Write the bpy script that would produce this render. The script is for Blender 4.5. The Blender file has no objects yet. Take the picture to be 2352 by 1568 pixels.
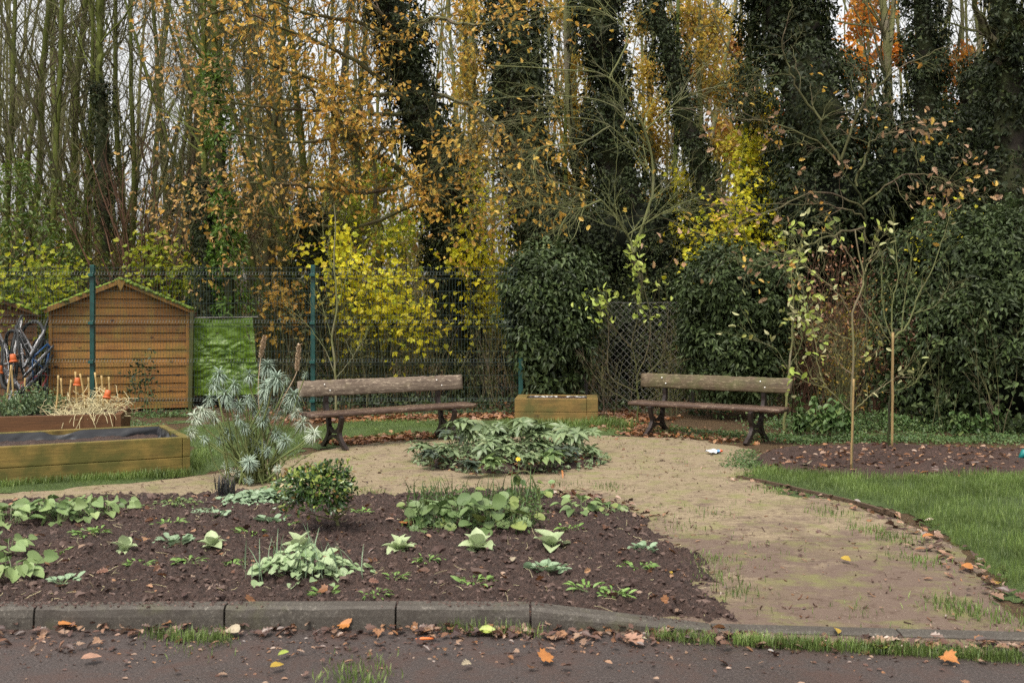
import bpy, bmesh, math
import numpy as np
from mathutils import Matrix, Vector
rng = np.random.default_rng(11)
sc = bpy.context.scene
COL = sc.collection
R = math.radians
# ---------------------------------------------------------------- camera model (level camera, lens shift)
S, CX, HY, H = 2287.0, 1176.0, 743.0, 1.54
def g(px, py, z=0.0):
    d = (H - z) * S / (py - HY)
    return np.array([(px - CX) * d / S, d, z])
def at(px, py, d):
    return np.array([(px - CX) * d / S, d, H + (HY - py) * d / S])
A = np.array
def nz(v):
    return v / np.maximum(np.linalg.norm(v, axis=-1, keepdims=True), 1e-9)
# ---------------------------------------------------------------- mesh builder
class MB:
    def __init__(s): s.V = []; s.F = []; s.n = 0; s.mi = []
    def add(s, V, F, mi=0):
        V = np.asarray(V, float).reshape(-1, 3); F = np.asarray(F, int)
        if len(V) == 0 or len(F) == 0: return s
        s.V.append(V); s.F.append(F + s.n); s.n += len(V); s.mi.append(mi); return s
    def addp(s, pair, mi=0): return s.add(pair[0], pair[1], mi)
def mesh(name, mb, mat, loc=(0, 0, 0), smooth=False):
    V = np.concatenate(mb.V) - np.asarray(loc, float)
    loops = np.concatenate([f.ravel() for f in mb.F])
    sizes = np.concatenate([np.full(len(f), f.shape[1]) for f in mb.F])
    mis = np.concatenate([np.full(len(f), m) for f, m in zip(mb.F, mb.mi)])
    starts = np.concatenate([[0], np.cumsum(sizes)[:-1]])
    me = bpy.data.meshes.new(name)
    me.vertices.add(len(V)); me.vertices.foreach_set('co', V.astype(np.float32).ravel())
    me.loops.add(len(loops)); me.loops.foreach_set('vertex_index', loops.astype(np.int32))
    me.polygons.add(len(sizes)); me.polygons.foreach_set('loop_start', starts.astype(np.int32))
    for m in (mat if isinstance(mat, (list, tuple)) else [mat]): me.materials.append(m)
    if mis.any(): me.polygons.foreach_set('material_index', mis.astype(np.int32))
    me.polygons.foreach_set('use_smooth', np.full(len(sizes), bool(smooth)))
    me.update(calc_edges=True)
    return me
def wloc(o):
    p = A(o.location)
    return p
def tag(o, label=None, cat=None, group=None, kind=None):
    if label: o['label'] = label
    if cat: o['category'] = cat
    if group: o['group'] = group
    if kind: o['kind'] = kind
    return o
def thing(name, label, cat, loc, group=None, rz=0.0):
    o = bpy.data.objects.new(name, None); COL.objects.link(o)
    o.empty_display_size = 0.1
    o.location = [float(x) for x in loc]; o.rotation_euler = (0, 0, rz)
    return tag(o, label, cat, group)
def part(name, mb, mat, root, smooth=False, local=False, label=None):
    """child mesh; vertices in world space unless local=True"""
    base = (0, 0, 0)
    if not local:
        r = root
        base = A(root.location)
        while r.parent is not None:
            r = r.parent; base = base + A(r.location)
    me = mesh(name, mb, mat, base, smooth)
    o = bpy.data.objects.new(name, me); COL.objects.link(o); o.parent = root
    if label: o['label'] = label
    return o
def solo(name, mb, mat, label, cat, loc=(0, 0, 0), group=None, smooth=False, kind=None):
    me = mesh(name, mb, mat, loc, smooth)
    o = bpy.data.objects.new(name, me); COL.objects.link(o); o.location = [float(x) for x in loc]
    return tag(o, label, cat, group, kind)
def dup(root, loc, rz=None, label=None, group=None, scale=None):
    r = root.copy(); COL.objects.link(r); r.location = [float(x) for x in loc]
    if rz is not None: r.rotation_euler = (0, 0, rz)
    if scale: r.scale = (scale,) * 3
    if label: r['label'] = label
    if group: r['group'] = group
    for ch in list(root.children):
        c = ch.copy(); COL.objects.link(c); c.parent = r
        for gg in ch.children:
            d = gg.copy(); COL.objects.link(d); d.parent = c
    return r
# ---------------------------------------------------------------- shapes
def tubes(P, Rr, k=4, square=False):
    P = np.asarray(P, float); Rr = np.asarray(Rr, float)
    if P.ndim == 2: P = P[None]; Rr = Rr[None]
    M, N, _ = P.shape
    Rr = np.broadcast_to(Rr, (M, N))
    T = np.empty_like(P); T[:, 1:-1] = P[:, 2:] - P[:, :-2]; T[:, 0] = P[:, 1] - P[:, 0]; T[:, -1] = P[:, -1] - P[:, -2]
    T = nz(T)
    mt = nz(P[:, -1] - P[:, 0] + 1e-6)
    ref = np.where(np.abs(mt[:, 2:3]) > .8, A([[1., 0.13, 0]]), A([[0, 0.07, 1.]]))
    U = nz(np.cross(T, ref[:, None, :])); W = np.cross(T, U)
    a = np.arange(k) * 2 * math.pi / k + (math.pi / 4 if k == 4 else 0)
    V = P[:, :, None] + Rr[:, :, None, None] * (np.cos(a)[None, None, :, None] * U[:, :, None] + np.sin(a)[None, None, :, None] * W[:, :, None])
    m = np.arange(M)[:, None, None] * N * k; i = np.arange(N - 1)[None, :, None] * k; j = np.arange(k)[None, None, :]
    j2 = (j + 1) % k
    F = np.stack([m + i + j, m + i + j2, m + i + k + j2, m + i + k + j], -1).reshape(-1, 4)
    return V.reshape(-1, 3), F
def capped(P, r, k=6):
    """single tube with closed ends -> list of pairs"""
    P = np.asarray(P, float); N = len(P)
    V, F = tubes(P, np.broadcast_to(np.asarray(r, float), (N,)), k)
    c1 = np.arange(k)[::-1][None]; c2 = (np.arange(k) + (N - 1) * k)[None]
    return [(V, F), (V, c1), (V, c2)]
def box(c, size, rz=0.0, bev=0.006, tilt=None):
    bm = bmesh.new(); bmesh.ops.create_cube(bm, size=1.0)
    bmesh.ops.scale(bm, vec=size, verts=bm.verts)
    if bev: bmesh.ops.bevel(bm, geom=list(bm.edges), offset=bev, segments=2, profile=.6, affect='EDGES', clamp_overlap=True)
    Mx = Matrix.Translation(Vector([float(x) for x in c])) @ Matrix.Rotation(rz, 4, 'Z')
    if tilt: Mx = Mx @ Matrix.Rotation(tilt[1], 4, tilt[0])
    bm.transform(Mx)
    bm.verts.index_update()
    V = A([v.co[:] for v in bm.verts])
    by = {}
    for f in bm.faces: by.setdefault(len(f.verts), []).append([v.index for v in f.verts])
    bm.free()
    return V, [A(x) for x in by.values()]
def addbox(mb, *a, mi=0, **k):
    V, Fs = box(*a, **k)
    for i, f in enumerate(Fs):
        mb.V.append(V if i == 0 else np.zeros((0, 3))); mb.F.append(f + mb.n); mb.mi.append(mi)
    mb.n += len(V); return mb
def lathe(prof, c, k=14, axis=None):
    prof = A(prof, float); N = len(prof)
    a = np.arange(k) * 2 * math.pi / k
    V = np.stack([prof[:, 0:1] * np.cos(a), prof[:, 0:1] * np.sin(a), np.broadcast_to(prof[:, 1:2], (N, k))], -1).reshape(-1, 3)
    i = np.arange(N - 1)[:, None] * k; j = np.arange(k)[None]; j2 = (j + 1) % k
    F = np.stack([i + j, i + j2, i + k + j2, i + k + j], -1).reshape(-1, 4)
    if axis is not None:
        z = nz(A(axis, float)); x = nz(np.cross(z, [0.3, 1, 0.1])); y = np.cross(z, x)
        V = V @ np.stack([x, y, z])
    return V + A(c), F
def torus(c, rad, r, axis, k=40, s=6, flat=1.0):
    a = np.arange(k) * 2 * math.pi / k; b = np.arange(s) * 2 * math.pi / s
    rr = rad + r * np.cos(b)[None]
    V = np.stack([rr * np.cos(a)[:, None], rr * np.sin(a)[:, None], np.broadcast_to(flat * r * np.sin(b)[None], (k, s))], -1).reshape(-1, 3)
    i = np.arange(k)[:, None]; j = np.arange(s)[None]
    F = np.stack([i * s + j, ((i + 1) % k) * s + j, ((i + 1) % k) * s + (j + 1) % s, i * s + (j + 1) % s], -1).reshape(-1, 4)
    z = nz(A(axis, float)); x = nz(np.cross(z, [0.02, .1, 1])); y = np.cross(z, x)
    return V @ np.stack([x, y, z]) + A(c), F
# ---------------------------------------------------------------- smooth random fields
class Field:
    """sum of random sines: cheap smooth noise of position"""
    def __init__(s, scale, n=14, seed=0, dim=3):
        r = np.random.default_rng(seed)
        s.k = r.normal(size=(n, dim)) * scale * 1.3; s.ph = r.uniform(0, 6.28, n); s.n = n
    def __call__(s, P):
        return np.sin(P @ s.k.T + s.ph).sum(-1) / math.sqrt(s.n / 2.0)
# value-noise on 2D
def vnoise(x, y, seed=0):
    r = np.random.default_rng(seed); T = r.uniform(-1, 1, (256, 256))
    xi = np.floor(x).astype(int); yi = np.floor(y).astype(int); fx = x - xi; fy = y - yi
    fx = fx * fx * (3 - 2 * fx); fy = fy * fy * (3 - 2 * fy)
    a = T[xi % 256, yi % 256]; b = T[(xi + 1) % 256, yi % 256]; c = T[xi % 256, (yi + 1) % 256]; d = T[(xi + 1) % 256, (yi + 1) % 256]
    return a * (1 - fx) * (1 - fy) + b * fx * (1 - fy) + c * (1 - fx) * fy + d * fx * fy
def fbm(x, y, sc_, octv, seed=0, gain=.5):
    o = 0; a = 1
    for i in range(octv):
        o = o + a * vnoise(x * sc_ + 17.3 * i, y * sc_ - 9.1 * i, seed + i); a *= gain; sc_ *= 2.03
    return o
def sdpoly(X, Y, poly):
    """signed distance, positive inside"""
    poly = A(poly, float)[:, :2]; n = len(poly)
    D = np.full(X.shape, 1e9); ins = np.zeros(X.shape, bool)
    for i in range(n):
        a = poly[i]; b = poly[(i + 1) % n]; e = b - a
        wx = X - a[0]; wy = Y - a[1]
        t = np.clip((wx * e[0] + wy * e[1]) / (e @ e + 1e-12), 0, 1)
        D = np.minimum(D, np.hypot(wx - e[0] * t, wy - e[1] * t))
        c = ((a[1] > Y) != (b[1] > Y))
        with np.errstate(divide='ignore', invalid='ignore'):
            xx = (b[0] - a[0]) * (Y - a[1]) / (b[1] - a[1] + 1e-12) + a[0]
        ins ^= c & (X < xx)
    return np.where(ins, D, -D)
def smooth(x, a, b):
    t = np.clip((x - a) / (b - a), 0, 1); return t * t * (3 - 2 * t)
def heightfield(x0, x1, y0, y1, step, fz, zmin):
    nx = int((x1 - x0) / step) + 1; ny = int((y1 - y0) / step) + 1
    X, Y = np.meshgrid(np.linspace(x0, x1, nx), np.linspace(y0, y1, ny))
    Z = fz(X, Y)
    V = np.stack([X, Y, Z], -1).reshape(-1, 3)
    i = np.arange(ny - 1)[:, None] * nx; j = np.arange(nx - 1)[None]
    F = np.stack([i + j, i + j + 1, i + nx + j + 1, i + nx + j], -1).reshape(-1, 4)
    zz = V[:, 2]
    F = F[(zz[F] > zmin).any(1)]
    used = np.zeros(len(V), bool); used[F.ravel()] = True
    remap = np.cumsum(used) - 1
    return V[used], remap[F]
# ---------------------------------------------------------------- leaves
def half(outline, zs=0.0, droop=0.0):
    """outline: right half from base to tip, returns mirrored folded leaf (verts, [faces])"""
    o = A(outline, float); n = len(o)
    inner = o[1:-1]
    Rt = np.c_[o, np.zeros(n)]
    Lt = np.c_[-inner[:, 0], inner[:, 1], np.zeros(n - 2)]
    V = np.concatenate([Rt, Lt])
    V[:, 2] = zs * np.abs(V[:, 0]) - droop * V[:, 1] ** 2
    f1 = list(range(n)); f2 = [0, n - 1] + list(range(n + (n - 2) - 1, n - 1, -1))
    return V, A([f1, f2])
T_DIA = half([(0, 0), (.34, .42), (0, 1)], .25, .12)
T_OVAL = half([(0, 0), (.2, .2), (.27, .5), (.16, .8), (0, 1)], .3, .2)
T_IVY = half([(0, .12), (.22, 0), (.46, .22), (.3, .45), (.16, .62), (0, 1)], .25, .2)
T_OAK = half([(0, 0), (.09, .12), (.2, .2), (.1, .3), (.3, .42), (.15, .53), (.36, .68), (.2, .76), (.2, .92), (0, 1)], .35, .25)
T_MAPLE = half([(0, .08), (.12, 0), (.36, .02), (.29, .16), (.54, .30), (.42, .37), (.50, .58), (.30, .53), (.24, .62), (.2, .78), (.09, .8), (0, 1)], .3, .3)
T_HEART = half([(0, .1), (.16, 0), (.36, .06), (.46, .3), (.4, .55), (.2, .84), (0, 1)], .3, .3)
T_ROUND = half([(0, 0), (.26, .1), (.42, .36), (.42, .62), (.24, .9), (0, 1)], .25, .15)
def strip(w, n, droop, pw=.8, fold=.3):
    """lance-shaped leaf: n segments, bent along its length, folded on the midrib"""
    t = np.linspace(0, 1, n + 1); wd = w * np.sin(np.pi * np.clip(t * .93 + .07, 0, 1)) ** pw
    wd[-1] = 0.004
    z = -droop * t ** 2; y = t * (1 - .25 * droop * t)
    V = np.concatenate([np.c_[-wd, y, z + fold * wd], np.c_[0 * t, y, z], np.c_[wd, y, z + fold * wd]])
    m = n + 1; i = np.arange(n)
    F = np.concatenate([np.c_[i, i + m, i + m + 1, i + 1], np.c_[i + m, i + 2 * m, i + 2 * m + 1, i + m + 1]])
    return V, F
T_LANCE = strip(.06, 5, .75)
T_HELL = strip(.165, 4, .4, .9, .35)
T_BROAD = strip(.27, 5, .5, .65, .35)
T_BLADE = strip(.03, 3, .3)
def leaves(P, N, D, size, T):
    P = np.asarray(P); y = nz(D); z = nz(N - (N * y).sum(-1, keepdims=True) * y); x = np.cross(y, z)
    TV, TF = T; size = np.broadcast_to(np.asarray(size, float), (len(P),))
    V = P[:, None] + size[:, None, None] * (TV[None, :, 0:1] * x[:, None] + TV[None, :, 1:2] * y[:, None] + TV[None, :, 2:3] * z[:, None])
    F = TF[None] + (np.arange(len(P)) * len(TV))[:, None, None]
    return V.reshape(-1, 3), F.reshape(-1, TF.shape[1])
def rn(*s): return rng.normal(size=s)
def ru(a, b, *s): return rng.uniform(a, b, s if s else None)
def grow(P0, D0, L, n, wob=.12, up=0.0):
    P0 = np.atleast_2d(np.asarray(P0, float)); D = nz(np.atleast_2d(np.asarray(D0, float))); L = np.broadcast_to(np.asarray(L, float), (len(P0),))
    out = [P0]; p = P0
    for i in range(n):
        D = nz(D + wob * rn(*D.shape) + A([0, 0, up])); p = p + D * (L / n)[:, None]; out.append(p)
    return np.stack(out, 1)
def spawn(P, Rr, k, t=(.2, .95), ang=(25, 50), ln=(.3, .6), n=5, wob=.12, up=0.05, rs=.55, tip=.25, absl=None):
    M, N, _ = P.shape
    tt = ru(t[0], t[1], M, k); f = tt * (N - 1); i = np.clip(np.floor(f).astype(int), 0, N - 2); fr = (f - i)[..., None]
    ix = np.arange(M)[:, None]
    p = P[ix, i] * (1 - fr) + P[ix, i + 1] * fr; tan = nz(P[ix, i + 1] - P[ix, i])
    r = (Rr[ix, i] * (1 - fr[..., 0]) + Rr[ix, i + 1] * fr[..., 0]) * rs
    q = rn(M, k, 3); q = nz(q - (q * tan).sum(-1, keepdims=True) * tan)
    a = np.radians(ru(ang[0], ang[1], M, k))[..., None]
    d = np.cos(a) * tan + np.sin(a) * q
    pl = np.linalg.norm(np.diff(P, axis=1), axis=-1).sum(1)[:, None]
    L = (ru(ln[0], ln[1], M, k) * pl * (1 - .45 * tt)) if absl is None else ru(absl[0], absl[1], M, k)
    C = grow(p.reshape(-1, 3), d.reshape(-1, 3), L.ravel(), n, wob, up)
    Rc = np.maximum(r.reshape(-1, 1) * np.linspace(1, tip, n + 1)[None], .0015)
    return C, Rc
def poly(pts, n, wob=0.0):
    """resample a polyline smoothly to n points (Catmull-Rom)"""
    p = A(pts, float); m = len(p)
    q = np.concatenate([[2 * p[0] - p[1]], p, [2 * p[-1] - p[-2]]])
    t = np.linspace(0, m - 1 - 1e-6, n); i = np.floor(t).astype(int); f = (t - i)[:, None]
    a, b, c, d = q[i], q[i + 1], q[i + 2], q[i + 3]
    o = .5 * ((2 * b) + (-a + c) * f + (2 * a - 5 * b + 4 * c - d) * f ** 2 + (-a + 3 * b - 3 * c + d) * f ** 3)
    if wob: o = o + wob * rn(*o.shape) * A([1, 1, .6])
    return o
def along(P, k, t=(.3, 1.0)):
    M, N, _ = P.shape
    f = ru(t[0], t[1], M, k) * (N - 1); i = np.clip(np.floor(f).astype(int), 0, N - 2); fr = (f - i)[..., None]
    ix = np.arange(M)[:, None]
    p = P[ix, i] * (1 - fr) + P[ix, i + 1] * fr; tan = nz(P[ix, i + 1] - P[ix, i])
    return p.reshape(-1, 3), tan.reshape(-1, 3)
# ---------------------------------------------------------------- materials
def newmat(name):
    m = bpy.data.materials.new(name); m.use_nodes = True
    nt = m.node_tree; nt.nodes.clear()
    out = nt.nodes.new('ShaderNodeOutputMaterial'); b = nt.nodes.new('ShaderNodeBsdfPrincipled')
    nt.links.new(b.outputs[0], out.inputs[0])
    return m, nt, b, out
def N_(nt, typ, props=None, **inp):
    n = nt.nodes.new('ShaderNode' + typ)
    for k, v in (props or {}).items(): setattr(n, k, v)
    for k, v in inp.items():
        k = {'f': 'Factor', 'a': 'A', 'b': 'B'}.get(k, k.replace('_', ' '))
        s = n.inputs[k]
        if isinstance(v, bpy.types.NodeSocket): nt.links.new(v, s)
        else: s.default_value = v
    return n
def c4(c): return (c[0], c[1], c[2], 1.0)
def ramp(nt, fac, stops, interp='LINEAR'):
    n = nt.nodes.new('ShaderNodeValToRGB'); nt.links.new(fac, n.inputs[0]); cr = n.color_ramp; cr.interpolation = interp
    while len(cr.elements) < len(stops): cr.elements.new(.5)
    for e, (p, c) in zip(cr.elements, stops):
        e.position = p; e.color = c4(c) if hasattr(c, '__len__') else (c, c, c, 1)
    return n.outputs[0]
def mix(nt, fac, a, b, mode='MIX'):
    n = nt.nodes.new('ShaderNodeMix'); n.data_type = 'RGBA'; n.blend_type = mode
    for s, v in ((n.inputs[0], fac), (n.inputs[6], a), (n.inputs[7], b)):
        if isinstance(v, bpy.types.NodeSocket): nt.links.new(v, s)
        else: s.default_value = v if isinstance(v, float) else c4(v)
    return n.outputs[2]
def pos(nt): return nt.nodes.new('ShaderNodeNewGeometry').outputs['Position']
def objco(nt): return nt.nodes.new('ShaderNodeTexCoord').outputs['Object']
def mapv(nt, v, scale=(1, 1, 1), rot=(0, 0, 0)):
    n = nt.nodes.new('ShaderNodeMapping'); nt.links.new(v, n.inputs[0]); n.inputs['Scale'].default_value = scale; n.inputs['Rotation'].default_value = rot
    return n.outputs[0]
def noise(nt, v, scale, detail=4, rough=.55, dist=0.0):
    n = nt.nodes.new('ShaderNodeTexNoise'); nt.links.new(v, n.inputs['Vector'])
    n.inputs['Scale'].default_value = scale; n.inputs['Detail'].default_value = detail; n.inputs['Roughness'].default_value = rough; n.inputs['Distortion'].default_value = dist
    return n.outputs[0]
def bump(nt, b, h, strength=.4, dist=.01):
    n = nt.nodes.new('ShaderNodeBump'); nt.links.new(h, n.inputs['Height']); n.inputs['Strength'].default_value = strength; n.inputs['Distance'].default_value = dist
    nt.links.new(n.outputs[0], b.inputs['Normal'])
def leafmat(name, cols, rough=.45, trans=.3, spec=.4, var=.35, vs=1.3, glow=1.0):
    m, nt, b, out = newmat(name)
    geo = nt.nodes.new('ShaderNodeNewGeometry')
    k = len(cols)
    c = ramp(nt, geo.outputs['Random Per Island'], [(i / max(k - 1, 1), x) for i, x in enumerate(cols)])
    nv = noise(nt, geo.outputs['Position'], vs, 3)
    v = ramp(nt, nv, [(.3, 1 - var), (.7, 1 + var)])
    # ramp clamps at 1, so scale by two steps
    c2 = mix(nt, 1.0, c, v, 'MULTIPLY')
    nt.links.new(c2, b.inputs['Base Color']); b.inputs['Roughness'].default_value = rough
    b.inputs['Specular IOR Level'].default_value = spec
    if trans:
        t = nt.nodes.new('ShaderNodeBsdfTranslucent'); nt.links.new(c2, t.inputs[0])
        ms = nt.nodes.new('ShaderNodeMixShader'); ms.inputs[0].default_value = trans
        nt.links.new(b.outputs[0], ms.inputs[1]); nt.links.new(t.outputs[0], ms.inputs[2]); nt.links.new(ms.outputs[0], out.inputs[0])
    return m
def barkmat(name, c1, c2, moss=None, amt=.5, sc_=6.0, rough=.85):
    m, nt, b, out = newmat(name)
    geo = nt.nodes.new('ShaderNodeNewGeometry'); p = geo.outputs['Position']
    n1 = noise(nt, mapv(nt, p, (1, 1, .25)), sc_ * 3, 5, .65)
    c = ramp(nt, n1, [(.3, c1), (.7, c2)])
    isl = geo.outputs['Random Per Island']
    c = mix(nt, 1.0, c, ramp(nt, isl, [(0, .6), (1, 1.0)]), 'MULTIPLY')
    if moss:
        n2 = noise(nt, p, sc_ * .35, 4, .6)
        f = ramp(nt, n2, [(.5 - amt * .5, 1.0 if amt > .9 else 0.0), (.62 - amt * .3, 1.0)]) if amt < .95 else ramp(nt, n2, [(0, .9), (1, 1)])
        c = mix(nt, f, c, moss)
    nt.links.new(c, b.inputs['Base Color']); b.inputs['Roughness'].default_value = rough; b.inputs['Specular IOR Level'].default_value = .2
    bump(nt, b, n1, .5, .02)
    return m
def plain(name, c, rough=.5, metal=0.0, var=.15, sc_=8.0, c2=None, spec=.5, bmp=0.0):
    m, nt, b, out = newmat(name)
    n1 = noise(nt, objco(nt), sc_, 5, .6)
    a = tuple(x * (1 - var) for x in c); d = c2 or tuple(min(1, x * (1 + var)) for x in c)
    nt.links.new(ramp(nt, n1, [(.3, a), (.7, d)]), b.inputs['Base Color'])
    b.inputs['Roughness'].default_value = rough; b.inputs['Metallic'].default_value = metal; b.inputs['Specular IOR Level'].default_value = spec
    if bmp: bump(nt, b, n1, bmp, .01)
    return m
def woodmat(name, c1, c2, axis=0, algae=None, alg_amt=.5, dark=None, knots=0.0, rough=.75, gsc=18.0, island=0.0, lichen=None, use_pos=False):
    """grain stretched along local axis; stains, knots and algae have their own shapes"""
    m, nt, b, out = newmat(name)
    o = pos(nt) if use_pos else objco(nt)
    s = [1, 1, 1]; s[axis] = .06
    n1 = noise(nt, mapv(nt, o, tuple(s)), gsc * 2.2, 6, .65, .4)
    c = ramp(nt, n1, [(.3, c1), (.68, c2)])
    if island:
        isl = nt.nodes.new('ShaderNodeNewGeometry').outputs['Random Per Island']
        c = mix(nt, 1.0, c, ramp(nt, isl, [(0, 1 - island), (1, 1.0)]), 'MULTIPLY')
    if dark:
        n2 = noise(nt, mapv(nt, o, tuple(.35 if i == axis else 1 for i in range(3))), 3.5, 5, .65)
        c = mix(nt, ramp(nt, n2, [(.5, 0.0), (.72, .85)]), c, dark)
    if knots:
        v = nt.nodes.new('ShaderNodeTexVoronoi'); nt.links.new(mapv(nt, o, tuple(.55 if i == axis else 1.0 for i in range(3))), v.inputs['Vector']); v.inputs['Scale'].default_value = knots
        c = mix(nt, ramp(nt, v.outputs['Distance'], [(.07, 1.0), (.13, 0.0)]), c, (.035, .014, .008))
    if algae:
        n3 = noise(nt, o, 2.6, 5, .62, .3)
        c = mix(nt, ramp(nt, n3, [(.62 - alg_amt * .35, 0.0), (.8 - alg_amt * .3, .85)]), c, algae)
    if lichen:
        n4 = noise(nt, mapv(nt, o, tuple(.3 if i == axis else 1 for i in range(3))), 45, 5, .7)
        c = mix(nt, ramp(nt, n4, [(.54, 0.0), (.66, .8)]), c, lichen)
    nt.links.new(c, b.inputs['Base Color']); b.inputs['Roughness'].default_value = rough; b.inputs['Specular IOR Level'].default_value = .3
    bump(nt, b, n1, .45, .006)
    return m
EXPO = 1.0; DENOISE = False
def addm(mb, V, Fs, mi=0):
    for i, f in enumerate(Fs):
        mb.V.append(A(V) if i == 0 else np.zeros((0, 3))); mb.F.append(A(f) + mb.n); mb.mi.append(mi)
    mb.n += len(V); return mb
def rod(mb, P, r, k=6, mi=0):
    P = A(P, float); N = len(P)
    V, F = tubes(P, np.broadcast_to(np.asarray(r, float), (N,)), k)
    return addm(mb, V, [F, np.arange(k)[::-1][None], (np.arange(k) + (N - 1) * k)[None]], mi)
def clod(n=1):  # rough little lump template
    bm = bmesh.new(); bmesh.ops.create_icosphere(bm, subdivisions=n, radius=1.0)
    V = A([v.co[:] for v in bm.verts]); F = A([[v.index for v in f.verts] for f in bm.faces]); bm.free(); return V, F
# ================================================================= MATERIALS
IVY = leafmat('ivy_leaf', [(.012, .018, .007), (.020, .029, .010), (.030, .042, .013), (.014, .021, .008), (.048, .06, .017)], rough=.55, trans=.12, spec=.2, var=.5, vs=2.2)
IVYL = leafmat('ivy_leaf_lighter', [(.016, .027, .009), (.026, .042, .012), (.04, .06, .016), (.02, .033, .011), (.07, .09, .025)], rough=.45, trans=.15, spec=.35, var=.45, vs=2.4)
LAUREL = leafmat('bushy_ivy_leaf', [(.026, .040, .014), (.044, .066, .022), (.064, .092, .030), (.032, .05, .017), (.10, .13, .045)], rough=.5, trans=.18, spec=.28, var=.5, vs=2.2)
IVYBRIGHT = leafmat('climber_leaf_bright', [(.06, .13, .02), (.10, .19, .025), (.15, .24, .03), (.08, .15, .02)], rough=.45, trans=.35, var=.3)
OAKLEAF = leafmat('oak_leaf_autumn', [(.46, .25, .05), (.56, .33, .06), (.64, .42, .09), (.70, .50, .09), (.48, .24, .045), (.64, .37, .06)], rough=.5, trans=.42, var=.2)
OAKDULL = leafmat('oak_leaf_dull', [(.36, .20, .07), (.46, .27, .09), (.42, .27, .11), (.52, .34, .10)], rough=.55, trans=.35, var=.25)
OAKPINK = leafmat('oak_leaf_pinkish', [(.30, .18, .11), (.40, .26, .16), (.32, .17, .08), (.44, .29, .17), (.40, .24, .08)], rough=.55, trans=.3, var=.2)
MAPLE = leafmat('maple_leaf_yellow', [(.60, .53, .02), (.74, .66, .03), (.52, .54, .03), (.76, .62, .03), (.36, .42, .03), (.62, .46, .03)], rough=.5, trans=.5, var=.25, vs=1.6)
MAPLEG = leafmat('maple_leaf_greenish', [(.30, .36, .03), (.20, .28, .03), (.50, .47, .03), (.26, .32, .04), (.42, .42, .03)], rough=.5, trans=.5, var=.3, vs=1.6)
FARLEAF = leafmat('far_leaf', [(.22, .17, .02), (.30, .20, .03), (.26, .12, .025), (.16, .15, .025), (.34, .27, .03)], rough=.6, trans=.4, var=.3, vs=.5)
FARORANGE = leafmat('far_leaf_orange', [(.50, .17, .015), (.42, .13, .015), (.55, .26, .02), (.5, .2, .02)], rough=.6, trans=.45, var=.25, vs=.5)
FARYEL = leafmat('far_leaf_yellow', [(.40, .33, .02), (.48, .38, .02), (.34, .30, .03), (.45, .28, .02)], rough=.6, trans=.45, var=.25, vs=.5)
SCRUB = leafmat('scrub_leaf', [(.04, .055, .016), (.06, .08, .02), (.09, .10, .02), (.05, .045, .018), (.14, .12, .025)], rough=.5, trans=.3, var=.3)
GREENBUSH = leafmat('bush_leaf_green', [(.05, .09, .015), (.08, .13, .02), (.13, .18, .02), (.06, .10, .02), (.2, .22, .03)], rough=.45, trans=.35, var=.3)
LIME = leafmat('young_leaf_lime', [(.30, .40, .07), (.38, .46, .09), (.46, .51, .13), (.34, .42, .07)], rough=.45, trans=.4, var=.15)
PALEAF = leafmat('pale_turning_leaf', [(.30, .34, .11), (.42, .42, .2), (.5, .47, .26), (.2, .27, .06), (.36, .32, .09)], rough=.5, trans=.35, var=.15)
GREY = leafmat('greygreen_leaf', [(.19, .26, .20), (.27, .345, .27), (.35, .42, .34), (.22, .29, .21)], rough=.6, trans=.15, var=.15)
WHITISH = leafmat('whitish_leaf', [(.40, .46, .36), (.50, .55, .44), (.33, .40, .30)], rough=.6, trans=.2, var=.1)
SKIMM = leafmat('glossy_leaf', [(.025, .055, .015), (.04, .085, .02), (.07, .13, .03), (.03, .06, .02), (.14, .2, .04)], rough=.25, trans=.15, spec=.6, var=.15)
SKIMT = leafmat('glossy_tip_leaf', [(.2, .27, .05), (.28, .33, .07), (.16, .23, .04), (.36, .16, .07)], rough=.3, trans=.25, spec=.5, var=.1)
HELL = leafmat('hellebore_leaf', [(.10, .145, .065), (.14, .19, .09), (.19, .245, .115), (.11, .16, .072), (.18, .21, .10)], rough=.42, trans=.15, spec=.5, var=.2, vs=3)
HELLD = leafmat('hellebore_leaf_dark', [(.03, .045, .03), (.045, .065, .04), (.065, .085, .05)], rough=.38, trans=.1, spec=.5, var=.2, vs=3)
BRUN = leafmat('heart_leaf', [(.09, .15, .045), (.16, .235, .085), (.22, .30, .115), (.08, .13, .04), (.27, .34, .135)], rough=.5, trans=.2, var=.2, vs=3)
BERG = leafmat('round_leaf', [(.065, .11, .034), (.11, .165, .055), (.15, .21, .08), (.075, .125, .04), (.21, .25, .07)], rough=.42, trans=.15, var=.25, vs=4)
PALEROS = leafmat('pale_rosette_leaf', [(.34, .42, .22), (.43, .50, .29), (.27, .35, .17)], rough=.5, trans=.25, var=.12, vs=6)
SEEDL = leafmat('seedling_leaf', [(.12, .22, .045), (.18, .30, .07), (.22, .34, .1), (.09, .17, .035)], rough=.5, trans=.25, var=.2)
SEEDG = leafmat('seedling_greyish_leaf', [(.20, .29, .17), (.27, .36, .23), (.16, .24, .13)], rough=.5, trans=.2, var=.15)
GRASS = leafmat('grass_blade', [(.075, .125, .028), (.12, .18, .042), (.17, .235, .06), (.10, .155, .036), (.20, .255, .075)], rough=.45, trans=.35, var=.45, vs=2.6)
NETTLE = leafmat('weed_leaf', [(.04, .075, .02), (.06, .11, .03), (.09, .15, .042), (.045, .085, .024), (.12, .16, .045)], rough=.45, trans=.25, var=.3, vs=2)
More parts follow.
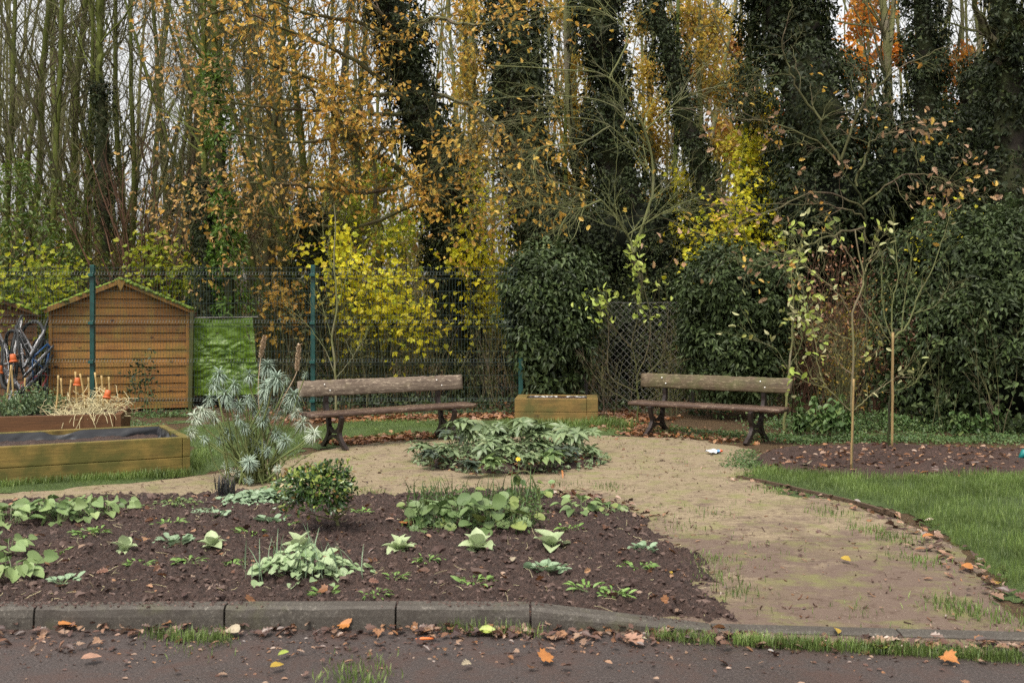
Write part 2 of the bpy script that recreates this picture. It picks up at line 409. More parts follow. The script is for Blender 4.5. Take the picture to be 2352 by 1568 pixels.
LITTER = leafmat('dead_leaf', [(.11, .05, .028), (.18, .075, .03), (.26, .11, .035), (.09, .045, .03), (.34, .19, .10), (.15, .07, .05)], rough=.5, trans=.1, spec=.4, var=.3)
LITTERW = leafmat('dead_leaf_wet', [(.06, .032, .026), (.10, .05, .034), (.05, .03, .026), (.16, .075, .04), (.26, .18, .13), (.22, .10, .04)], rough=.32, trans=.05, spec=.5, var=.3)
STRAW = leafmat('straw', [(.52, .44, .24), (.62, .55, .33), (.45, .38, .2)], rough=.6, trans=.1, var=.15)
KALE = leafmat('bluegreen_foliage', [(.06, .10, .045), (.09, .14, .065), (.13, .19, .09), (.07, .12, .04), (.16, .2, .07)], rough=.5, trans=.2, var=.25)
BARK_MOSS = barkmat('bark_mossy', (.03, .025, .015), (.085, .066, .04), (.085, .10, .02), .62)
BARK_DULL = barkmat('bark_dull', (.04, .031, .021), (.10, .078, .052), (.07, .075, .024), .3)
BARK_PALE = barkmat('bark_pale', (.17, .14, .095), (.3, .26, .19), (.15, .15, .06), .35)
BARK_GREEN = barkmat('bark_green', (.07, .07, .026), (.13, .125, .05), (.10, .125, .028), .6)
BARK_DARK = barkmat('bark_dark', (.016, .013, .010), (.04, .032, .024), (.03, .035, .012), .3)
TWIG = barkmat('twig', (.07, .05, .033), (.15, .11, .075), (.095, .095, .04), .3, 4)
TWIG_RED = barkmat('twig_reddish', (.075, .038, .024), (.16, .088, .055), None, 0, 4)
TWIG_GREY = barkmat('twig_lichen', (.15, .13, .09), (.28, .25, .19), (.16, .17, .07), .5, 3)
STEM_BROWN = barkmat('plant_stem_brown', (.10, .06, .03), (.22, .17, .07), (.14, .17, .06), .5, 12)
STEM_GREEN = plain('plant_stem_green', (.13, .18, .07), .5)
FARBARK = barkmat('far_bark', (.075, .06, .04), (.16, .13, .08), (.11, .11, .035), .5, 1.0)
FARTWIG = barkmat('far_twig', (.085, .053, .026), (.20, .125, .06), (.12, .105, .03), .3, 1.0)

TIMBER = woodmat('sleeper_timber', (.14, .095, .026), (.29, .20, .052), 0, algae=(.068, .072, .016), alg_amt=.7, dark=(.05, .036, .014), knots=2.6, island=.25)
TIMBER2 = woodmat('planter_timber', (.13, .082, .025), (.25, .155, .045), 0, algae=(.075, .075, .02), alg_amt=.5, dark=(.06, .038, .016), knots=3.2, island=.2)
TIMBERD = woodmat('dark_timber', (.075, .035, .016), (.15, .068, .026), 0, dark=(.06, .03, .015), island=.2)
SHEDW = woodmat('shed_cladding', (.215, .10, .027), (.37, .18, .046), 0, algae=(.19, .135, .03), alg_amt=.4, dark=(.12, .048, .016), knots=4.6, island=.5, gsc=10)
SHEDTRIM = woodmat('shed_trim', (.19, .09, .024), (.30, .15, .038), 2, algae=(.13, .105, .025), alg_amt=.45, dark=(.09, .045, .018), gsc=10)
SHEDOLD = woodmat('old_shed_boards', (.12, .06, .03), (.22, .12, .06), 0, dark=(.06, .03, .02), island=.3)
BENCHW = woodmat('bench_board', (.078, .057, .042), (.205, .157, .115), 0, algae=(.12, .105, .04), alg_amt=.25, dark=(.065, .038, .03), lichen=(.42, .34, .25), rough=.7, gsc=22)
BENCHW2 = woodmat('bench_board_green', (.05, .036, .022), (.13, .092, .056), 0, algae=(.075, .078, .026), alg_amt=.6, dark=(.045, .028, .02), lichen=(.22, .18, .11), rough=.7, gsc=22)
SEATW = woodmat('bench_seat_board', (.042, .025, .018), (.10, .062, .044), 0, dark=(.03, .019, .015), lichen=(.30, .22, .15), rough=.5, gsc=22)
EDGEW = woodmat('edging_board', (.045, .03, .02), (.10, .065, .04), 0)
IRON = plain('cast_iron', (.028, .019, .016), .45, .35, .4, 30, spec=.5, bmp=.2)
BOLT = plain('bolt_head', (.62, .6, .56), .35, .6, .1)
FENCEG = plain('fence_paint', (.007, .058, .048), .4, 0, .2, 6)
FENCEW = plain('fence_wire', (.007, .022, .018), .5, 0, .2, 6)
GALV = plain('galvanised_wire', (.15, .145, .13), .55, .2, .2, 6)
RIM = plain('alloy_rim', (.72, .72, .74), .35, .15, .12, 14)
OLIVE = barkmat('olive_young_bark', (.085, .07, .04), (.16, .13, .08), (.12, .13, .05), .5, 4)
TYRE = plain('tyre_rubber', (.014, .014, .015), .7, 0, .3, 14)
SPOKE = plain('spoke_steel', (.35, .35, .36), .4, .8, .1)
REDP = plain('red_tube', (.25, .035, .03), .4)
BLUEP = plain('blue_tube', (.015, .07, .2), .4)
POT = plain('orange_plastic', (.50, .115, .028), .45, 0, .12, 10)
BAMBOO = woodmat('bamboo', (.34, .23, .09), (.47, .34, .15), 2, dark=(.18, .12, .05), gsc=10)
BAMBOO2 = woodmat('weathered_cane', (.20, .13, .055), (.33, .23, .10), 2, dark=(.09, .06, .03), gsc=10)
YOUNGB = barkmat('young_tree_bark', (.14, .10, .07), (.28, .21, .155), (.16, .15, .07), .25, 5)
LINER = plain('black_liner', (.012, .012, .014), .28, 0, .3, 5, spec=.6, bmp=.5)
TEAL = plain('teal_plastic', (.01, .17, .16), .4)

def tarpmat():
    m, nt, b, out = newmat('green_tarpaulin'); o = objco(nt)
    n1 = noise(nt, o, 3.0, 4, .6); w = noise(nt, mapv(nt, o, (1, 1, 1.7)), 5, 2, .4, 1.0)
    c = ramp(nt, n1, [(.3, (.10, .185, .018)), (.7, (.19, .31, .035))])
    nt.links.new(c, b.inputs['Base Color']); b.inputs['Roughness'].default_value = .38
    bump(nt, b, w, .25, .05)
    t = nt.nodes.new('ShaderNodeBsdfTranslucent'); nt.links.new(c, t.inputs[0])
    ms = nt.nodes.new('ShaderNodeMixShader'); ms.inputs[0].default_value = .25
    nt.links.new(b.outputs[0], ms.inputs[1]); nt.links.new(t.outputs[0], ms.inputs[2]); nt.links.new(ms.outputs[0], out.inputs[0])
    return m
TARP = tarpmat()
def mossroof():
    m, nt, b, out = newmat('mossy_roof_felt'); o = objco(nt)
    n1 = noise(nt, o, 4, 5, .65)
    c = mix(nt, ramp(nt, n1, [(.3, 0.0), (.5, 1.0)]), (.05, .045, .03), ramp(nt, noise(nt, o, 30, 3), [(.3, (.09, .15, .012)), (.7, (.2, .29, .025))]))
    nt.links.new(c, b.inputs['Base Color']); b.inputs['Roughness'].default_value = .9; bump(nt, b, n1, .8, .04); return m
MOSSROOF = mossroof()
def soilmat(name, c1, c2, c3, wet=.5):
    m, nt, b, out = newmat(name); p = pos(nt)
    n1 = noise(nt, p, 2.2, 6, .65); n2 = noise(nt, p, 38, 6, .7); n3 = noise(nt, p, 160, 3, .6)
    c = ramp(nt, n2, [(.28, c1), (.55, c2), (.8, c3)])
    c = mix(nt, 1.0, c, ramp(nt, n1, [(.3, .68), (.7, 1.1)]), 'MULTIPLY')
    nt.links.new(c, b.inputs['Base Color'])
    nt.links.new(ramp(nt, n1, [(.35, wet), (.65, .85)]), b.inputs['Roughness']); b.inputs['Specular IOR Level'].default_value = .35
    h = N_(nt, 'Math', {'operation': 'ADD'}); nt.links.new(n2, h.inputs[0]); nt.links.new(n3, h.inputs[1])
    bump(nt, b, h.outputs[0], .8, .02)
    return m
SOIL = soilmat('garden_soil', (.014, .008, .006), (.062, .036, .028), (.15, .098, .075))
CRUMB = leafmat('soil_crumb', [(.025, .014, .012), (.065, .039, .032), (.11, .072, .058), (.04, .023, .019), (.15, .10, .082)], rough=.7, trans=0, spec=.3, var=.2, vs=3)
MULCH = soilmat('tree_bed_soil', (.02, .012, .010), (.065, .036, .027), (.15, .08, .055))
FLOOR = soilmat('woodland_floor_soil', (.035, .022, .010), (.085, .05, .02), (.16, .09, .035), .8)
def pathmat():
    m, nt, b, out = newmat('hoggin_path'); p = pos(nt)
    n1 = noise(nt, p, 1.3, 7, .7, .5); n2 = noise(nt, p, 42, 7, .78); n3 = noise(nt, p, 5.5, 7, .72, .3); n4 = noise(nt, p, 240, 2, .5)
    c = ramp(nt, n2, [(.25, (.14, .108, .068)), (.5, (.215, .168, .108)), (.78, (.32, .255, .165))])
    # trodden purplish mud, with its own patchy outline, heavier towards the gate on the near right side
    sep = nt.nodes.new('ShaderNodeSeparateXYZ'); nt.links.new(p, sep.inputs[0])
    yy = N_(nt, 'MapRange', From_Min=9.5, From_Max=4.8, To_Min=-.2, To_Max=.22, Value=sep.outputs[1]).outputs[0]
    s1 = N_(nt, 'Math', {'operation': 'ADD'}); nt.links.new(n1, s1.inputs[0]); nt.links.new(yy, s1.inputs[1])
    s2 = N_(nt, 'Math', {'operation': 'MULTIPLY_ADD'}); nt.links.new(n3, s2.inputs[0]); s2.inputs[1].default_value = .55; nt.links.new(s1.outputs[0], s2.inputs[2])
    c = mix(nt, ramp(nt, s2.outputs[0], [(.64, 0.0), (.82, .92)]), c, (.11, .076, .060))
    nf = noise(nt, mapv(nt, p, (.6, 1, 1)), 15, 7, .78)
    c = mix(nt, ramp(nt, nf, [(.535, 0.0), (.60, .85)]), c, (.075, .047, .034))
    ng = noise(nt, p, 3.1, 6, .7)
    c = mix(nt, ramp(nt, ng, [(.50, 0.0), (.64, .65)]), c, (.15, .155, .05))
    c = mix(nt, ramp(nt, noise(nt, p, 2.2, 6, .7, .6), [(.52, 0.0), (.66, .6)]), c, (.14, .108, .066))
    nt.links.new(c, b.inputs['Base Color']); b.inputs['Roughness'].default_value = .85; b.inputs['Specular IOR Level'].default_value = .25
    v = nt.nodes.new('ShaderNodeTexVoronoi'); nt.links.new(p, v.inputs['Vector']); v.inputs['Scale'].default_value = 55; v.inputs['Randomness'].default_value = 1.0
    st = N_(nt, 'Math', {'operation': 'MULTIPLY'}); nt.links.new(ramp(nt, v.outputs['Distance'], [(.10, 1.0), (.2, 0.0)]), st.inputs[0]); nt.links.new(ramp(nt, noise(nt, p, 7, 4, .6), [(.5, 0.0), (.62, .8)]), st.inputs[1])
    c = mix(nt, st.outputs[0], c, (.40, .35, .27)); nt.links.new(c, b.inputs['Base Color'])
    h = N_(nt, 'Math', {'operation': 'ADD'}); nt.links.new(n2, h.inputs[0]); nt.links.new(n3, h.inputs[1])
    bump(nt, b, h.outputs[0], .28, .012); return m
PATH = pathmat()
def asphaltmat():
    m, nt, b, out = newmat('wet_asphalt'); p = pos(nt)
    n1 = noise(nt, p, 1.4, 5, .6); n2 = noise(nt, p, 75, 6, .8)
    v = nt.nodes.new('ShaderNodeTexVoronoi'); nt.links.new(p, v.inputs['Vector']); v.inputs['Scale'].default_value = 110
    c = ramp(nt, n2, [(.34, (.018, .013, .012)), (.55, (.055, .042, .038)), (.74, (.16, .13, .115))])
    c = mix(nt, ramp(nt, noise(nt, p, 3.4, 7, .72, .5), [(.46, 0.0), (.62, .8)]), c, (.058, .034, .027))   # thin mud film
    ng = noise(nt, p, 1.1, 6, .7)
    c = mix(nt, ramp(nt, ng, [(.60, 0.0), (.74, .5)]), c, (.045, .06, .02))      # moss
    nt.links.new(c, b.inputs['Base Color'])
    nt.links.new(ramp(nt, n1, [(.3, .42), (.7, .75)]), b.inputs['Roughness']); b.inputs['Specular IOR Level'].default_value = .4
    bump(nt, b, v.outputs['Distance'], .55, .006); return m
ASPH = asphaltmat()
def kerbmat():
    m, nt, b, out = newmat('kerb_concrete'); p = pos(nt)
    n1 = noise(nt, p, 5, 6, .65); n2 = noise(nt, p, 65, 6, .8)
    c = ramp(nt, n2, [(.34, (.034, .029, .023)), (.56, (.068, .058, .046)), (.72, (.24, .22, .185))])
    c = mix(nt, ramp(nt, n1, [(.42, 0.0), (.62, .75)]), c, (.045, .036, .029))
    n3 = noise(nt, p, 2.3, 5, .6)
    c = mix(nt, ramp(nt, n3, [(.55, 0.0), (.7, .6)]), c, (.085, .085, .03))
    nt.links.new(c, b.inputs['Base Color']); b.inputs['Roughness'].default_value = .7; bump(nt, b, n2, .5, .006); return m
KERB = kerbmat()
LAWNB = soilmat('turf_base', (.035, .055, .014), (.065, .10, .025), (.10, .14, .04), .9)

# ================================================================= GROUND
kerb_y = lambda x: np.where(x < .1, 5.06, 5.06 - .075 * (x - .1))
mb = MB().addp(heightfield(-70, 70, 4.9, 130, 1.5, lambda X, Y: 0 * X - .012 + .15 * smooth(Y, 18, 30) * fbm(X, Y, .2, 3, 3), -9))
solo('ground', mb, FLOOR, None, None, kind='structure')
mb = MB().add(A([[-60, -20, 0], [60, -20, 0], [60, 5.02, 0], [-60, 5.02, 0]]), A([[0, 1, 2, 3]]))
solo('road', mb, ASPH, None, None, kind='structure')
PP = [g(-700, 1165), g(-300, 1150), g(0, 1134), g(440, 1094), g(560, 1075), g(690, 1045), g(790, 1022), g(960, 1008), g(1180, 1003), g(1400, 1000), g(1560, 1003), g(1720, 1030), g(1735, 1060), g(1700, 1090), g(1800, 1122), g(1960, 1155), g(2080, 1190), g(2180, 1250), g(2260, 1315), g(2345, 1385), g(2420, 1462), A([2.6, 4.7, 0]), A([.4, 4.95, 0]), A([0, 6, 0]), A([-7, 6, 0])]
def fpath(X, Y):
    d = sdpoly(X, Y, PP) + .10 * fbm(X, Y, 2.2, 4, 5)
    return smooth(d, -.08, .1) * .02 - .018 + .004 * fbm(X, Y, 3, 3, 9)
mb = MB().addp(heightfield(-7.2, 3.8, 4.72, 14.4, .045, fpath, -.014))
solo('path', mb, PATH, None, None, kind='structure', smooth=True)
# front soil bed
BED = [g(-700, 1178), g(-300, 1165), g(0, 1156), g(150, 1142), g(300, 1140), g(480, 1130), g(650, 1134), g(820, 1139), g(960, 1133), g(1230, 1124), g(1400, 1150), g(1530, 1196), g(1630, 1272), g(1680, 1345), g(1710, 1410), g(1725, 1450), A([1.1, 4.98, 0]), A([.1, 5.11, 0]), A([-5, 5.11, 0])]
def bedz(X, Y, fine=True):
    d = sdpoly(X, Y, BED)
    kb = smooth(Y, 5.6, 5.12) * smooth(X, 1.0, .2)      # held up by the kerb at the front
    e = d + .07 * fbm(X, Y, 3.5, 3, 21)
    hgt = smooth(e, -.06, .35) * .085 - .035
    hgt = hgt + .03 * kb
    z = hgt + (.022 * fbm(X, Y, 4, 3, 31) * smooth(e, 0, .2))
    if fine:
        c = np.abs(fbm(X, Y, 13, 5, 41, .68)); z = z + smooth(e, -.05, .15) * (.034 * c - .018)
    z = np.where(Y < kerb_y(X) + .035, np.minimum(z, .085 * smooth(X, 1.15, .5)), z)
    return np.where(d < -.15, -.06, z)
mb = MB().addp(heightfield(-5.2, 1.55, 5.06, 9.1, .014, bedz, -.03))
solo('flower_bed', mb, SOIL, None, None, kind='structure', smooth=True)
def bz(p):  # soil height under a world point
    return float(bedz(A([[p[0]]]), A([[p[1]]]), False)[0, 0])
def gb(px, py):  # pixel -> soil surface
    z = .05
    for _ in range(4):
        p = g(px, py, z); z = bz(p)
    p[2] = z; return p
# crumbs of soil
cv, cf = clod(1)
n = 34000
X = ru(-4.9, 1.5, n); Y = 5.15 + 4.0 * ru(0, 1, n) ** 1.35
ok = sdpoly(X, Y, BED) > .02; X, Y = X[ok], Y[ok]
Z = bedz(X[None], Y[None])[0]
s = .002 + .012 * ru(0, 1, len(X)) ** 3.6; s[:260] = ru(.016, .034, 260); Z[:260] -= .006
jit = 1 + .45 * rn(len(X), len(cv), 1)
V = A(np.stack([X, Y, Z], -1))[:, None] + s[:, None, None] * cv[None] * jit * A([1.2, 1.1, .8])
mb = MB().add(V, (cf[None] + (np.arange(len(X)) * len(cv))[:, None, None]).reshape(-1, 3))
n = 2600; X = ru(-3.4, 1.0, n); Y = 5.035 + .09 * ru(0, 1, n) ** .6; Z = np.interp(X, [-3, .1, 1.0], [.109, .110, .024]); s = .002 + .007 * ru(0, 1, n) ** 2.5; kp = ru(0, 1, n) < np.clip(.35 + .8 * fbm(X, 0 * X, 2.5, 3, 5), 0, 1); X, Y, Z, s = X[kp], Y[kp] - np.where(X[kp] > .1, .075 * (X[kp] - .1), 0), Z[kp], s[kp]
V = A(np.stack([X, Y, Z], -1))[:, None] + s[:, None, None] * cv[None] * (1 + .4 * rn(len(X), len(cv), 1)); mb.add(V, (cf[None] + (np.arange(len(X)) * len(cv))[:, None, None]).reshape(-1, 3))
solo('soil_crumbs', mb, CRUMB, None, None, kind='stuff', smooth=False)
# round bed
RC = A([-.02, 11.25]); RR = 1.12
def roundz(X, Y):
    r = np.hypot(X - RC[0], Y - RC[1]) + .07 * fbm(X, Y, 3, 3, 77)
    return smooth(RR - r, -.03, .35) * .10 - .03 + .02 * np.abs(fbm(X, Y, 14, 3, 78)) * smooth(RR - r, 0, .1)
mb = MB().addp(heightfield(-1.4, 1.4, 9.9, 12.7, .025, roundz, -.015))
solo('round_bed_soil', mb, SOIL, None, None, kind='structure', smooth=True)
# tree bed right
TB = [g(1735, 1045), g(1800, 1030), g(2000, 1022), g(2352, 1034), g(2700, 1034), g(2700, 1092), g(2352, 1090), g(2150, 1100), g(1950, 1098), g(1800, 1084), g(1730, 1070)]
def treebz(X, Y):
    d = sdpoly(X, Y, TB) + .08 * fbm(X, Y, 3, 3, 87)
    return smooth(d, -.05, .2) * .05 - .02 + .03 * np.abs(fbm(X, Y, 13, 3, 88)) * smooth(d, 0, .12)
mb = MB().addp(heightfield(2.2, 8.2, 9.6, 13.2, .03, treebz, -.008))
solo('tree_bed_soil', mb, MULCH, None, None, kind='structure', smooth=True)
# lawns
LAWNS = {
    'right': [g(1690, 1098), g(1740, 1078), g(1800, 1088), g(1950, 1098), g(2150, 1098), g(2352, 1088), g(2800, 1088), A([6.5, 5.2, 0]), g(2500, 1490), g(2400, 1430), g(2345, 1378), g(2262, 1306), g(2186, 1240), g(2090, 1180), g(1960, 1145), g(1800, 1112)],
    'left': [g(-500, 1145), g(-300, 1120), g(440, 1040), g(400, 985), g(560, 968), g(715, 985), g(740, 1005), g(690, 1035), g(600, 1062), g(470, 1085), g(330, 1105), g(130, 1122), g(0, 1132), g(-300, 1150)],
    'back': [g(700, 1000), g(740, 972), g(900, 966), g(1180, 966), g(1400, 968), g(1480, 985), g(1430, 998), g(1250, 1000), g(1100, 1002), g(960, 1004), g(820, 1016), g(720, 1024)],
}
def lawnz(poly):
    def f(X, Y):
        d = sdpoly(X, Y, poly) + .06 * fbm(X, Y, 3.3, 3, 61)
        return smooth(d, -.03, .2) * .035 - .012 + .012 * fbm(X, Y, 1.6, 3, 62)
    return f
LW = {}
for nm, pl in LAWNS.items():
    q = A(pl)[:, :2]
    f = lawnz(pl); LW[nm] = f
    mb = MB().addp(heightfield(q[:, 0].min() - .2, q[:, 0].max() + .2, q[:, 1].min() - .2, q[:, 1].max() + .2, .05, f, -.005))
    solo('lawn', mb, LAWNB, None, None, kind='structure', smooth=True)
def grass_on(X, Y, Z, hmin, hmax, w=.05, lean=.5):
    n = len(X); P = np.stack([X, Y, Z], -1)
    a = ru(0, 6.283, n); l = lean * ru(.05, 1, n)
    D = np.stack([np.cos(a) * l, np.sin(a) * l, np.ones(n)], -1); Nn = np.stack([-np.cos(a), -np.sin(a), l], -1) * -1
    T = strip(w, 4, .8, .9, .2)
    return leaves(P, Nn, D, ru(hmin, hmax, n), T)
gm = MB()
def scat(poly, n, dens=None, marg=0.0):
    q = A(poly)[:, :2]
    X = ru(q[:, 0].min(), q[:, 0].max(), n); Y = ru(q[:, 1].min(), q[:, 1].max(), n)
    k = sdpoly(X, Y, poly) + .06 * fbm(X, Y, 3.3, 3, 61) > marg
    if dens is not None: k &= ru(0, 1, n) < dens(X, Y)
    return X[k], Y[k]
X, Y = scat(LAWNS['right'], 190000, lambda X, Y: (.55 + .5 * fbm(X, Y, 2.5, 3, 63)) * (X < Y * .56 + .6))
Z = LW['right'](X, Y); gm.addp(grass_on(X, Y, Z, .025, .075, .026, 2.0))
X, Y = scat(LAWNS['left'], 60000, lambda X, Y: .5 + .6 * fbm(X, Y, 2, 3, 64))
Z = LW['left'](X, Y); gm.addp(grass_on(X, Y, Z, .015, .05, .04, 1.6))
X, Y = scat(LAWNS['back'], 42000, lambda X, Y: .55 + .6 * fbm(X, Y, 2.2, 3, 65))
Z = LW['back'](X, Y); gm.addp(grass_on(X, Y, Z, .015, .05, .045, 1.6))
X, Y = scat(LAWNS['right'], 34000, lambda X, Y: np.clip(1.5 * fbm(X, Y, 3.0, 3, 66), 0, 1) * (X < Y * .56 + .6)); Z = LW['right'](X, Y); gm.addp(grass_on(X, Y, Z, .05, .11, .022, 2.2))
X, Y = scat(LAWNS['left'], 16000, lambda X, Y: np.clip(1.2 * fbm(X, Y, 4.0, 3, 67), 0, 1)); Z = LW['left'](X, Y); gm.addp(grass_on(X, Y, Z, .03, .07, .03, 2.0))
solo('grass', gm, GRASS, None, None, kind='stuff')
# long rough grass at the foot of the timber boxes and along edges
gm = MB()
def fringe(a, b, n, wd, h0, h1):
    t = ru(0, 1, n)[:, None]; P = a + (b - a) * t + rn(n, 3) * A([wd, wd, 0]); P[:, 2] = .0
    gm.addp(grass_on(P[:, 0], P[:, 1], P[:, 2], h0, h1, .035, 1.1))
fringe(g(-300, 1150), g(0, 1122), 1500, .05, .03, .09); fringe(g(0, 1122), g(438, 1092), 2600, .045, .03, .10)
fringe(g(1360, 975), g(1440, 985), 900, .10, .06, .16); fringe(g(1185, 978), g(1375, 980), 1200, .08, .04, .13)
fringe(g(440, 1088), g(470, 1040), 500, .06, .04, .12); fringe(g(690, 1050), g(560, 1085), 350, .05, .03, .07)
for (a, b, n_) in (((1690, 1480), (1900, 1492), 900), ((1900, 1492), (2352, 1520), 1500), ((340, 1465), (520, 1475), 350), ((1020, 1450), (1240, 1460), 260), ((1500, 1465), (1640, 1480), 300)):
    pa, pb = g(*a), g(*b); fringe(pa, pb, n_, .022, .02, .07)
for (x, y, n_) in ((850, 1135, 120), (1640, 1180, 40), (1780, 1130, 160), (1900, 1180, 120), (2000, 1220, 160), (2060, 1240, 180), (2110, 1290, 140), (2200, 1400, 260), (2280, 1420, 200), (1620, 1290, 140), (1640, 1330, 120), (1690, 1360, 100), (1560, 1215, 60), (1400, 1120, 90), (1290, 1115, 80), (820, 1560, 260), (470, 1475, 140), (1960, 1405, 50)):
    c = g(x, y); P = c + rn(n_, 3) * A([.09, .12, 0]); gm.addp(grass_on(P[:, 0], P[:, 1], P[:, 2] * 0 + .002, .015, .05, .07, 1.3))
X, Y = scat(PP, 26000, lambda X, Y: np.clip(1.6 * fbm(X, Y, 3.2, 4, 69) - .35, 0, 1) * smooth(X, .4, 2.4)); gm.addp(grass_on(X, Y, 0 * X + .004, .012, .04, .07, 1.8))
solo('rough_grass', gm, GRASS, None, None, kind='stuff')
# ---------------------------------------------------------------- leaf litter (uncountable)
def litter(n, X, Y, Z, s0, s1, T, up=.35):
    P = np.stack([X, Y, Z], -1); a = ru(0, 6.283, len(X))
    D = np.stack([np.cos(a), np.sin(a), .25 * rn(len(X))], -1); Nn = A([0, 0, 1]) + up * rn(len(X), 3)
    return leaves(P, Nn, D, ru(s0, s1, len(X)), T)
lm = MB(); lw = MB()
def band(a, b, n, wd, s0, s1, T, tgt, zf=lambda X, Y: 0 * X + .012):
    t = ru(0, 1, n)[:, None]; P = a + (b - a) * t + rn(n, 3) * A([wd, wd, 0])
    tgt.addp(litter(n, P[:, 0], P[:, 1], zf(P[:, 0], P[:, 1]) + ru(0, .02, n), s0, s1, T))
ks = lambda p: g(p[0], p[1])
for T in (T_OAK, T_OVAL, T_MAPLE):
    band(A([-3, 4.96, 0]), A([-.4, 4.96, 0]), 70, .05, .02, .065, T, lw); band(A([-.4, 4.95, 0]), A([1.1, 4.86, 0]), 70, .05, .02, .07, T, lw)
    band(A([1.1, 4.80, 0]), A([2.7, 4.66, 0]), 60, .05, .03, .08, T, lw)
    band(A([-3, 4.75, 0]), A([1.2, 4.7, 0]), 34, .12, .02, .05, T, lw)
    band(A([-3, 4.45, 0]), A([3, 4.4, 0]), 14, .2, .015, .05, T, lw)
    band(g(760, 1018), g(1000, 1000), 190, .15, .05, .11, T, lm); band(g(700, 965), g(1180, 955), 420, .28, .06, .12, T, lm)
    band(g(1400, 975), g(1520, 1000), 160, .25, .05, .11, T, lm); band(g(1480, 985), g(1720, 1012), 150, .25, .05, .10, T, lm)
    band(g(1380, 950), g(1500, 965), 160, .25, .06, .12, T, lm)
    n = 330; X, Y = scat(TB, 1200, lambda X, Y: .25 + 0 * X); (lw if T is not T_OAK else lm).addp(litter(n, X, Y, treebz(X, Y) + .015, .03, .085, T))
    X, Y = scat(BED, 300, lambda X, Y: .5 + 0 * X); lm.addp(litter(n, X, Y, bedz(X[None], Y[None])[0] + .014, .025, .07, T, .5))
    X, Y = scat(BED, 300, lambda X, Y: .5 + 0 * X); lw.addp(litter(n, X, Y, bedz(X[None], Y[None])[0] + .012, .03, .085, T))
    r = RR * ru(.55, 1.02, 120); a = ru(0, 6.283, 120); X = RC[0] + r * np.cos(a); Y = RC[1] + r * np.sin(a); lm.addp(litter(n, X, Y, roundz(X, Y) + .012, .04, .09, T))
    X, Y = scat(PP, 900, lambda X, Y: (X > -3) * .6); lw.addp(litter(n, X, Y, 0 * X + .012, .008, .03, T, .25)); X, Y = scat(PP, 150, lambda X, Y: (X > -3) * .6); lw.addp(litter(n, X, Y, 0 * X + .014, .025, .06, T, .2))
    band(g(1690, 1100), g(2060, 1190), 26, .09, .02, .07, T, lw); band(g(2060, 1190), g(2345, 1390), 42, .10, .025, .08, T, lw)
    band(g(1230, 1135), g(1480, 1180), 70, .15, .04, .09, T, lw); band(g(900, 1190), g(1000, 1200), 40, .1, .05, .1, T, lw); band(g(600, 1140), g(720, 1150), 40, .08, .04, .08, T, lw)
    X = ru(-14, 12, 900); Y = ru(16.8, 24, 900); lm.addp(litter(n, X, Y, 0 * X + .02, .06, .12, T))
n = 1500; X = ru(-3.4, 3.6, n); Y = 4.95 - np.abs(rn(n)) * .28; lw.addp(litter(n, X, Y, 0 * X + .004, .008, .03, T_OVAL, .3))
solo('leaf_litter', lm, LITTER, None, None, kind='stuff'); solo('wet_leaf_litter', lw, LITTERW, None, None, kind='stuff')
# bits of straw / dead stalks on soil and path chips
n = 1900; X, Y = scat(BED, n, lambda X, Y: .45 + 0 * X); Z = bedz(X[None], Y[None])[0] + .012
a = ru(0, 6.283, len(X)); P = grow(np.stack([X, Y, Z], -1), np.stack([np.cos(a), np.sin(a), .15 * rn(len(X))], -1), ru(.02, .11, len(X)), 3, .3)
mb = MB().addp(tubes(P, np.full(P.shape[:2], .0011), 3)); solo('dead_stalks', mb, STRAW, None, None, kind='stuff')
n = 5200; X, Y = scat(PP, n, lambda X, Y: .35 + .5 * fbm(X, Y, 1.5, 3, 91) + .2 * (Y < 8))
a = ru(0, 6.283, len(X)); P = grow(np.stack([X, Y, 0 * X + .008], -1), np.stack([np.cos(a), np.sin(a), .05 * rn(len(X))], -1), ru(.012, .05, len(X)), 2, .3)
mb = MB().addp(tubes(P, np.broadcast_to(ru(.0015, .005, len(X))[:, None], P.shape[:2]), 4)); solo('path_debris', mb, LITTERW, None, None, kind='stuff')
# ================================================================= HARD OBJECTS
# ---- kerb stones
def kerbstone(x0, x1, h0, h1, y0, y1, label):
    mb = MB(); n = 60
    x = np.linspace(x0 + .003, x1 - .003, n); yf = np.interp(x, [x0, x1], [y0, y1]); h = np.interp(x, [x0, x1], [h0, h1])
    prof = [(0, -.08), (.006, h0 * 0), (.0, None), (.012, None), (.11, None), (.115, -.08)]
    rows = []
    lf = lambda k: fbm(x * 9 + k * 3.1, x * 0 + k, 1, 4, 12 + k)
    for k in range(6):
        if k == 0: yy, zz = yf, 0 * x - .1
        elif k == 1: yy, zz = yf + .004 + .003 * lf(1), h * .55
        elif k == 2: yy, zz = yf + .010 + .003 * lf(2), h - .014 + .003 * lf(3)
        elif k == 3: yy, zz = yf + .026 + .003 * lf(4), h + .002 * lf(5)
        elif k == 4: yy, zz = yf + .105, h + .002 + 0 * x
        else: yy, zz = yf + .11, 0 * x - .1
        rows.append(np.stack([x, yy, zz], -1))
    V = np.concatenate(rows); i = np.arange(5)[:, None] * n; j = np.arange(n - 1)[None]
    F = np.stack([i + j, i + j + 1, i + n + j + 1, i + n + j], -1).reshape(-1, 4)
    e0 = np.arange(6)[::-1] * n; e1 = np.arange(6) * n + n - 1
    addm(mb, V, [F, e0[None], e1[None]])
    return solo('kerb_stone', mb, KERB, label, 'kerb stone', g((x0 * 455) + 1176, 1445) * A([1, 1, 0]), 'kerb stones along the tarmac edge')
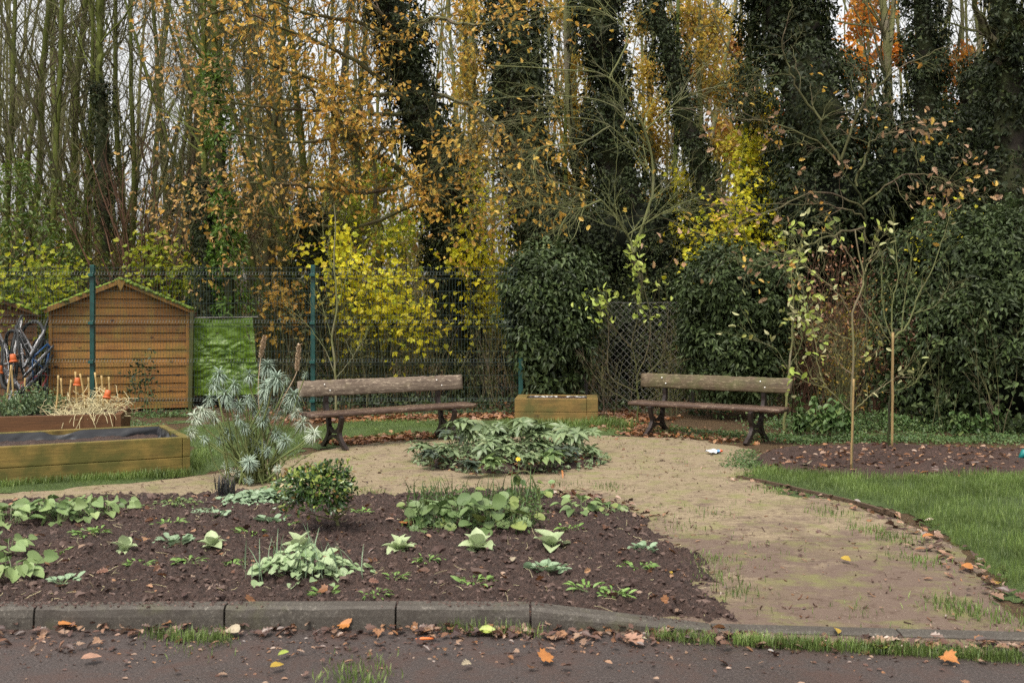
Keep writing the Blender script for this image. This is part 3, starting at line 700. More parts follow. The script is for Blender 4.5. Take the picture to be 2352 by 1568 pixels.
KS = [(-4.23, -3.325, .108, .108, 5.03, 5.03, None), (-3.32, -2.415, .108, .108, 5.03, 5.02, 'mossy kerb stone cut off by the left picture edge'),
      (-2.41, -1.455, .108, .11, 5.02, 5.02, 'grey kerb stone directly below the pale round-leaved weeds on the far left soil'),
      (-1.45, -.59, .11, .112, 5.02, 5.02, 'grey kerb stone below the silvery dead-nettle clump, orange leaf at its foot'),
      (-.585, .09, .112, .11, 5.02, 5.015, 'last full-height grey kerb stone before the sloping one'),
      (.096, 1.0, .11, .02, 5.015, 4.945, 'sloping moss-stained kerb stone dropping to the path entrance'),
      (1.004, 1.91, .02, .017, 4.945, 4.87, 'flush kerb stone at the near edge of the sandy path, left one'),
      (1.914, 2.82, .017, .017, 4.87, 4.79, 'flush kerb stone at the near edge of the sandy path, right one, green with grass')]
for k in KS[1:]: kerbstone(*k)
# ---- benches
def flatbar(mb, pts, w, t, n=14):
    """flat iron bar bent in the local YZ plane at x=0: width w (in plane), thickness t (along x)"""
    p = poly(pts, n); T = np.gradient(p, axis=0); T = nz(T); Nn = np.stack([0 * T[:, 0], -T[:, 2], T[:, 1]], -1)
    X = A([1., 0, 0])[None]
    w = np.broadcast_to(np.asarray(w, float), (n,))[:, None]
    V = np.stack([p + Nn * w / 2 + X * t / 2, p - Nn * w / 2 + X * t / 2, p - Nn * w / 2 - X * t / 2, p + Nn * w / 2 - X * t / 2], 1).reshape(-1, 3)
    i = np.arange(n - 1)[:, None] * 4; j = np.arange(4)[None]; j2 = (j + 1) % 4
    F = np.stack([i + j, i + j2, i + 4 + j2, i + 4 + j], -1).reshape(-1, 4)
    addm(mb, V, [F, A([[3, 2, 1, 0]]), A([[0, 1, 2, 3]]) + (n - 1) * 4])
def plank(L, c, w, t, tilt, mat_wob=.004, seed=0):
    """board along local X with softened, slightly worn edges; w in the tilted plane"""
    n = 36; x = np.linspace(-L / 2, L / 2, n); r = np.random.default_rng(seed)
    prof = []
    for (sy, sz) in ((-1, -1), (1, -1), (1, 1), (-1, 1)):
        for (dy, dz) in ((0, .3), (.3, 0)) if (sy, sz) in ((-1, -1), (1, 1)) else ((.3, 0), (0, .3)):
            prof.append((sy * (w / 2 - dy * t * .8), sz * (t / 2 - dz * t * .8)))
    prof = A(prof); m = len(prof)
    V = np.zeros((n, m, 3)); V[:, :, 0] = x[:, None]; V[:, :, 1] = prof[None, :, 0]; V[:, :, 2] = prof[None, :, 1]
    wob = r.normal(size=(n, m)) * mat_wob; V[:, :, 1] += wob * .7; V[:, :, 2] += wob * .4 + .006 * np.sin(x * 1.3)[:, None]
    V[0, :, 0] += .012 * r.normal(size=m) * .4; V[-1, :, 0] += .012 * r.normal(size=m) * .4
    ca, sa = math.cos(tilt), math.sin(tilt)
    y = V[:, :, 1] * ca - V[:, :, 2] * sa; z = V[:, :, 1] * sa + V[:, :, 2] * ca
    V[:, :, 1] = y; V[:, :, 2] = z; V = V.reshape(-1, 3) + A(c)
    i = np.arange(n - 1)[:, None] * m; j = np.arange(m)[None]; j2 = (j + 1) % m
    F = np.stack([i + j, i + j2, i + m + j2, i + m + j], -1).reshape(-1, 4)
    mb = MB(); addm(mb, V, [F, np.arange(m)[::-1][None], (np.arange(m) + (n - 1) * m)[None]]); return mb
def bench(label, center, rz, L, boardm, seed):
    """local: X along bench, -Y front"""
    root = thing('park_bench', label, 'bench', center, 'weathered benches round the circular bed', rz)
    part('seat', plank(L, (0, -.02, .435), .30, .055, R(2), seed=seed), SEATW, root, True, True)
    bk = part('backrest', plank(L, (0, .205, .735), .20, .05, R(78), seed=seed + 5), boardm, root, True, True)
    for s in (-1, 1):
        x0 = s * (L / 2 - .38)
        mb = MB()
        flatbar(mb, [(0, -.20, .40), (0, -.17, .30), (0, -.135, .20), (0, -.19, .10), (0, -.33, 0)], .055, .05)     # front leg
        flatbar(mb, [(0, .16, .40), (0, .14, .30), (0, .125, .20), (0, .18, .10), (0, .31, 0)], .055, .05)       # rear leg
        flatbar(mb, [(0, -.185, .38), (0, -.14, .27), (0, -.012, .205), (0, .115, .27), (0, .15, .38)], .038, .038)   # U brace
        flatbar(mb, [(0, -.28, .03), (0, -.15, .115), (0, -.008, .155), (0, .135, .115), (0, .26, .03)], .036, .038)  # arch
        flatbar(mb, [(0, -.17, .402), (0, -.02, .398), (0, .16, .405)], .03, .06, 6)                                 # seat bearer
        lg = part('leg', MB(), IRON, root) if False else None
        mb.V = [v + A([x0, 0, 0]) if len(v) else v for v in mb.V]
        part('leg', mb, IRON, root, False, True)
        mb = MB()
        flatbar(mb, [(0, .10, .39), (0, .175, .44), (0, .21, .53), (0, .205, .62), (0, .225, .71), (0, .262, .83)], [.055] * 5 + [.06] * 5 + [.05] * 6, .05, 16)
        mb.V = [v + A([x0, .012, 0]) if len(v) else v for v in mb.V]
        part('back_support', mb, IRON, root, False, True)
        for (dx, dz) in ((-.035, .045), (.035, -.03)):
            mb = MB(); cz = .735 + dz; cy = .205 - .027 + dz * .2
            mb.addp(lathe([(0.0, .006), (.009, .005), (.012, 0), (.012, -.006)], (x0 + dx, cy - .004, cz), 8, (0, -1, .2)))
            part('bolt', mb, BOLT, bk, True, True)
    return root
b1a, b1b = g(717, 953, 0), None
def bench_from(pl, pr, label, boardm, seed):
    """pl, pr: front seat corners in the picture at seat height"""
    a = g(pl[0], pl[1], .455); b = g(pr[0], pr[1], .455); d = (b - a)[:2]; L = float(np.hypot(*d)); rz = math.atan2(d[1], d[0])
    back = A([-math.sin(rz), math.cos(rz)])
    c = (a + b)[:2] / 2 + back * .17
    return bench(label, (c[0], c[1], 0.0), rz, L, boardm, seed)
B1 = bench_from((717, 951), (1096, 928), 'long brown plank bench on iron legs behind the grey-green spiky plant', BENCHW, 3)
B2 = bench_from((1441, 921), (1789, 941), 'mossy green-brown plank bench on iron legs in front of the ivy hedge', BENCHW2, 9)
# ---- timber raised beds
def sleeper_box(name, label, corner, rz, Lx, Ly, mat, t=.075, h=.2, rows=2, soil_z=None, soilm=None, liner=False, group='timber raised beds', end='front', wob=0.0):
    """corner = front right ground corner; extends to local -X and +Y; rz rotates about the corner"""
    root = thing(name, label, 'raised bed', corner, group, rz)
    for r in range(rows):
        z = h / 2 + r * (h + .004) - .02
        alt = r % 2 == 0
        def brd(c, s, nm='board'):
            mb = MB(); addbox(mb, c, s, bev=.008); return part(nm, mb, mat, root, False, True)
        if end == 'front':   # front board stops short of the corner where the side board's end shows
            sh = t if (not alt) else t
            brd((-(Lx + sh) / 2, t / 2, z), (Lx - sh - .004, t, h))
            brd((-t / 2 + .002 * (r % 2), Ly / 2, z), (t, Ly, h), 'side_board')
            brd((-Lx + t / 2, Ly / 2 + t / 2, z), (t, Ly - t - .004, h), 'side_board')
            brd((-Lx / 2, Ly - t / 2, z), (Lx - 2 * t - .006, t, h))
    top = rows * (h + .004) - .02
    if soil_z is not None:
        def f(X, Y): return 0 * X + soil_z + .02 * fbm(X, Y, 5, 4, 15) + .018 * np.abs(fbm(X, Y, 16, 3, 16))
        mb = MB().addp(heightfield(-Lx + t, -t, t, Ly - t, .03, f, -9)); part('soil_fill', mb, soilm or SOIL, root, True, True)
    if liner:
        # crinkled black liner hanging along the back and side inner faces
        mb = MB()
        n = 90; m = 8
        for (p0, p1, nrm) in (((-Lx + t, Ly - t), (-t, Ly - t), (0, -1)), ((-t, Ly - t), (-t, t), (-1, 0))):
            u = np.linspace(0, 1, n)[:, None]; v = np.linspace(0, 1, m)[None]
            x = p0[0] + (p1[0] - p0[0]) * u; y = p0[1] + (p1[1] - p0[1]) * u
            off = .008 + .03 * v + .018 * (1 + fbm(u * 14 + 0 * v, v * 1.5 + u * 3, 1, 3, 8)) * (.3 + v)
            topz = top - .012 - .05 * smooth(fbm(u * 5, 0 * u + 2.2, 1, 2, 3), .2, .8)
            z = topz + (soil_z - .03 - topz) * v
            V = np.stack([x + nrm[0] * off, y + nrm[1] * off, z + 0 * off], -1).reshape(-1, 3)
            i = np.arange(n - 1)[:, None] * m; j = np.arange(m - 1)[None]
            mb.add(V, np.stack([i + j, i + j + 1, i + m + j + 1, i + m + j], -1).reshape(-1, 4))
        part('liner', mb, LINER, root, True, True)
    return root
rzb = math.atan2(.85, 1.52)
sleeper_box('raised_bed', 'big two-sleeper raised bed with black liner and bare soil at the left', g(437, 1089), rzb, 2.6, 1.42, TIMBER, soil_z=.28, liner=True)
c2 = g(275, 1075); c2 = A([-4.87, 12.4, 0])
sleeper_box('raised_bed', 'dark red-brown raised bed full of greenery and straw near the shed', c2, rzb * .55, 3.0, 1.3, TIMBERD, h=.215, soil_z=.36)
sleeper_box('raised_bed', 'small square timber planter between the two benches', (1.315, 15.25, 0), R(-4), 1.28, .95, TIMBER2, h=.2, soil_z=.34, liner=True, t=.17)
# leaves and a few litter leaves in the big bed handled by litter parts below
def bedpt(x, y, z):  # local point of the first raised bed in world
    c = g(437, 1089); return c + A([x * math.cos(rzb) - y * math.sin(rzb), x * math.sin(rzb) + y * math.cos(rzb), z])
# ---- sheds
def shed(name, label, center, rz, W, D, eave, peak, mat, trim, roofm, finial=True, board=.15):
    """local: gable wall on y=0 facing -Y, centred on x=0"""
    root = thing(name, label, 'shed', center, None, rz)
    mb = MB(); z = .03; k = 0
    hw = W / 2
    half_at = lambda zz: hw if zz <= eave else hw * max(0.0, (peak - zz) / (peak - eave))
    while z < peak - .04:
        z1 = min(z + board, peak - .015)
        a0, a1 = half_at(z), half_at(z1 - .004)
        zt = z1 - .009
        # shiplap: each board leans out a little at its foot
        yb, yt = -.024, -.004
        V = [(-a0, yb, z), (a0, yb, z), (a1, yt - .008, zt - .012), (a1, yt, zt), (-a1, yt, zt), (-a1, yt - .008, zt - .012), (-a0, .012, z), (a0, .012, z), (a1, .012, zt), (-a1, .012, zt)]
        if z < eave < zt:  # board crossing the eave line keeps full width to the eave
            pass
        addm(mb, A(V, float), [A([[0, 1, 2, 5], [5, 2, 3, 4], [6, 7, 1, 0], [4, 3, 8, 9]])])
        z = z1; k += 1
    part('front_wall', mb, mat, root, False, True)
    mb = MB(); addbox(mb, (-hw + .01, D / 2 + .03, eave / 2 + .01), (.03, D - .05, eave - .05), bev=.002)
    addbox(mb, (hw - .01, D / 2 + .03, eave / 2 + .01), (.03, D - .05, eave - .05), bev=.002); part('side_wall', mb, mat, root, False, True)
    mb = MB(); V = A([(-hw, D, .03), (hw, D, .03), (hw, D, eave), (0, D, peak), (-hw, D, eave)], float); addm(mb, V, [A([[4, 3, 2, 1, 0]])]); part('back_wall', mb, mat, root, False, True)
    for s in (-1, 1):
        mb = MB(); addbox(mb, (s * (hw - .022), -.026, eave / 2), (.05, .02, eave - .06), bev=.003); part('corner_trim', mb, trim, root, False, True)
        ang = math.atan2(peak - eave, hw); Ls = math.hypot(hw, peak - eave) + .09
        mx = s * (hw + .06) / 2; mz = (peak + eave) / 2 - .02
        mb = MB(); V, Fs = box((0, 0, 0), (Ls, D + .16, .022), bev=.004)
        Mx = Matrix.Translation((s * (hw + .075) / 2, D / 2 - .02, (peak + eave) / 2 + .012)) @ Matrix.Rotation(s * ang, 4, 'Y')
        V = A([(Mx @ Vector(v))[:] for v in V]); addm(mb, V, Fs)
        rf = part('roof', mb, roofm, root, False, True)
        # moss cushions on the felt
        if roofm is MOSSROOF:
            n = 700; t = ru(0, 1, n); y = np.where(ru(0, 1, n) < (.45 if s > 0 else .06), ru(-.125, -.06, n), ru(-.09, D, n))
            x = s * t * (hw + .10); zz = peak - (peak - eave) * np.abs(x) / hw + .028
            c = np.stack([x, y, zz], -1); cv, cf = clod(1); sz = ru(.012, .045, n)
            V = c[:, None] + sz[:, None, None] * cv[None] * A([1.3, 1.3, .7]) * (1 + .2 * rn(n, len(cv), 1))
            m2 = MB().add(V, (cf[None] + (np.arange(n) * len(cv))[:, None, None]).reshape(-1, 3)); mo = part('moss', m2, MOSSROOF, rf, True, True); mo['kind'] = 'stuff'
        mb = MB(); V, Fs = box((0, 0, 0), (Ls, .022, .085), bev=.004)
        Mx = Matrix.Translation((s * (hw + .075) / 2, -.115, (peak + eave) / 2 - .03)) @ Matrix.Rotation(s * ang, 4, 'Y')
        V = A([(Mx @ Vector(v))[:] for v in V]); addm(mb, V, Fs); part('bargeboard', mb, trim, root, False, True)
    if finial:
        mb = MB(); V = A([(0, -.15, peak + .06), (.075, -.15, peak - .03), (0, -.15, peak - .19), (-.075, -.15, peak - .03)], float)
        V = np.concatenate([V, V + A([0, .022, 0])]); addm(mb, V, [A([[3, 2, 1, 0], [4, 5, 6, 7]]), A([[0, 1, 5, 4], [1, 2, 6, 5], [2, 3, 7, 6], [3, 0, 4, 7]])]); part('finial', mb, trim, root, False, True)
    return root
sp = at(277, 944, 17.6); sp[2] = 0
SH = shed('garden_shed', 'orange-brown shiplap shed with pointed gable seen through the green fence', sp, math.atan2(6.9, 17.6), 2.30, 2.0, 1.80, 2.30, SHEDW, SHEDTRIM, MOSSROOF)
sp2 = at(-72, 944, 18.6); sp2[2] = 0
shed('garden_shed', 'darker old shed with green mossy roof at the left picture edge', sp2, math.atan2(9.9, 18.6), 2.3, 2.0, 1.74, 2.22, SHEDOLD, SHEDOLD, MOSSROOF, False)
# leaning grey post between shed and tarpaulin
mb = MB(); p0 = at(437, 944, 17.4); p1 = at(441, 716, 17.4); rod(mb, [p0, (p0 + p1) / 2, p1], .045, 4); solo('post', mb, BARK_DULL, 'weathered grey post at the right corner of the orange shed', 'post', (p0[0], p0[1], 0))
# ---- green tarpaulin
def tarp():
    d = 18.3; tl = at(441, 730, d); tr = at(580, 729, d); bl = at(446, 908, d); br = at(599, 905, d)
    root = thing('tarpaulin', 'bright green crinkled tarpaulin hung beside the orange shed', 'tarpaulin', (tl[0], d, 0))
    n, m = 90, 110; u = np.linspace(0, 1, n)[:, None]; v = np.linspace(0, 1, m)[None]
    P = ((1 - u) * (1 - v))[..., None] * tl + (u * (1 - v))[..., None] * tr + ((1 - u) * v)[..., None] * bl + (u * v)[..., None] * br
    w = .05 * fbm(u * 3 + 0 * v, v * 5 + 0 * u, 1, 4, 19) + .05 * (.5 - np.abs(fbm(u * 4 + v * .8, v * 11 + u, 1, 3, 20, .55))) * smooth(v, .1, .5) + .05 * np.exp(-((u - .78 - .06 * v) / .05) ** 2) - .05 * np.exp(-((u - .62) / .05) ** 2) * v
    P[..., 1] += w * (.25 + .75 * np.sin(np.pi * np.clip(v * .9 + .05, 0, 1)))
    P[..., 2] += -.03 * np.sin(u * math.pi) * (1 - v) ** 3
    i = np.arange(n - 1)[:, None] * m; j = np.arange(m - 1)[None]
    F = np.stack([i + j, i + m + j, i + m + j + 1, i + j + 1], -1).reshape(-1, 4)
    part('sheet', MB().add(P.reshape(-1, 3), F), TARP, root, True)
    mb = MB(); rod(mb, [tl + A([-.05, .03, 0]), tr + A([.1, .03, .01])], .012, 6); part('rail', mb, GALV, root)
    for q in (tl, tr): mb = MB(); rod(mb, [A([q[0], q[1] + .05, 0]), A([q[0], q[1] + .05, q[2] + .02])], .022, 6); part('post', mb, BARK_DULL, root)
tarp()
# ---- green mesh fences
def mesh_fence(label, y, x0, x1, posts, top, postw, pitch=.05, wire=.0024, folds=True, post_top=None, low=.03):
    root = thing('mesh_fence', label, 'fence', (x0, y, 0), 'green mesh fences')
    xs = [x0] + [p for p in posts if x0 < p < x1] + [x1]
    for a, b in zip(xs[:-1], xs[1:]):
        mb = MB(); a += .02; b -= .02
        n = int((b - a) / pitch); X = np.linspace(a, b, n)
        zs = [low]; fz = [.25, .9, 1.55, top - .12]
        prof = [(low, 0)]
        for f in fz: prof += [(f - .05, 0), (f, -.035), (f + .05, 0)]
        prof += [(top + .03, 0)]
        prof = A(prof)
        P = np.zeros((n, len(prof), 3)); P[:, :, 0] = X[:, None]; P[:, :, 1] = y + prof[None, :, 1]; P[:, :, 2] = prof[None, :, 0]
        mb.addp(tubes(P, np.full(P.shape[:2], wire), 3))
        hz = list(np.arange(low + .05, top - .1, .2)) + [f for f in fz] + [f - .05 for f in fz] + [f + .05 for f in fz] + [top]
        hz = A(sorted(hz)); yy = y + np.interp(hz, prof[:, 0], prof[:, 1]) - wire
        P = np.zeros((len(hz), 2, 3)); P[:, 0, 0] = a - .015; P[:, 1, 0] = b + .015; P[:, :, 1] = yy[:, None]; P[:, :, 2] = hz[:, None]
        mb.addp(tubes(P, np.full(P.shape[:2], wire * 1.3), 4))
        part('mesh_panel', mb, FENCEW, root)
    for p in posts:
        mb = MB(); h = post_top or top + .05
        addbox(mb, (p, y + .045, h / 2 - .1), (postw, .06, h + .2), bev=.005)
        po = part('fence_post', mb, FENCEG, root)
        for zc in (.25, .9, 1.55, top - .12):
            mb = MB(); addbox(mb, (p, y - .02, zc), (postw + .012, .05, .05), bev=.004); part('clamp', mb, FENCEG, po)
    return root
fx = lambda px, d: (px - CX) * d / S
mesh_fence('tall green welded mesh fence in front of the sheds and behind the left bench', 16.6, fx(-330, 16.6), fx(1190, 16.6), [fx(-300, 16.6), fx(210, 16.6), fx(718, 16.6)], 2.47, .075)
mesh_fence('second green mesh fence further back in the wood, its posts just above the bench', 20.4, fx(385, 20.4), fx(1360, 20.4), [fx(432, 20.4), fx(705, 20.4), fx(1040, 20.4)], 2.10, .11, .06)
mb = MB(); p = at(1196, 900, 16.55); addbox(mb, (p[0], p[1], .48), (.075, .06, .98), bev=.005); solo('fence_post', mb, FENCEG, 'short cut-off green post at the foot of the ivy column', 'post', (p[0], p[1], 0))
# ---- chain link fence
def chainlink():
    d = 17.2; x0, x1 = fx(1345, d), fx(1590, d); zt = at(0, 693, d)[2]
    root = thing('chain_link_fence', 'grey chain-link fence between the two ivy masses', 'fence', (x0, d, 0))
    mb = MB(); p = .115; h = zt
    n = int((x1 - x0 + h) / p) + 1
    for s in (1, -1):
        for k in range(n):
            if s > 0: xa = x0 - h + k * p; xb = xa + h
            else: xa = x0 + k * p; xb = xa - h
            pts = np.linspace(0, 1, 24); X = xa + (xb - xa) * pts; Z = h * pts
            keep = (X >= x0) & (X <= x1)
            if keep.sum() < 2: continue
            X, Z = X[keep], Z[keep]
            P = np.stack([X, d + .008 * np.cos(np.arange(len(X)) * math.pi) * s + .03 * np.sin(X * 3), Z], -1)
            mb.addp(tubes(P, np.full((len(P),), .0032), 3))
    part('wire_mesh', mb, GALV, root)
    mb = MB(); rod(mb, [(x0, d, zt), ((x0 + x1) / 2, d, zt - .02), (x1, d, zt)], .004, 4); part('top_wire', mb, GALV, root)
    for x in (x0, x1): mb = MB(); addbox(mb, (x, d + .05, zt / 2), (.08, .08, zt), bev=.006); part('fence_post', mb, KERB, root)
chainlink()
# ---- heap of bicycle wheels between the sheds
def wheel(root_loc, axis, rad, label, tyre=True):
    root = thing('bicycle_wheel', label, 'wheel', root_loc, 'bicycle wheels heaped between the sheds')
    ax = nz(A(axis, float)); c = A(root_loc, float)
    part('rim', MB().addp(torus(c, rad - .02, .024, ax, 44, 6, .75)), RIM, root, True)
    if tyre: part('tyre', MB().addp(torus(c, rad + .014, .019, ax, 44, 7)), TYRE, root, True)
    x = nz(np.cross(ax, [0.02, .1, 1])); y = np.cross(ax, x)
    n = 28; a = np.arange(n) * 2 * math.pi / n; o = ((np.arange(n) % 2) * 2 - 1) * .03
    hub = c + (np.cos(a + .5 * ((np.arange(n) // 2 % 2) * 2 - 1))[:, None] * x + np.sin(a + .5 * ((np.arange(n) // 2 % 2) * 2 - 1))[:, None] * y) * .02 + o[:, None] * ax
    rim = c + (np.cos(a)[:, None] * x + np.sin(a)[:, None] * y) * (rad - .02)
    P = np.stack([hub, rim], 1); part('spokes', MB().addp(tubes(P, np.full(P.shape[:2], .0016), 3)), SPOKE, root)
    mb = MB(); rod(mb, [c - ax * .05, c + ax * .05], .014, 8); part('hub', mb, SPOKE, root)
    return root
WH = [(13, 835, 17.0, (1, .35, .05), .36, 'upright silver wheel rim at the far left of the heap by the old shed'), (30, 815, 17.3, (1, .5, -.1), .34, 'wheel leaning behind the orange pot on its cane'),
      (48, 812, 17.2, (1, .55, .1), .35, 'wheel with its rim seen narrow, third from the left in the heap'), (60, 790, 17.5, (.9, .2, .35), .35, 'high silver wheel tilted towards the old shed wall'),
      (80, 800, 17.1, (.8, .6, -.35), .36, 'large silver wheel arching in the middle of the heap'), (96, 772, 17.6, (.85, .5, -.25), .34, 'topmost wheel reaching the eave of the orange shed'),
      (50, 890, 16.95, (.75, .5, -.45), .33, 'low silver wheel just above the bluish kale'), (78, 872, 17.0, (.75, .45, -.55), .34, 'wheel slanting right behind the bean canes'),
      (100, 850, 17.2, (.85, .4, -.4), .30, 'small wheel close to the corner of the orange shed'), (108, 885, 17.3, (.9, .5, -.1), .33, 'dark-tyred wheel pressed against the orange shed wall'),
      (20, 905, 17.1, (1, .3, -.25), .33, 'low wheel at the left end of the heap behind the kale'), (70, 840, 17.6, (.9, .7, .2), .35, 'wheel buried at the back of the heap, mostly tyre'),
      (112, 805, 17.5, (.95, .35, -.15), .33, 'wheel on edge beside the blue tube')]
WH += [(6, 790, 17.4, (.9, .5, .3), .35, 'wheel tilted against the old shed at the top left of the heap'), (38, 770, 17.6, (.95, .4, -.2), .35, 'wheel standing highest at the left half of the heap'), (88, 830, 16.95, (.8, .5, -.6), .34, 'silver wheel leaning far right in front of the heap'), (35, 880, 16.9, (.85, .4, .5), .33, 'silver wheel leaning left at the front of the heap')]
for (px, py, d, ax, r, lb) in WH: wheel(at(px, py, d), (ax[0], ax[1] * .35 + .22, ax[2] * 1.3), r, lb)
for (px, py, ax, lb) in ((40, 800, (.6, .9, .3), 'bare black tyre at the back of the heap, upper left'), (72, 780, (.5, .9, -.2), 'bare black tyre at the back of the heap below the old roof'), (98, 820, (.6, .8, .1), 'bare black tyre behind the wheels nearest the orange shed'), (60, 860, (.4, 1, .2), 'bare black tyre low at the back of the heap'), (95, 885, (.5, .9, -.3), 'bare black tyre at the bottom right of the heap'), (20, 850, (.7, .8, -.1), 'bare black tyre behind the left-hand orange pot')):
    c_ = at(px, py, 17.75); solo('bicycle_tyre', MB().addp(torus(c_, .33, .03, ax, 44, 8)), TYRE, lb, 'tyre', c_, 'black tyres at the back of the wheel heap', True)
def bikeframe(label, mat, px, py, d, rot, group='bicycle frames in the wheel heap'):
    o = at(px, py, d); root = thing('bicycle_frame', label, 'bicycle frame', o, group)
    P = {'bb': (0, 0, 0), 'seat': (-.11, 0, .34), 'ht': (.29, 0, .34), 'hb': (.31, 0, .26), 'rear': (-.3, 0, .02)}
    Mx = Matrix.Rotation(rot[0], 3, 'Z') @ Matrix.Rotation(rot[1], 3, 'Y')
    q = {k: A((Mx @ Vector(v))[:]) + o for k, v in P.items()}
    mb = MB()
    for a, b, r in (('bb', 'seat', .016), ('seat', 'ht', .016), ('bb', 'hb', .02), ('ht', 'hb', .02), ('bb', 'rear', .011), ('seat', 'rear', .010)): rod(mb, [q[a], q[b]], r, 8)
    part('tubes', mb, mat, root, True)
bikeframe('blue bicycle frame stuck in the heap beside the orange shed', BLUEP, 104, 850, 17.05, (R(70), R(-35)))
bikeframe('red bicycle frame low in the heap behind the bean canes', REDP, 84, 915, 16.9, (R(40), R(-25)))
# ---- canes, straw, pots and greens of the second raised bed
def cane(p0, p1, label):
    mb = MB(); p0, p1 = A(p0), A(p1); n = 9; P = poly([p0, (p0 + p1) / 2 + .01 * rn(3), p1], n); r = np.full(n, .0085); r[2::3] = .0105
    rod(mb, P, r * 1.25, 7); return solo('bamboo_cane', mb, BAMBOO, label, 'cane', p0, 'bamboo canes in the straw-covered raised bed', True)
CN = [((128, 945), (134, 862), 'leftmost bamboo cane of the row in the straw'), ((147, 955), (140, 868), 'thick pale cane second from the left in the straw'), ((178, 940), (173, 853), 'cane holding up the orange pot hung above the straw'),
      ((196, 938), (184, 858), 'slanted cane just right of the hung orange pot'), ((205, 952), (203, 866), 'stout upright cane in the middle of the straw'), ((228, 940), (218, 855), 'tall cane crossing in front of the green fence post'),
      ((238, 938), (233, 862), 'upright cane right of the green fence post'), ((252, 945), (240, 890), 'short cane carrying the lower orange pot'), ((160, 930), (164, 872), 'thin brown cane behind the straw tangle'), ((245, 935), (250, 865), 'thin dark cane at the right end of the straw'),
      ((12, 960), (26, 838), 'cane under the left orange pot leaning right'), ((33, 960), (26, 838), 'cane under the left orange pot leaning left'), ((62, 900), (58, 868), 'cane stump standing in the kale'), ((-4, 960), (-2, 842), 'cane under the half-seen pot at the picture edge')]
def zb(p): return A([p[0], p[1], max(p[2], .33)])
for k, (a, b, lb) in enumerate(CN):
    d = 12.75 + .35 * ((k * 37) % 10) / 10
    cane(zb(at(a[0], a[1], d)), at(b[0], b[1], d), lb)
def pot(px, py, d, axis, label):
    o = at(px, py, d); root = thing('plant_pot', label, 'plant pot', o, 'orange plastic pots on the canes')
    ax = nz(A(axis, float))
    prof = [(0, .05), (.032, .05), (.034, .047), (.043, -.035), (.049, -.036), (.049, -.055), (.044, -.055), (.041, -.036), (.031, .044), (0, .044)]
    bd = part('body', MB().addp(lathe(A(prof[:4] + [(.041, -.036), (.031, .044), (0, .044)]) , o, 18, ax)), POT, root, True)
    part('rim', MB().addp(lathe([(.0435, -.034), (.05, -.035), (.05, -.056), (.0435, -.056), (.0435, -.034)], o, 18, ax)), POT, bd, True)
pot(30, 822, 12.9, (-.15, .1, 1), 'orange plastic pot upside down on a cane before the wheel heap')
pot(178, 876, 12.8, (.05, .1, 1), 'orange plastic pot hung on a cane above the straw')
pot(247, 905, 12.6, (.1, .25, .9), 'orange plastic pot low on the right-hand cane')
pot(-2, 848, 12.9, (0, .1, 1), 'orange plastic pot cut off by the left picture edge')
# straw tangle
mb = MB(); c = at(195, 935, 12.75)
n = 330; P0 = np.stack([ru(fx(120, 12.7), fx(268, 12.7), n), 12.75 + .22 * rn(n), ru(.36, .62, n)], -1); P0[:, 2] = .37 + (P0[:, 2] - .37) * np.exp(-((P0[:, 0] - fx(215, 12.7)) / .3) ** 2)
a = ru(0, 6.283, n); D = np.stack([np.cos(a), np.sin(a) * .5, .35 * rn(n)], -1); P = grow(P0, D, ru(.12, .4, n), 8, .3, -.09); P[:, :, 2] = np.maximum(P[:, :, 2], .36)
mb.addp(tubes(P, np.full(P.shape[:2], .0032), 4))
n = 16; P0 = np.stack([ru(fx(165, 12.4), fx(255, 12.4), n), np.full(n, 12.36), np.full(n, .44)], -1); P = grow(P0, np.stack([.4 * rn(n), -.5 + 0 * ru(0, 1, n), 0 * ru(0, 1, n) + .1], -1), ru(.15, .3, n), 6, .15, -.35)
mb.addp(tubes(P, np.full(P.shape[:2], .003), 4))
solo('straw_tangle', mb, STRAW, 'tangle of pale dead bean stalks over the canes', 'dead stalks', (c[0], 12.75, .36))
def foliage_mound(mb, c, rad, n, s0, s1, T, ang=.6):
    """leaves clumped over an ellipsoid mound"""
    k = max(3, n // 22); q = nz(rn(k, 3)); q[:, 2] = np.abs(q[:, 2]) ; C = c + q * A(rad) * ru(.45, 1, k)[:, None]
    ix = rng.integers(0, k, n); P = C[ix] + rn(n, 3) * A(rad) * .16; Nn = nz(q[ix] + A([0, 0, .5]) + .5 * rn(n, 3)); D = rn(n, 3) + A([0, 0, -.1]) + q[ix] * .6
    mb.addp(leaves(P, Nn, D, ru(s0, s1, n), T))
for (px, py, d, rad, n, lb) in ((30, 925, 12.6, (.28, .3, .22), 900, 'bluish feathery kale at the left end of the dark raised bed'), (85, 915, 12.9, (.35, .3, .30), 1300, 'bluish-green bushy kale left of the bean canes'), (-60, 930, 12.6, (.35, .3, .24), 600, 'bluish kale half cut off at the left picture edge')):
    o = at(px, 952, d); o[2] = .36
    root = thing('kale_plant', lb, 'plant', o, 'greens in the dark raised bed'); m_ = MB(); foliage_mound(m_, o + A([0, 0, .05]), rad, n, .02, .05, T_OVAL); part('foliage', m_, KALE, root)
    m_ = MB(); P = grow(np.repeat(o[None], 26, 0) + rn(26, 3) * A([.12, .12, 0]), rn(26, 3) * A([.4, .4, 0]) + A([0, 0, 1]), ru(.2, .42, 26), 4, .2); m_.addp(tubes(P, np.full(P.shape[:2], .005), 4)); part('stems', m_, STEM_GREEN, root)
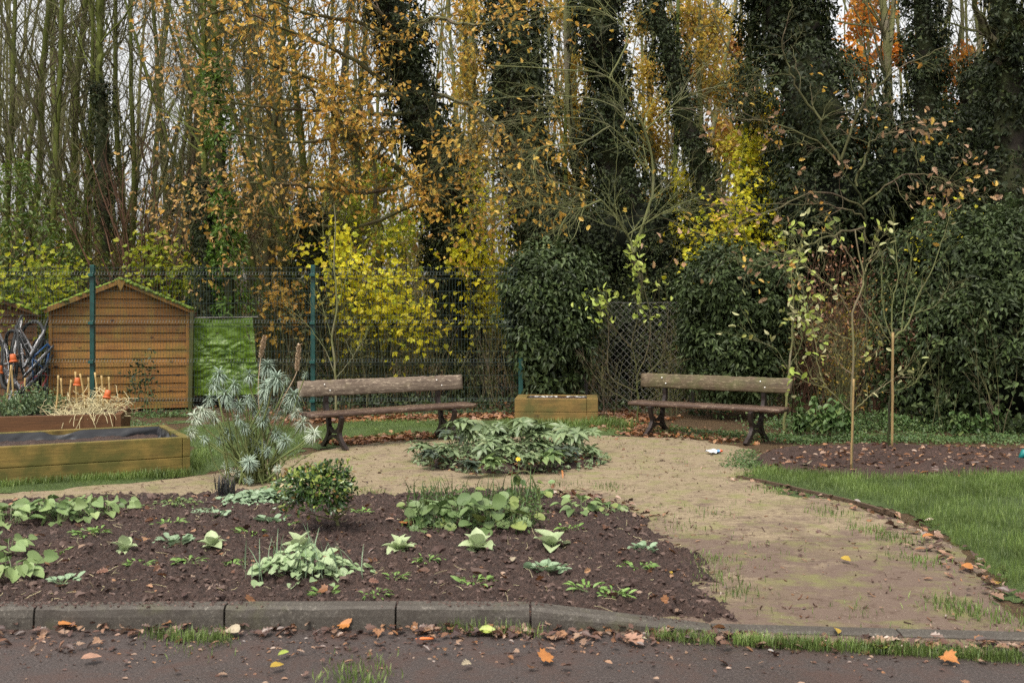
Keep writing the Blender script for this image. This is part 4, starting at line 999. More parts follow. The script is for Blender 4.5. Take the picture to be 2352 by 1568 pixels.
# ---- litter packet
def packet():
    o = g(1640, 1042); o[2] = .012
    n, m = 26, 14; u = np.linspace(-1, 1, n)[:, None]; v = np.linspace(-1, 1, m)[None]
    mbs = MB(); x = u * .10 + 0 * v; y = v * .05 * (1 - .25 * np.abs(u) ** 3)
    bul = .026 * (1 - np.abs(u) ** 2.2) * (1 - v ** 2) ** .5
    cr = .010 * fbm(u * 4 + 0 * v, v * 3 + u, 1, 4, 5, .65)
    top = np.stack([x, y, bul + cr + .012 + .018 * np.abs(u) ** 3], -1).reshape(-1, 3); bot = np.stack([x, y, -.25 * bul + .006 + .018 * np.abs(u) ** 3 + 0 * cr], -1).reshape(-1, 3)
    i = np.arange(n - 1)[:, None] * m; j = np.arange(m - 1)[None]; F = np.stack([i + j, i + m + j, i + m + j + 1, i + j + 1], -1).reshape(-1, 4)
    Mx = np.array([[math.cos(.25), -math.sin(.25), 0], [math.sin(.25), math.cos(.25), 0], [0, 0, 1]])
    addm(mbs, np.concatenate([top, bot]) @ Mx.T, [F, F[:, ::-1] + n * m]); 
    m_, nt, b, out = newmat('crisp_packet_film'); oc = objco(nt); s_ = nt.nodes.new('ShaderNodeSeparateXYZ'); nt.links.new(oc, s_.inputs[0])
    nn = noise(nt, oc, 22, 3); ad = N_(nt, 'Math', {'operation': 'MULTIPLY_ADD'}); nt.links.new(nn, ad.inputs[0]); ad.inputs[1].default_value = .06; nt.links.new(s_.outputs[0], ad.inputs[2])
    c = ramp(nt, ad.outputs[0], [(0, (.78, .8, .84)), (.055, (.78, .8, .84)), (.06, (.12, .3, .62)), (.095, (.2, .4, .7)), (.1, (.75, .14, .04))], 'CONSTANT')
    nt.links.new(c, b.inputs['Base Color']); b.inputs['Roughness'].default_value = .25
    mbs.V = [w + o if len(w) else w for w in mbs.V]
    solo('crisp_packet', mbs, m_, 'crumpled white and blue crisp packet lying on the sandy path', 'litter', o, None, True)
packet()
# edging board along the right lawn
mb = MB(); pts = [g(1692, 1097), g(1760, 1110), g(1850, 1130), g(1960, 1156), g(2060, 1186)]; P = poly(pts, 30, .006); P[:, 2] = .012; V, F = tubes(P, np.full(30, .022), 4); mb.add(V * A([1, 1, 1]), F); solo('edging_board', mb, EDGEW, 'half-buried dark edging board between sandy path and right lawn', 'edging', (P[0][0], P[0][1], 0))
mb = MB(); p = g(2348, 1058); rod(mb, [p + A([-.03, 0, .03]), p + A([.02, 0, .09]), p + A([.12, .02, .10])], [.02, .045, .05], 9); solo('plastic_object', mb, TEAL, 'teal plastic object poking in at the right picture edge', 'plastic object', (p[0], p[1], 0), None, True)
# ================================================================= GARDEN PLANTS
def clump(root, base, n, plen, tilt, size, T, mat, spread=.02, stemr=.0022, stemm=None, facing=.4, name='leaves', jitter=.3):
    """leaves on petioles radiating from the crown of the plant"""
    base = A(base, float); a = np.arange(n) * 2.39996 + ru(0, 6.28); tl = np.radians(ru(tilt[0], tilt[1], n))
    out = np.stack([np.cos(a), np.sin(a), 0 * a], -1)
    d0 = out * np.sin(tl)[:, None] + A([0, 0, 1]) * np.cos(tl)[:, None]
    P0 = base + out * (spread * ru(.2, 1, n))[:, None]; P0[:, 2] = base[2] - .01
    L = ru(plen[0], plen[1], n)
    P = grow(P0, d0, L, 4, .08, -.06)
    m = MB(); m.addp(tubes(P, np.full(P.shape[:2], stemr), 4)); part('stems', m, stemm or STEM_GREEN, root)
    D = nz(out * .9 + d0 * facing * .6 + jitter * rn(n, 3) + A([0, -.25, -.25])); Nn = nz(A([0, -.35, .9]) + out * .2 + .4 * rn(n, 3))
    m = MB(); m.addp(leaves(P[:, -1], Nn, D, ru(size[0], size[1], n), T)); return part(name, m, mat, root, True)
def rosette(root, base, n, size, T, mat, tilt=(25, 80), name='leaves'):
    base = A(base, float); a = np.arange(n) * 2.39996 + ru(0, 6.28); tl = np.radians(np.linspace(tilt[0], tilt[1], n) + 9 * rn(n))
    out = np.stack([np.cos(a), np.sin(a), 0 * a], -1); D = out * np.sin(tl)[:, None] + A([0, 0, 1]) * np.cos(tl)[:, None]
    Nn = -out * np.cos(tl)[:, None] + A([0, 0, 1]) * np.sin(tl)[:, None] + .2 * rn(n, 3)
    m = MB(); m.addp(leaves(base + 0 * D - A([0, 0, .006]), Nn, D, ru(size[0], size[1], n) , T)); return part(name, m, mat, root, True)
# ---- big grey-green spiky plant
def spiky():
    o = g(585, 1105, .01); d = o[1]
    root = thing('spurge_shrub', 'tall grey-green plant of many bare stems with drooping spiky leaf heads', 'plant', o)
    zz = lambda x, y: ((440 + x / 3.564) * .9408, (800 + y / 3.564) * .9408)
    H_ = [(340, 385, 0, 1.0), (290, 465, 0, 1.0), (470, 480, 0, .95), (390, 560, 0, 1), (600, 390, 0, 1), (755, 310, 0, 1.15), (840, 420, 0, 1.2), (760, 490, 0, 1.15), (985, 570, 0, 1.15), (735, 590, 1, .8), (610, 625, 1, .8), (250, 600, 0, .8),
          (190, 705, 2, .9), (120, 760, 2, .95), (290, 750, 2, .85), (85, 890, 2, .8), (1160, 910, 2, .9), (1070, 800, 2, 1.0), (1010, 720, 2, .75), (630, 970, 2, .75), (510, 655, 1, .8), (420, 890, 0, .9), (590, 880, 0, .8), (500, 780, 0, .7),
          (700, 740, 0, .75), (840, 900, 0, .8), (920, 970, 0, .9), (600, 1160, 0, .95), (390, 1210, 2, .75), (490, 1250, 2, .6), (820, 1150, 0, .7), (760, 1060, 0, .7), (850, 1220, 2, .45), (590, 1320, 1, .5), (340, 960, 0, .6), (200, 950, 0, .6), (710, 800, 0, .7), (560, 850, 0, .7), (640, 700, 1, .7), (1090, 395, 1, .5), (930, 440, 1, .5)]
    for _ in range(8):
        t_ = ru(0, 6.28); r_ = ru(.15, 1) ** .5; H_.append((600 + 430 * r_ * math.cos(t_), 840 + 270 * r_ * math.sin(t_), 0 if ru(0, 1) < .7 else 1, ru(.5, .75)))
    stems = MB()
    for k, (x, y, kind, s) in enumerate(H_):
        px, py = zz(x, y); dep = d + ru(-.28, .28); tip = at(px, py, dep)
        b = o + A([.10 * rn(), .07 * rn(), 0]); b[2] = 0
        hz = tip - b; low = tip[2] < .45
        mid = b + A([hz[0] * (.42 if not low else .6), hz[1] * .45, hz[2] * (.48 if not low else .28)]) + .03 * rn(3)
        P = poly([b, b + A([hz[0] * .12, hz[1] * .12, hz[2] * .18]), mid, b + hz * A([.82, .82, .8]) , tip], 14, .004)
        rr = np.linspace(.011, .0075 if kind < 2 else .006, 14)
        if kind == 1: rr *= .8
        V, F = tubes(P, rr, 5); stems.add(V, F)
        s *= .9; n = int(84 * (s ** .5)); a = np.arange(n) * 2.39996; f = np.linspace(0, 1, n)
        ax = nz(P[-1] - P[-3]); ax = nz(ax + A([0, 0, .5])); x_ = nz(np.cross(ax, [.3, 1, .2])); y_ = np.cross(ax, x_)
        out = np.cos(a)[:, None] * x_ + np.sin(a)[:, None] * y_
        tl = np.radians(12 + 103 * f ** .8)[:, None]; D = nz(out * np.sin(tl) + ax * np.cos(tl) + .12 * rn(n, 3))
        Nn = nz(ax * np.sin(tl) - out * np.cos(tl) + .15 * rn(n, 3)); P0 = tip - ax * (f * .07 * s)[:, None] + out * .006
        m = MB(); m.addp(leaves(P0, Nn, D, ru(.08, .115, n) * s, T_LANCE)); part('leaf_head', m, WHITISH if kind == 2 else GREY, root, True)
    for k in range(44):   # bare lower shoots
        b = o + A([.11 * rn(), .08 * rn(), 0]); b[2] = 0; an = ru(0, 6.28); r_ = ru(.1, .42); tip = b + A([math.cos(an) * r_, math.sin(an) * r_ * .7, ru(.25, .75)])
        P = poly([b, b + (tip - b) * A([.3, .3, .45]), tip], 9, .006); V, F = tubes(P, np.linspace(.009, .004, 9), 5); stems.add(V, F)
    # small green leaves up the stems
    part('stems', stems, STEM_BROWN, root, True)
    m = MB(); n = 260; a = ru(0, 6.28, n); r_ = .5 * ru(0, 1, n) ** .6; P0 = o + np.stack([np.cos(a) * r_, np.sin(a) * r_ * .7, ru(.2, .85, n) * (1 - .3 * r_)], -1)
    m.addp(leaves(P0, rn(n, 3) + A([0, -.4, .8]), rn(n, 3) + A([0, 0, .2]), ru(.02, .05, n), T_LANCE)); part('stem_leaves', m, GREY, root)
    for (x, y, x2, y2) in ((700, 260, 735, 75), (1015, 380, 1035, 150)):
        a_, b_ = at(*zz(x, y), d), at(*zz(x2, y2), d); P = poly([o + A([.1, 0, .3]), a_ * .6 + o * .4 + A([0, 0, .1]), a_, b_], 20)
        m = MB(); V, F = tubes(P, np.full(20, .004), 5); m.add(V, F); n = 230; f = ru(0, 1, n)[:, None]; q = a_ + (b_ - a_) * f; wd = .024 * np.sin(np.pi * np.clip(f * .9 + .08, 0, 1))
        an = ru(0, 6.28, n)[:, None]; out = np.concatenate([np.cos(an), np.sin(an), 0 * an], 1)
        m.addp(leaves(q + out * wd * .4, out + .3 * rn(n, 3), out + A([0, 0, .9]), ru(.018, .034, n), T_DIA)); part('dried_seed_spike', m, plain('seed_head', (.42, .31, .2), .8), root)
    # two dark runners at the foot
    m = MB()
    for pts in (((470, 1360), (300, 1180), (225, 900)), ((740, 1330), (905, 1180), (880, 1130), (960, 1080), (1160, 970))):
        P = poly([o + A([.02 * rn(), 0, .02])] + [at(*zz(*q), d - .1) for q in pts], 20); V, F = tubes(P, np.linspace(.009, .006, 20), 5); m.add(V, F)
    part('runner', m, STEM_BROWN, root, True)
spiky()
# ---- little glossy evergreen bush on a stem
def glossy():
    o = gb(779, 1213); d = o[1]
    root = thing('evergreen_bush', 'small rounded glossy bush with yellow-green tips on a bare brown stem', 'plant', o)
    c = at(735, 1130, d + .02); m = MB()
    P = poly([o - A([0, 0, .02]), o + A([-.015, 0, .06]), o + A([-.03, 0, .13]), c + A([0, 0, -.02])], 10); V, F = tubes(P, np.linspace(.013, .008, 10), 7); m.add(V, F)
    Pb, Rb = spawn(P[None], np.linspace(.013, .008, 10)[None], 26, (.35, 1), (25, 80), (.5, 1), 6, .18, .03, .6, .4, absl=(.10, .24)); m.addp(tubes(Pb, Rb, 5))
    part('stem', m, TWIG, root, True)
    n = 2300; q = nz(rn(n, 3)); q[:, 2] = np.where(q[:, 2] < -.55, -q[:, 2], q[:, 2]); r_ = ru(.35, 1, n) ** .5
    lump = 1 + .2 * Field(3.0, seed=4)(q)
    P = c + q * A([.245, .21, .18]) * (r_ * lump)[:, None]; low = P[:, 2] < c[2] - .1; P = P[~(low & (P[:, 0] > c[0] + .16))]; n = len(P); q = nz(P - c)
    D = nz(q + A([0, 0, -.15]) + .6 * rn(n, 3)); m = MB(); m.addp(leaves(P, q + A([0, -.2, .6]) + .4 * rn(n, 3), D, ru(.026, .045, n), T_OVAL)); part('foliage', m, SKIMM, root)
    n = 260; q = nz(rn(n, 3) + A([-.2, -.3, .9])); P = c + q * A([.255, .22, .19]) * (1 + .2 * Field(3.0, seed=4)(q))[:, None]
    m = MB(); m.addp(leaves(P, q + A([0, 0, .6]) + .4 * rn(n, 3), nz(q + .7 * rn(n, 3)), ru(.024, .044, n), T_OVAL)); part('tip_leaves', m, SKIMT, root)
glossy()
# ---- hellebores in the round bed
def hellebore(px, py, nst, h, size, label, mat=HELL, nl=7, sp_=.12, z=.06):
    h *= 1.0; size *= 1.12; nst += 3
    o = g(px, py, z)
    root = thing('hellebore', label, 'plant', o, 'plants in the circular bed')
    a = ru(0, 6.28, nst); tl = ru(.05, .75, nst); D = np.stack([np.cos(a) * tl, np.sin(a) * tl, np.ones(nst)], -1)
    P = grow(np.repeat(o[None], nst, 0) + rn(nst, 3) * A([.03, .03, 0]), D, ru(h * .6, h * 1.1, nst), 5, .08, -.01)
    m = MB(); m.addp(tubes(P, np.full(P.shape[:2], .004), 5)); part('stems', m, STEM_GREEN, root)
    m = MB()
    for i in range(nst):
        n = nl + rng.integers(-1, 3); b = np.arange(n) * 2 * math.pi / n + ru(0, 6.28); ax = nz(P[i, -1] - P[i, -2]); ax = nz(ax + A([0, 0, .4]) + .15 * rn(3)); x_ = nz(np.cross(ax, [.3, 1, .2])); y_ = np.cross(ax, x_)
        out = np.cos(b)[:, None] * x_ + np.sin(b)[:, None] * y_; up = ru(.05, .55, n)[:, None]
        m.addp(leaves(np.repeat(P[i, -1][None], n, 0), ax + .2 * rn(n, 3) - out * .2, nz(out + ax * up), ru(size * .75, size * 1.15, n), T_HELL))
    part('leaves', m, mat, root, True); return root
HB = [(1062, 1052, 5, .42, .15, 'tallest dark-stemmed hellebore at the left of the circular bed', HELL, 7), (1020, 1062, 6, .17, .13, 'low broad hellebore at the left edge of the circular bed', HELL, 7), (990, 1066, 6, .12, .11, 'dark drooping hellebore nearest the left rim of the circular bed', HELLD, 6),
      (1115, 1062, 6, .24, .13, 'hellebore in the circular bed between the tall one and the yellow flower', HELL, 7), (1150, 1030, 7, .28, .13, 'hellebore at the back of the circular bed left of its middle', HELL, 7), (1205, 1026, 8, .33, .14, 'tall hellebore at the back of the circular bed below the planter', HELL, 7), (1172, 1066, 7, .18, .12, 'dense low hellebore in the middle of the circular bed', HELL, 8),
      (1262, 1072, 3, .13, .17, 'pale star-shaped hellebore at the front right of the circular bed', BRUN, 6), (1255, 1032, 7, .30, .13, 'hellebore with narrow leaves rising before the square planter corner', HELL, 7), (1310, 1042, 6, .26, .15, 'hellebore with big ribbed leaves at the right of the circular bed', HELL, 7), (1215, 1075, 6, .13, .10, 'small low hellebore at the front of the circular bed', HELL, 6),
      (1075, 1085, 5, .10, .11, 'drooping hellebore by the bright yellow fallen leaf', HELLD, 6), (1045, 1034, 5, .26, .11, 'thin hellebore behind the tall one near the bench leg', HELLD, 6), (1290, 1062, 5, .15, .12, 'dark hellebore behind the pale star-shaped one', HELLD, 7), (1130, 1080, 5, .13, .12, 'bright green drooping hellebore at the front of the circular bed', BRUN, 6)]
HB += [(965, 1050, 5, .16, .11, 'hellebore at the far left rim of the circular bed', HELL, 7), (1095, 1036, 6, .25, .12, 'hellebore behind the left half of the circular bed', HELL, 7), (1350, 1052, 5, .12, .10, 'low hellebore at the right rim of the circular bed', HELL, 6), (1235, 1050, 6, .22, .13, 'hellebore right of the middle of the circular bed', HELL, 7), (1140, 1050, 6, .22, .12, 'hellebore just left of the middle of the circular bed', HELL, 7), (1330, 1030, 5, .24, .12, 'hellebore at the back right rim of the circular bed', HELL, 7)]
for h_ in HB: hellebore(*h_)
# daffodil-yellow little flower
o = g(1190, 1083, .06); root = thing('yellow_flower', 'single small yellow flower among the green leaves of the circular bed', 'flower', o)
m = MB(); P = poly([o, o + A([.01, 0, .08]), o + A([0, -.01, .13])], 6); rod(m, P, .003, 5); part('stem', m, STEM_GREEN, root); m = MB(); b = np.arange(7) * .9; out = np.stack([np.cos(b), np.sin(b) * .6, np.sin(b) * .6], -1)
m.addp(leaves(np.repeat(P[-1][None], 7, 0), np.tile(A([0, -1, .3]), (7, 1)), out, .028, T_OVAL)); part('petals', m, plain('yellow_petal', (.75, .48, .02), .5), root)
# low cover in the round bed and around it
m = MB(); n = 2400; r_ = RR * np.sqrt(ru(0, 1, n)); a = ru(0, 6.283, n); X = RC[0] + r_ * np.cos(a); Y = RC[1] + r_ * np.sin(a); P = np.stack([X, Y, roundz(X, Y) + ru(.005, .08, n)], -1)
m.addp(leaves(P, A([0, -.3, 1]) + .4 * rn(n, 3), rn(n, 3) * A([1, 1, .3]) + A([0, 0, .15]), ru(.03, .07, n), T_OVAL)); solo('low_leaves', m, HELL, None, None, kind='stuff')
# ---- heart-leaved clumps
def heart(px, py, n, pl, size, label, mat, T, group, tilt=(10, 65), spread=.09):
    size = (size[0] * .8, size[1] * 1.08); n = int(n * .75)
    o = gb(px, py); root = thing('leafy_perennial', label, 'plant', o, group); clump(root, o, n, pl, tilt, size, T, mat, spread); return root
G1 = 'round-leaved clumps at the back of the soil bed'
for (px, py, n, pl, s, lb, mt) in ((20, 1198, 40, (.06, .17), (.05, .10), 'heart-leaved clump at the left picture edge on the soil', BRUN), (85, 1185, 34, (.08, .18), (.06, .11), 'heart-leaved clump, second from the left behind the soil', BRUN), (140, 1192, 46, (.08, .2), (.06, .12), 'largest pale heart-leaved clump at the left of the bed', BRUN), (200, 1190, 40, (.07, .18), (.05, .11), 'heart-leaved clump beside the brown dead leaf', BRUN), (255, 1172, 30, (.05, .15), (.05, .09), 'heart-leaved clump at the right end of the left row', BRUN),
        (12, 1268, 26, (.06, .14), (.06, .10), 'heart-leaved clump half cut by the left edge, in front of the row', BRUN), (30, 1318, 30, (.05, .15), (.06, .11), 'greyish heart-leaved clump nearest the kerb at the left edge', BRUN), (-20, 1330, 20, (.05, .15), (.06, .11), 'heart-leaved clump beyond the left picture edge', BRUN)):
    heart(px, py, n, pl, s, lb, mt, T_HEART, 'heart-leaved clumps at the left of the bed')
for (px, py, n, pl, s, lb, mt) in ((990, 1195, 40, (.08, .22), (.06, .12), 'dark round-leaved clump at the left of the middle group', BERG), (1060, 1200, 60, (.10, .27), (.07, .14), 'big round-leaved clump in the middle of the bed', BERG), (1120, 1210, 55, (.10, .26), (.07, .13), 'round-leaved clump with one big dark leaf in front', BERG), (1175, 1195, 40, (.06, .2), (.05, .10), 'ragged round-leaved clump at the right of the middle group', BERG),
        (1215, 1140, 30, (.06, .2), (.05, .09), 'withering clump with a drooping dark stalk at the path edge', BERG), (1335, 1172, 26, (.05, .13), (.06, .10), 'pale heart-leaved clump near the right end of the bed', BRUN), (1395, 1175, 24, (.03, .1), (.04, .07), 'low straggly clump at the right end of the bed', BERG), (985, 1222, 4, (.03, .07), (.07, .09), 'single dark folded leaf at the left front of the middle group', BERG)):
    heart(px, py, n, pl, s, lb, mt, T_ROUND if mt is BERG else T_HEART, G1)
m = MB()   # fine weedy stuff inside the middle clump
n = 1500; P = A([gb(ru(940, 1240), ru(1140, 1225)) for _ in range(300)]); P = P[rng.integers(0, 300, n)] + rn(n, 3) * A([.04, .05, 0]); P[:, 2] += ru(0, .10, n)
m.addp(leaves(P, A([0, -.3, 1]) + .6 * rn(n, 3), rn(n, 3) + A([0, 0, .3]), ru(.015, .04, n), T_OVAL)); P2 = P[:420]; m.addp(grass_on(P2[:, 0], P2[:, 1], P2[:, 2] - .03, .05, .2, .025, 1.2)); solo('clump_weeds', m, NETTLE, None, None, kind='stuff')
# drooping dead stalk
o = gb(1235, 1140); P = poly([o, o + A([-.01, 0, .07]), at(1215, 1085, o[1]), at(1195, 1082, o[1]), at(1185, 1090, o[1])], 14); m = MB(); rod(m, P, np.linspace(.009, .006, 14), 6)
root = thing('wilted_stalk', 'wilted grey-brown stalk drooping over at the back edge of the bed', 'plant', o); part('stalk', m, TWIG, root, True); m = MB(); n = 9; m.addp(leaves(np.repeat(P[-1][None], n, 0) + .01 * rn(n, 3), rn(n, 3) + A([0, -1, 0]), rn(n, 3) * .4 + A([0, -.2, -1]), ru(.06, .1, n), T_OVAL)); part('leaves', m, BERG, root, True)
# silvery dead-nettle clump and low plants at the foot of the spiky plant
def lowclump(px, py, rad, n, size, T, mat, label, nm='ground_plant', h=.09, group=None):
    o = gb(px, py); root = thing(nm, label, 'plant', o, group)
    q = rn(n, 3) * .5; q[:, 2] = 0; rr = np.hypot(q[:, 0], q[:, 1]); P = o + q * A([rad, rad * .8, 0]); P[:, 2] = o[2] + h * np.exp(-rr ** 2 * 1.1) * ru(.3, 1.1, n)
    m = MB(); D = nz(q + rn(n, 3) * A([.4, .4, .12]) + A([0, -.25, 0])); m.addp(leaves(P, A([0, -.25, 1]) + .28 * rn(n, 3) + q * .4, D, size[0] * .6 + (size[1] * 1.25 - size[0] * .6) * ru(0, 1, n) ** 1.5, T)); part('leaves', m, mat, root, True)
    k = min(60, n // 3); S0 = P[:k] * A([1, 1, 0]) + A([0, 0, o[2] - .01]); m = MB(); m.addp(tubes(np.stack([o + (S0 - o) * .5, P[:k]], 1), np.full((k, 2), .002), 4)); part('stems', m, STEM_GREEN, root); return root
LM = leafmat('silvery_nettle_leaf', [(.20, .29, .13), (.27, .36, .18), (.34, .42, .24), (.16, .25, .1)], rough=.5, trans=.2, var=.2)
rr_ = lowclump(695, 1318, .28, 240, (.035, .065), T_HEART, LM, 'silvery-green dead-nettle clump near the kerb', h=.16)
m = MB(); o = A(rr_.location); n = 50; P = o + rn(n, 3) * A([.15, .1, 0]); m.addp(grass_on(P[:, 0], P[:, 1], P[:, 2], .12, .26, .02, 1.2)); part('grass_blades', m, SEEDG, rr_)
lowclump(590, 1150, .26, 260, (.035, .06), T_ROUND, SEEDG, 'bluish round-leaved ground plant under the spiky plant', h=.09)
lowclump(640, 1140, .2, 120, (.03, .06), T_HEART, BERG, 'green leafy plant right of the spiky plant foot', h=.1)
o = gb(520, 1140); root = thing('dark_grass_tuft', 'tuft of nearly black grass at the foot of the spiky plant', 'plant', o); m = MB(); n = 170; P = np.repeat(o[None], n, 0) + rn(n, 3) * A([.035, .03, 0]); m.addp(grass_on(P[:, 0], P[:, 1], P[:, 2], .08, .19, .022, 2.4)); part('blades', m, plain('black_grass', (.03, .03, .03), .45), root)
lowclump(405, 1155, .2, 120, (.02, .04), T_OVAL, BERG, 'low green weed patch at the path edge left of the spiky plant', h=.06)
lowclump(470, 1175, .12, 60, (.02, .035), T_OVAL, SEEDG, 'tiny pale weed on the soil left of the spiky plant', h=.03)
T_CAB = strip(.34, 6, .42, .6, .55)
# ---- pale broad-leaved rosettes
for (px, py, n, s, lb) in ((285, 1264, 9, (.09, .14), 'pale cabbage-like rosette at the left of the dug soil'), (487, 1252, 8, (.10, .14), 'pale round rosette below the spiky plant'), (688, 1262, 8, (.13, .18), 'pale large-leaved rosette just above the silvery clump'), (918, 1266, 13, (.12, .17), 'pale crumpled rosette left of the middle green group'), (1098, 1262, 12, (.13, .20), 'pale upright rosette in front of the middle green group'), (1268, 1258, 11, (.13, .21), 'pale pointed-leaved rosette right of the middle green group')):
    o = gb(px, py); root = thing('leaf_rosette', lb, 'plant', o, 'pale broad-leaved rosettes on the dug soil'); rosette(root, o, n - n // 3, s, T_CAB, PALEROS, (ru(2, 14), ru(45, 68))); rosette(root, o, n // 3 + 1, (s[0] * .6, s[1] * .8), T_BROAD, PALEROS, (50, 88), 'outer_leaves')
# ---- seedlings
SD = [(320, 1296, 'S', 'green seedling tuft left of centre of the dug soil'), (535, 1296, 'S', 'green seedling tuft straight below the round pale rosette'), (145, 1336, 'G', 'greyish seedling near the kerb at the far left'), (135, 1270, 'S', 'fine seedling below the left heart-leaved row'), (575, 1224, 'S', 'seedling tuft below the spiky plant'), (625, 1196, 'G', 'small greyish seedling left of the glossy bush'), (500, 1184, 'G', 'pale seedling at the foot of the spiky plant'),
      (395, 1204, 'S', 'seedling between the left row and the spiky plant'), (402, 1236, 'G', 'flat greyish seedling in the bare soil at the left'), (833, 1176, 'S', 'fresh green seedling tuft right of the glossy bush'), (980, 1288, 'S', 'ragged seedling right of the crumpled rosette'), (905, 1326, 'S', 'seedling tuft below the crumpled rosette'), (1090, 1338, 'S', 'green seedling near the kerb in the middle'), (1255, 1310, 'G', 'greyish seedling below the pointed rosette'),
      (1308, 1214, 'S', 'bright seedling above the pointed rosette'), (1480, 1264, 'G', 'grey crinkled seedling at the right of the soil'), (1467, 1303, 'S', 'green upright seedling below the grey crinkled one'), (1347, 1354, 'S', 'spreading green seedling near the sloping kerb'), (195, 1226, 'S', 'seedling in front of the heart-leaved row'), (222, 1222, 'S', 'fine seedling beside the heart-leaved row'), (655, 1205, 'S', 'tiny seedling under the glossy bush'), (430, 1290, 'S', 'tiny seedling in the bare soil left of centre'), (1412, 1368, 'S', 'thin weedy seedling close to the sloping kerb'), (745, 1366, 'S', 'grassy seedling right of the silvery clump at the kerb'), (860, 1368, 'S', 'sparse seedling at the kerb below the soil')]
for (px, py, k, lb) in SD:
    o = gb(px, py); root = thing('seedling', lb, 'seedling', o, 'seedlings in the dug soil'); s = ru(1.1, 1.6)
    n = 30; a = ru(0, 6.28, n); rr = .055 * s * np.sqrt(ru(0, 1, n)); P = o + np.stack([np.cos(a) * rr * 1.2, np.sin(a) * rr, ru(0, .025, n) - .004], -1)
    D = np.stack([np.cos(a), np.sin(a), ru(.1, 1.1, n)], -1); m = MB(); m.addp(leaves(P, A([0, 0, 1]) + .3 * rn(n, 3), D, ru(.022, .05, n) * s, T_HELL if k == 'S' else T_ROUND)); part('leaves', m, SEEDL if k == 'S' else SEEDG, root, True)
    n = 9; P = np.stack([np.repeat(o[None], n, 0) - A([0, 0, .01]), P[:n]], 1); m = MB(); m.addp(tubes(P, np.full((n, 2), .0015), 3)); part('stems', m, STEM_GREEN, root)
# ---- green weeds along the back right
m = MB(); m2 = MB()
def weeds(a, b, n, wd, h, s0=.02, s1=.05, tgt=m):
    t = ru(0, 1, n)[:, None]; P = a + (b - a) * t + rn(n, 3) * A([wd, wd, 0]); P[:, 2] = h * ru(0, 1, n) * (.55 + .45 * np.clip(fbm(P[:, 0], P[:, 1], 2.2, 3, 51), -1, 1))
    P[:, 2] = np.maximum(P[:, 2], .01); tgt.addp(leaves(P, A([0, -.35, 1]) + .35 * rn(n, 3), rn(n, 3) + A([0, -.2, -.15]), ru(s0, s1, n), T_IVY))
weeds(g(1800, 985), g(2352, 985), 9000, .35, .3); weeds(g(1820, 1010), g(2400, 1012), 5000, .22, .12, .02, .04); weeds(g(1500, 990), g(1760, 1010), 2600, .22, .09, .015, .035); weeds(g(1790, 1000), g(1860, 1020), 1200, .15, .12, .02, .04); weeds(g(1720, 1060), g(1800, 1085), 900, .13, .05, .015, .03)
weeds(g(2352, 985), g(2700, 985), 2500, .4, .3); weeds(g(740, 960), g(1180, 948), 1500, .2, .10, .02, .045); weeds(g(1690, 1075), g(1720, 1040), 700, .1, .06, .015, .03)
weeds(g(300, 955), g(440, 955), 700, .2, .15, .02, .05); weeds(g(280, 975), g(345, 985), 600, .15, .12, .02, .04)
solo('ground_cover', m, NETTLE, None, None, kind='stuff')
def nettle(px, py, h, n, label):
    o = g(px, py); root = thing('nettle', label, 'plant', o, 'leafy nettles behind the tree bed'); ns = n
    P = grow(np.repeat(o[None], ns, 0) + rn(ns, 3) * A([.14, .14, 0]), rn(ns, 3) * A([.12, .12, 0]) + A([0, 0, 1]), ru(h * .6, h, ns), 8, .05)
    m = MB(); m.addp(tubes(P, np.full(P.shape[:2], .004), 4)); part('stems', m, STEM_GREEN, root)
    p, t = along(P, 16, (.25, 1)); a = ru(0, 6.28, len(p)); D = np.stack([np.cos(a), np.sin(a), -.35 + 0 * a], -1); m = MB(); m.addp(leaves(p, A([0, 0, 1]) + .25 * rn(len(p), 3), D, ru(.05, .10, len(p)), T_HEART)); part('leaves', m, NETTLE, root, True)
nettle(1885, 1010, .62, 14, 'tall nettle patch right of the mossy bench'); nettle(1935, 1003, .5, 12, 'nettle patch between the two thin tree stakes'); nettle(2230, 1005, .42, 10, 'nettle patch under the big ivy hedge at the right'); nettle(1850, 1000, .4, 9, 'lower nettle patch touching the bench end')
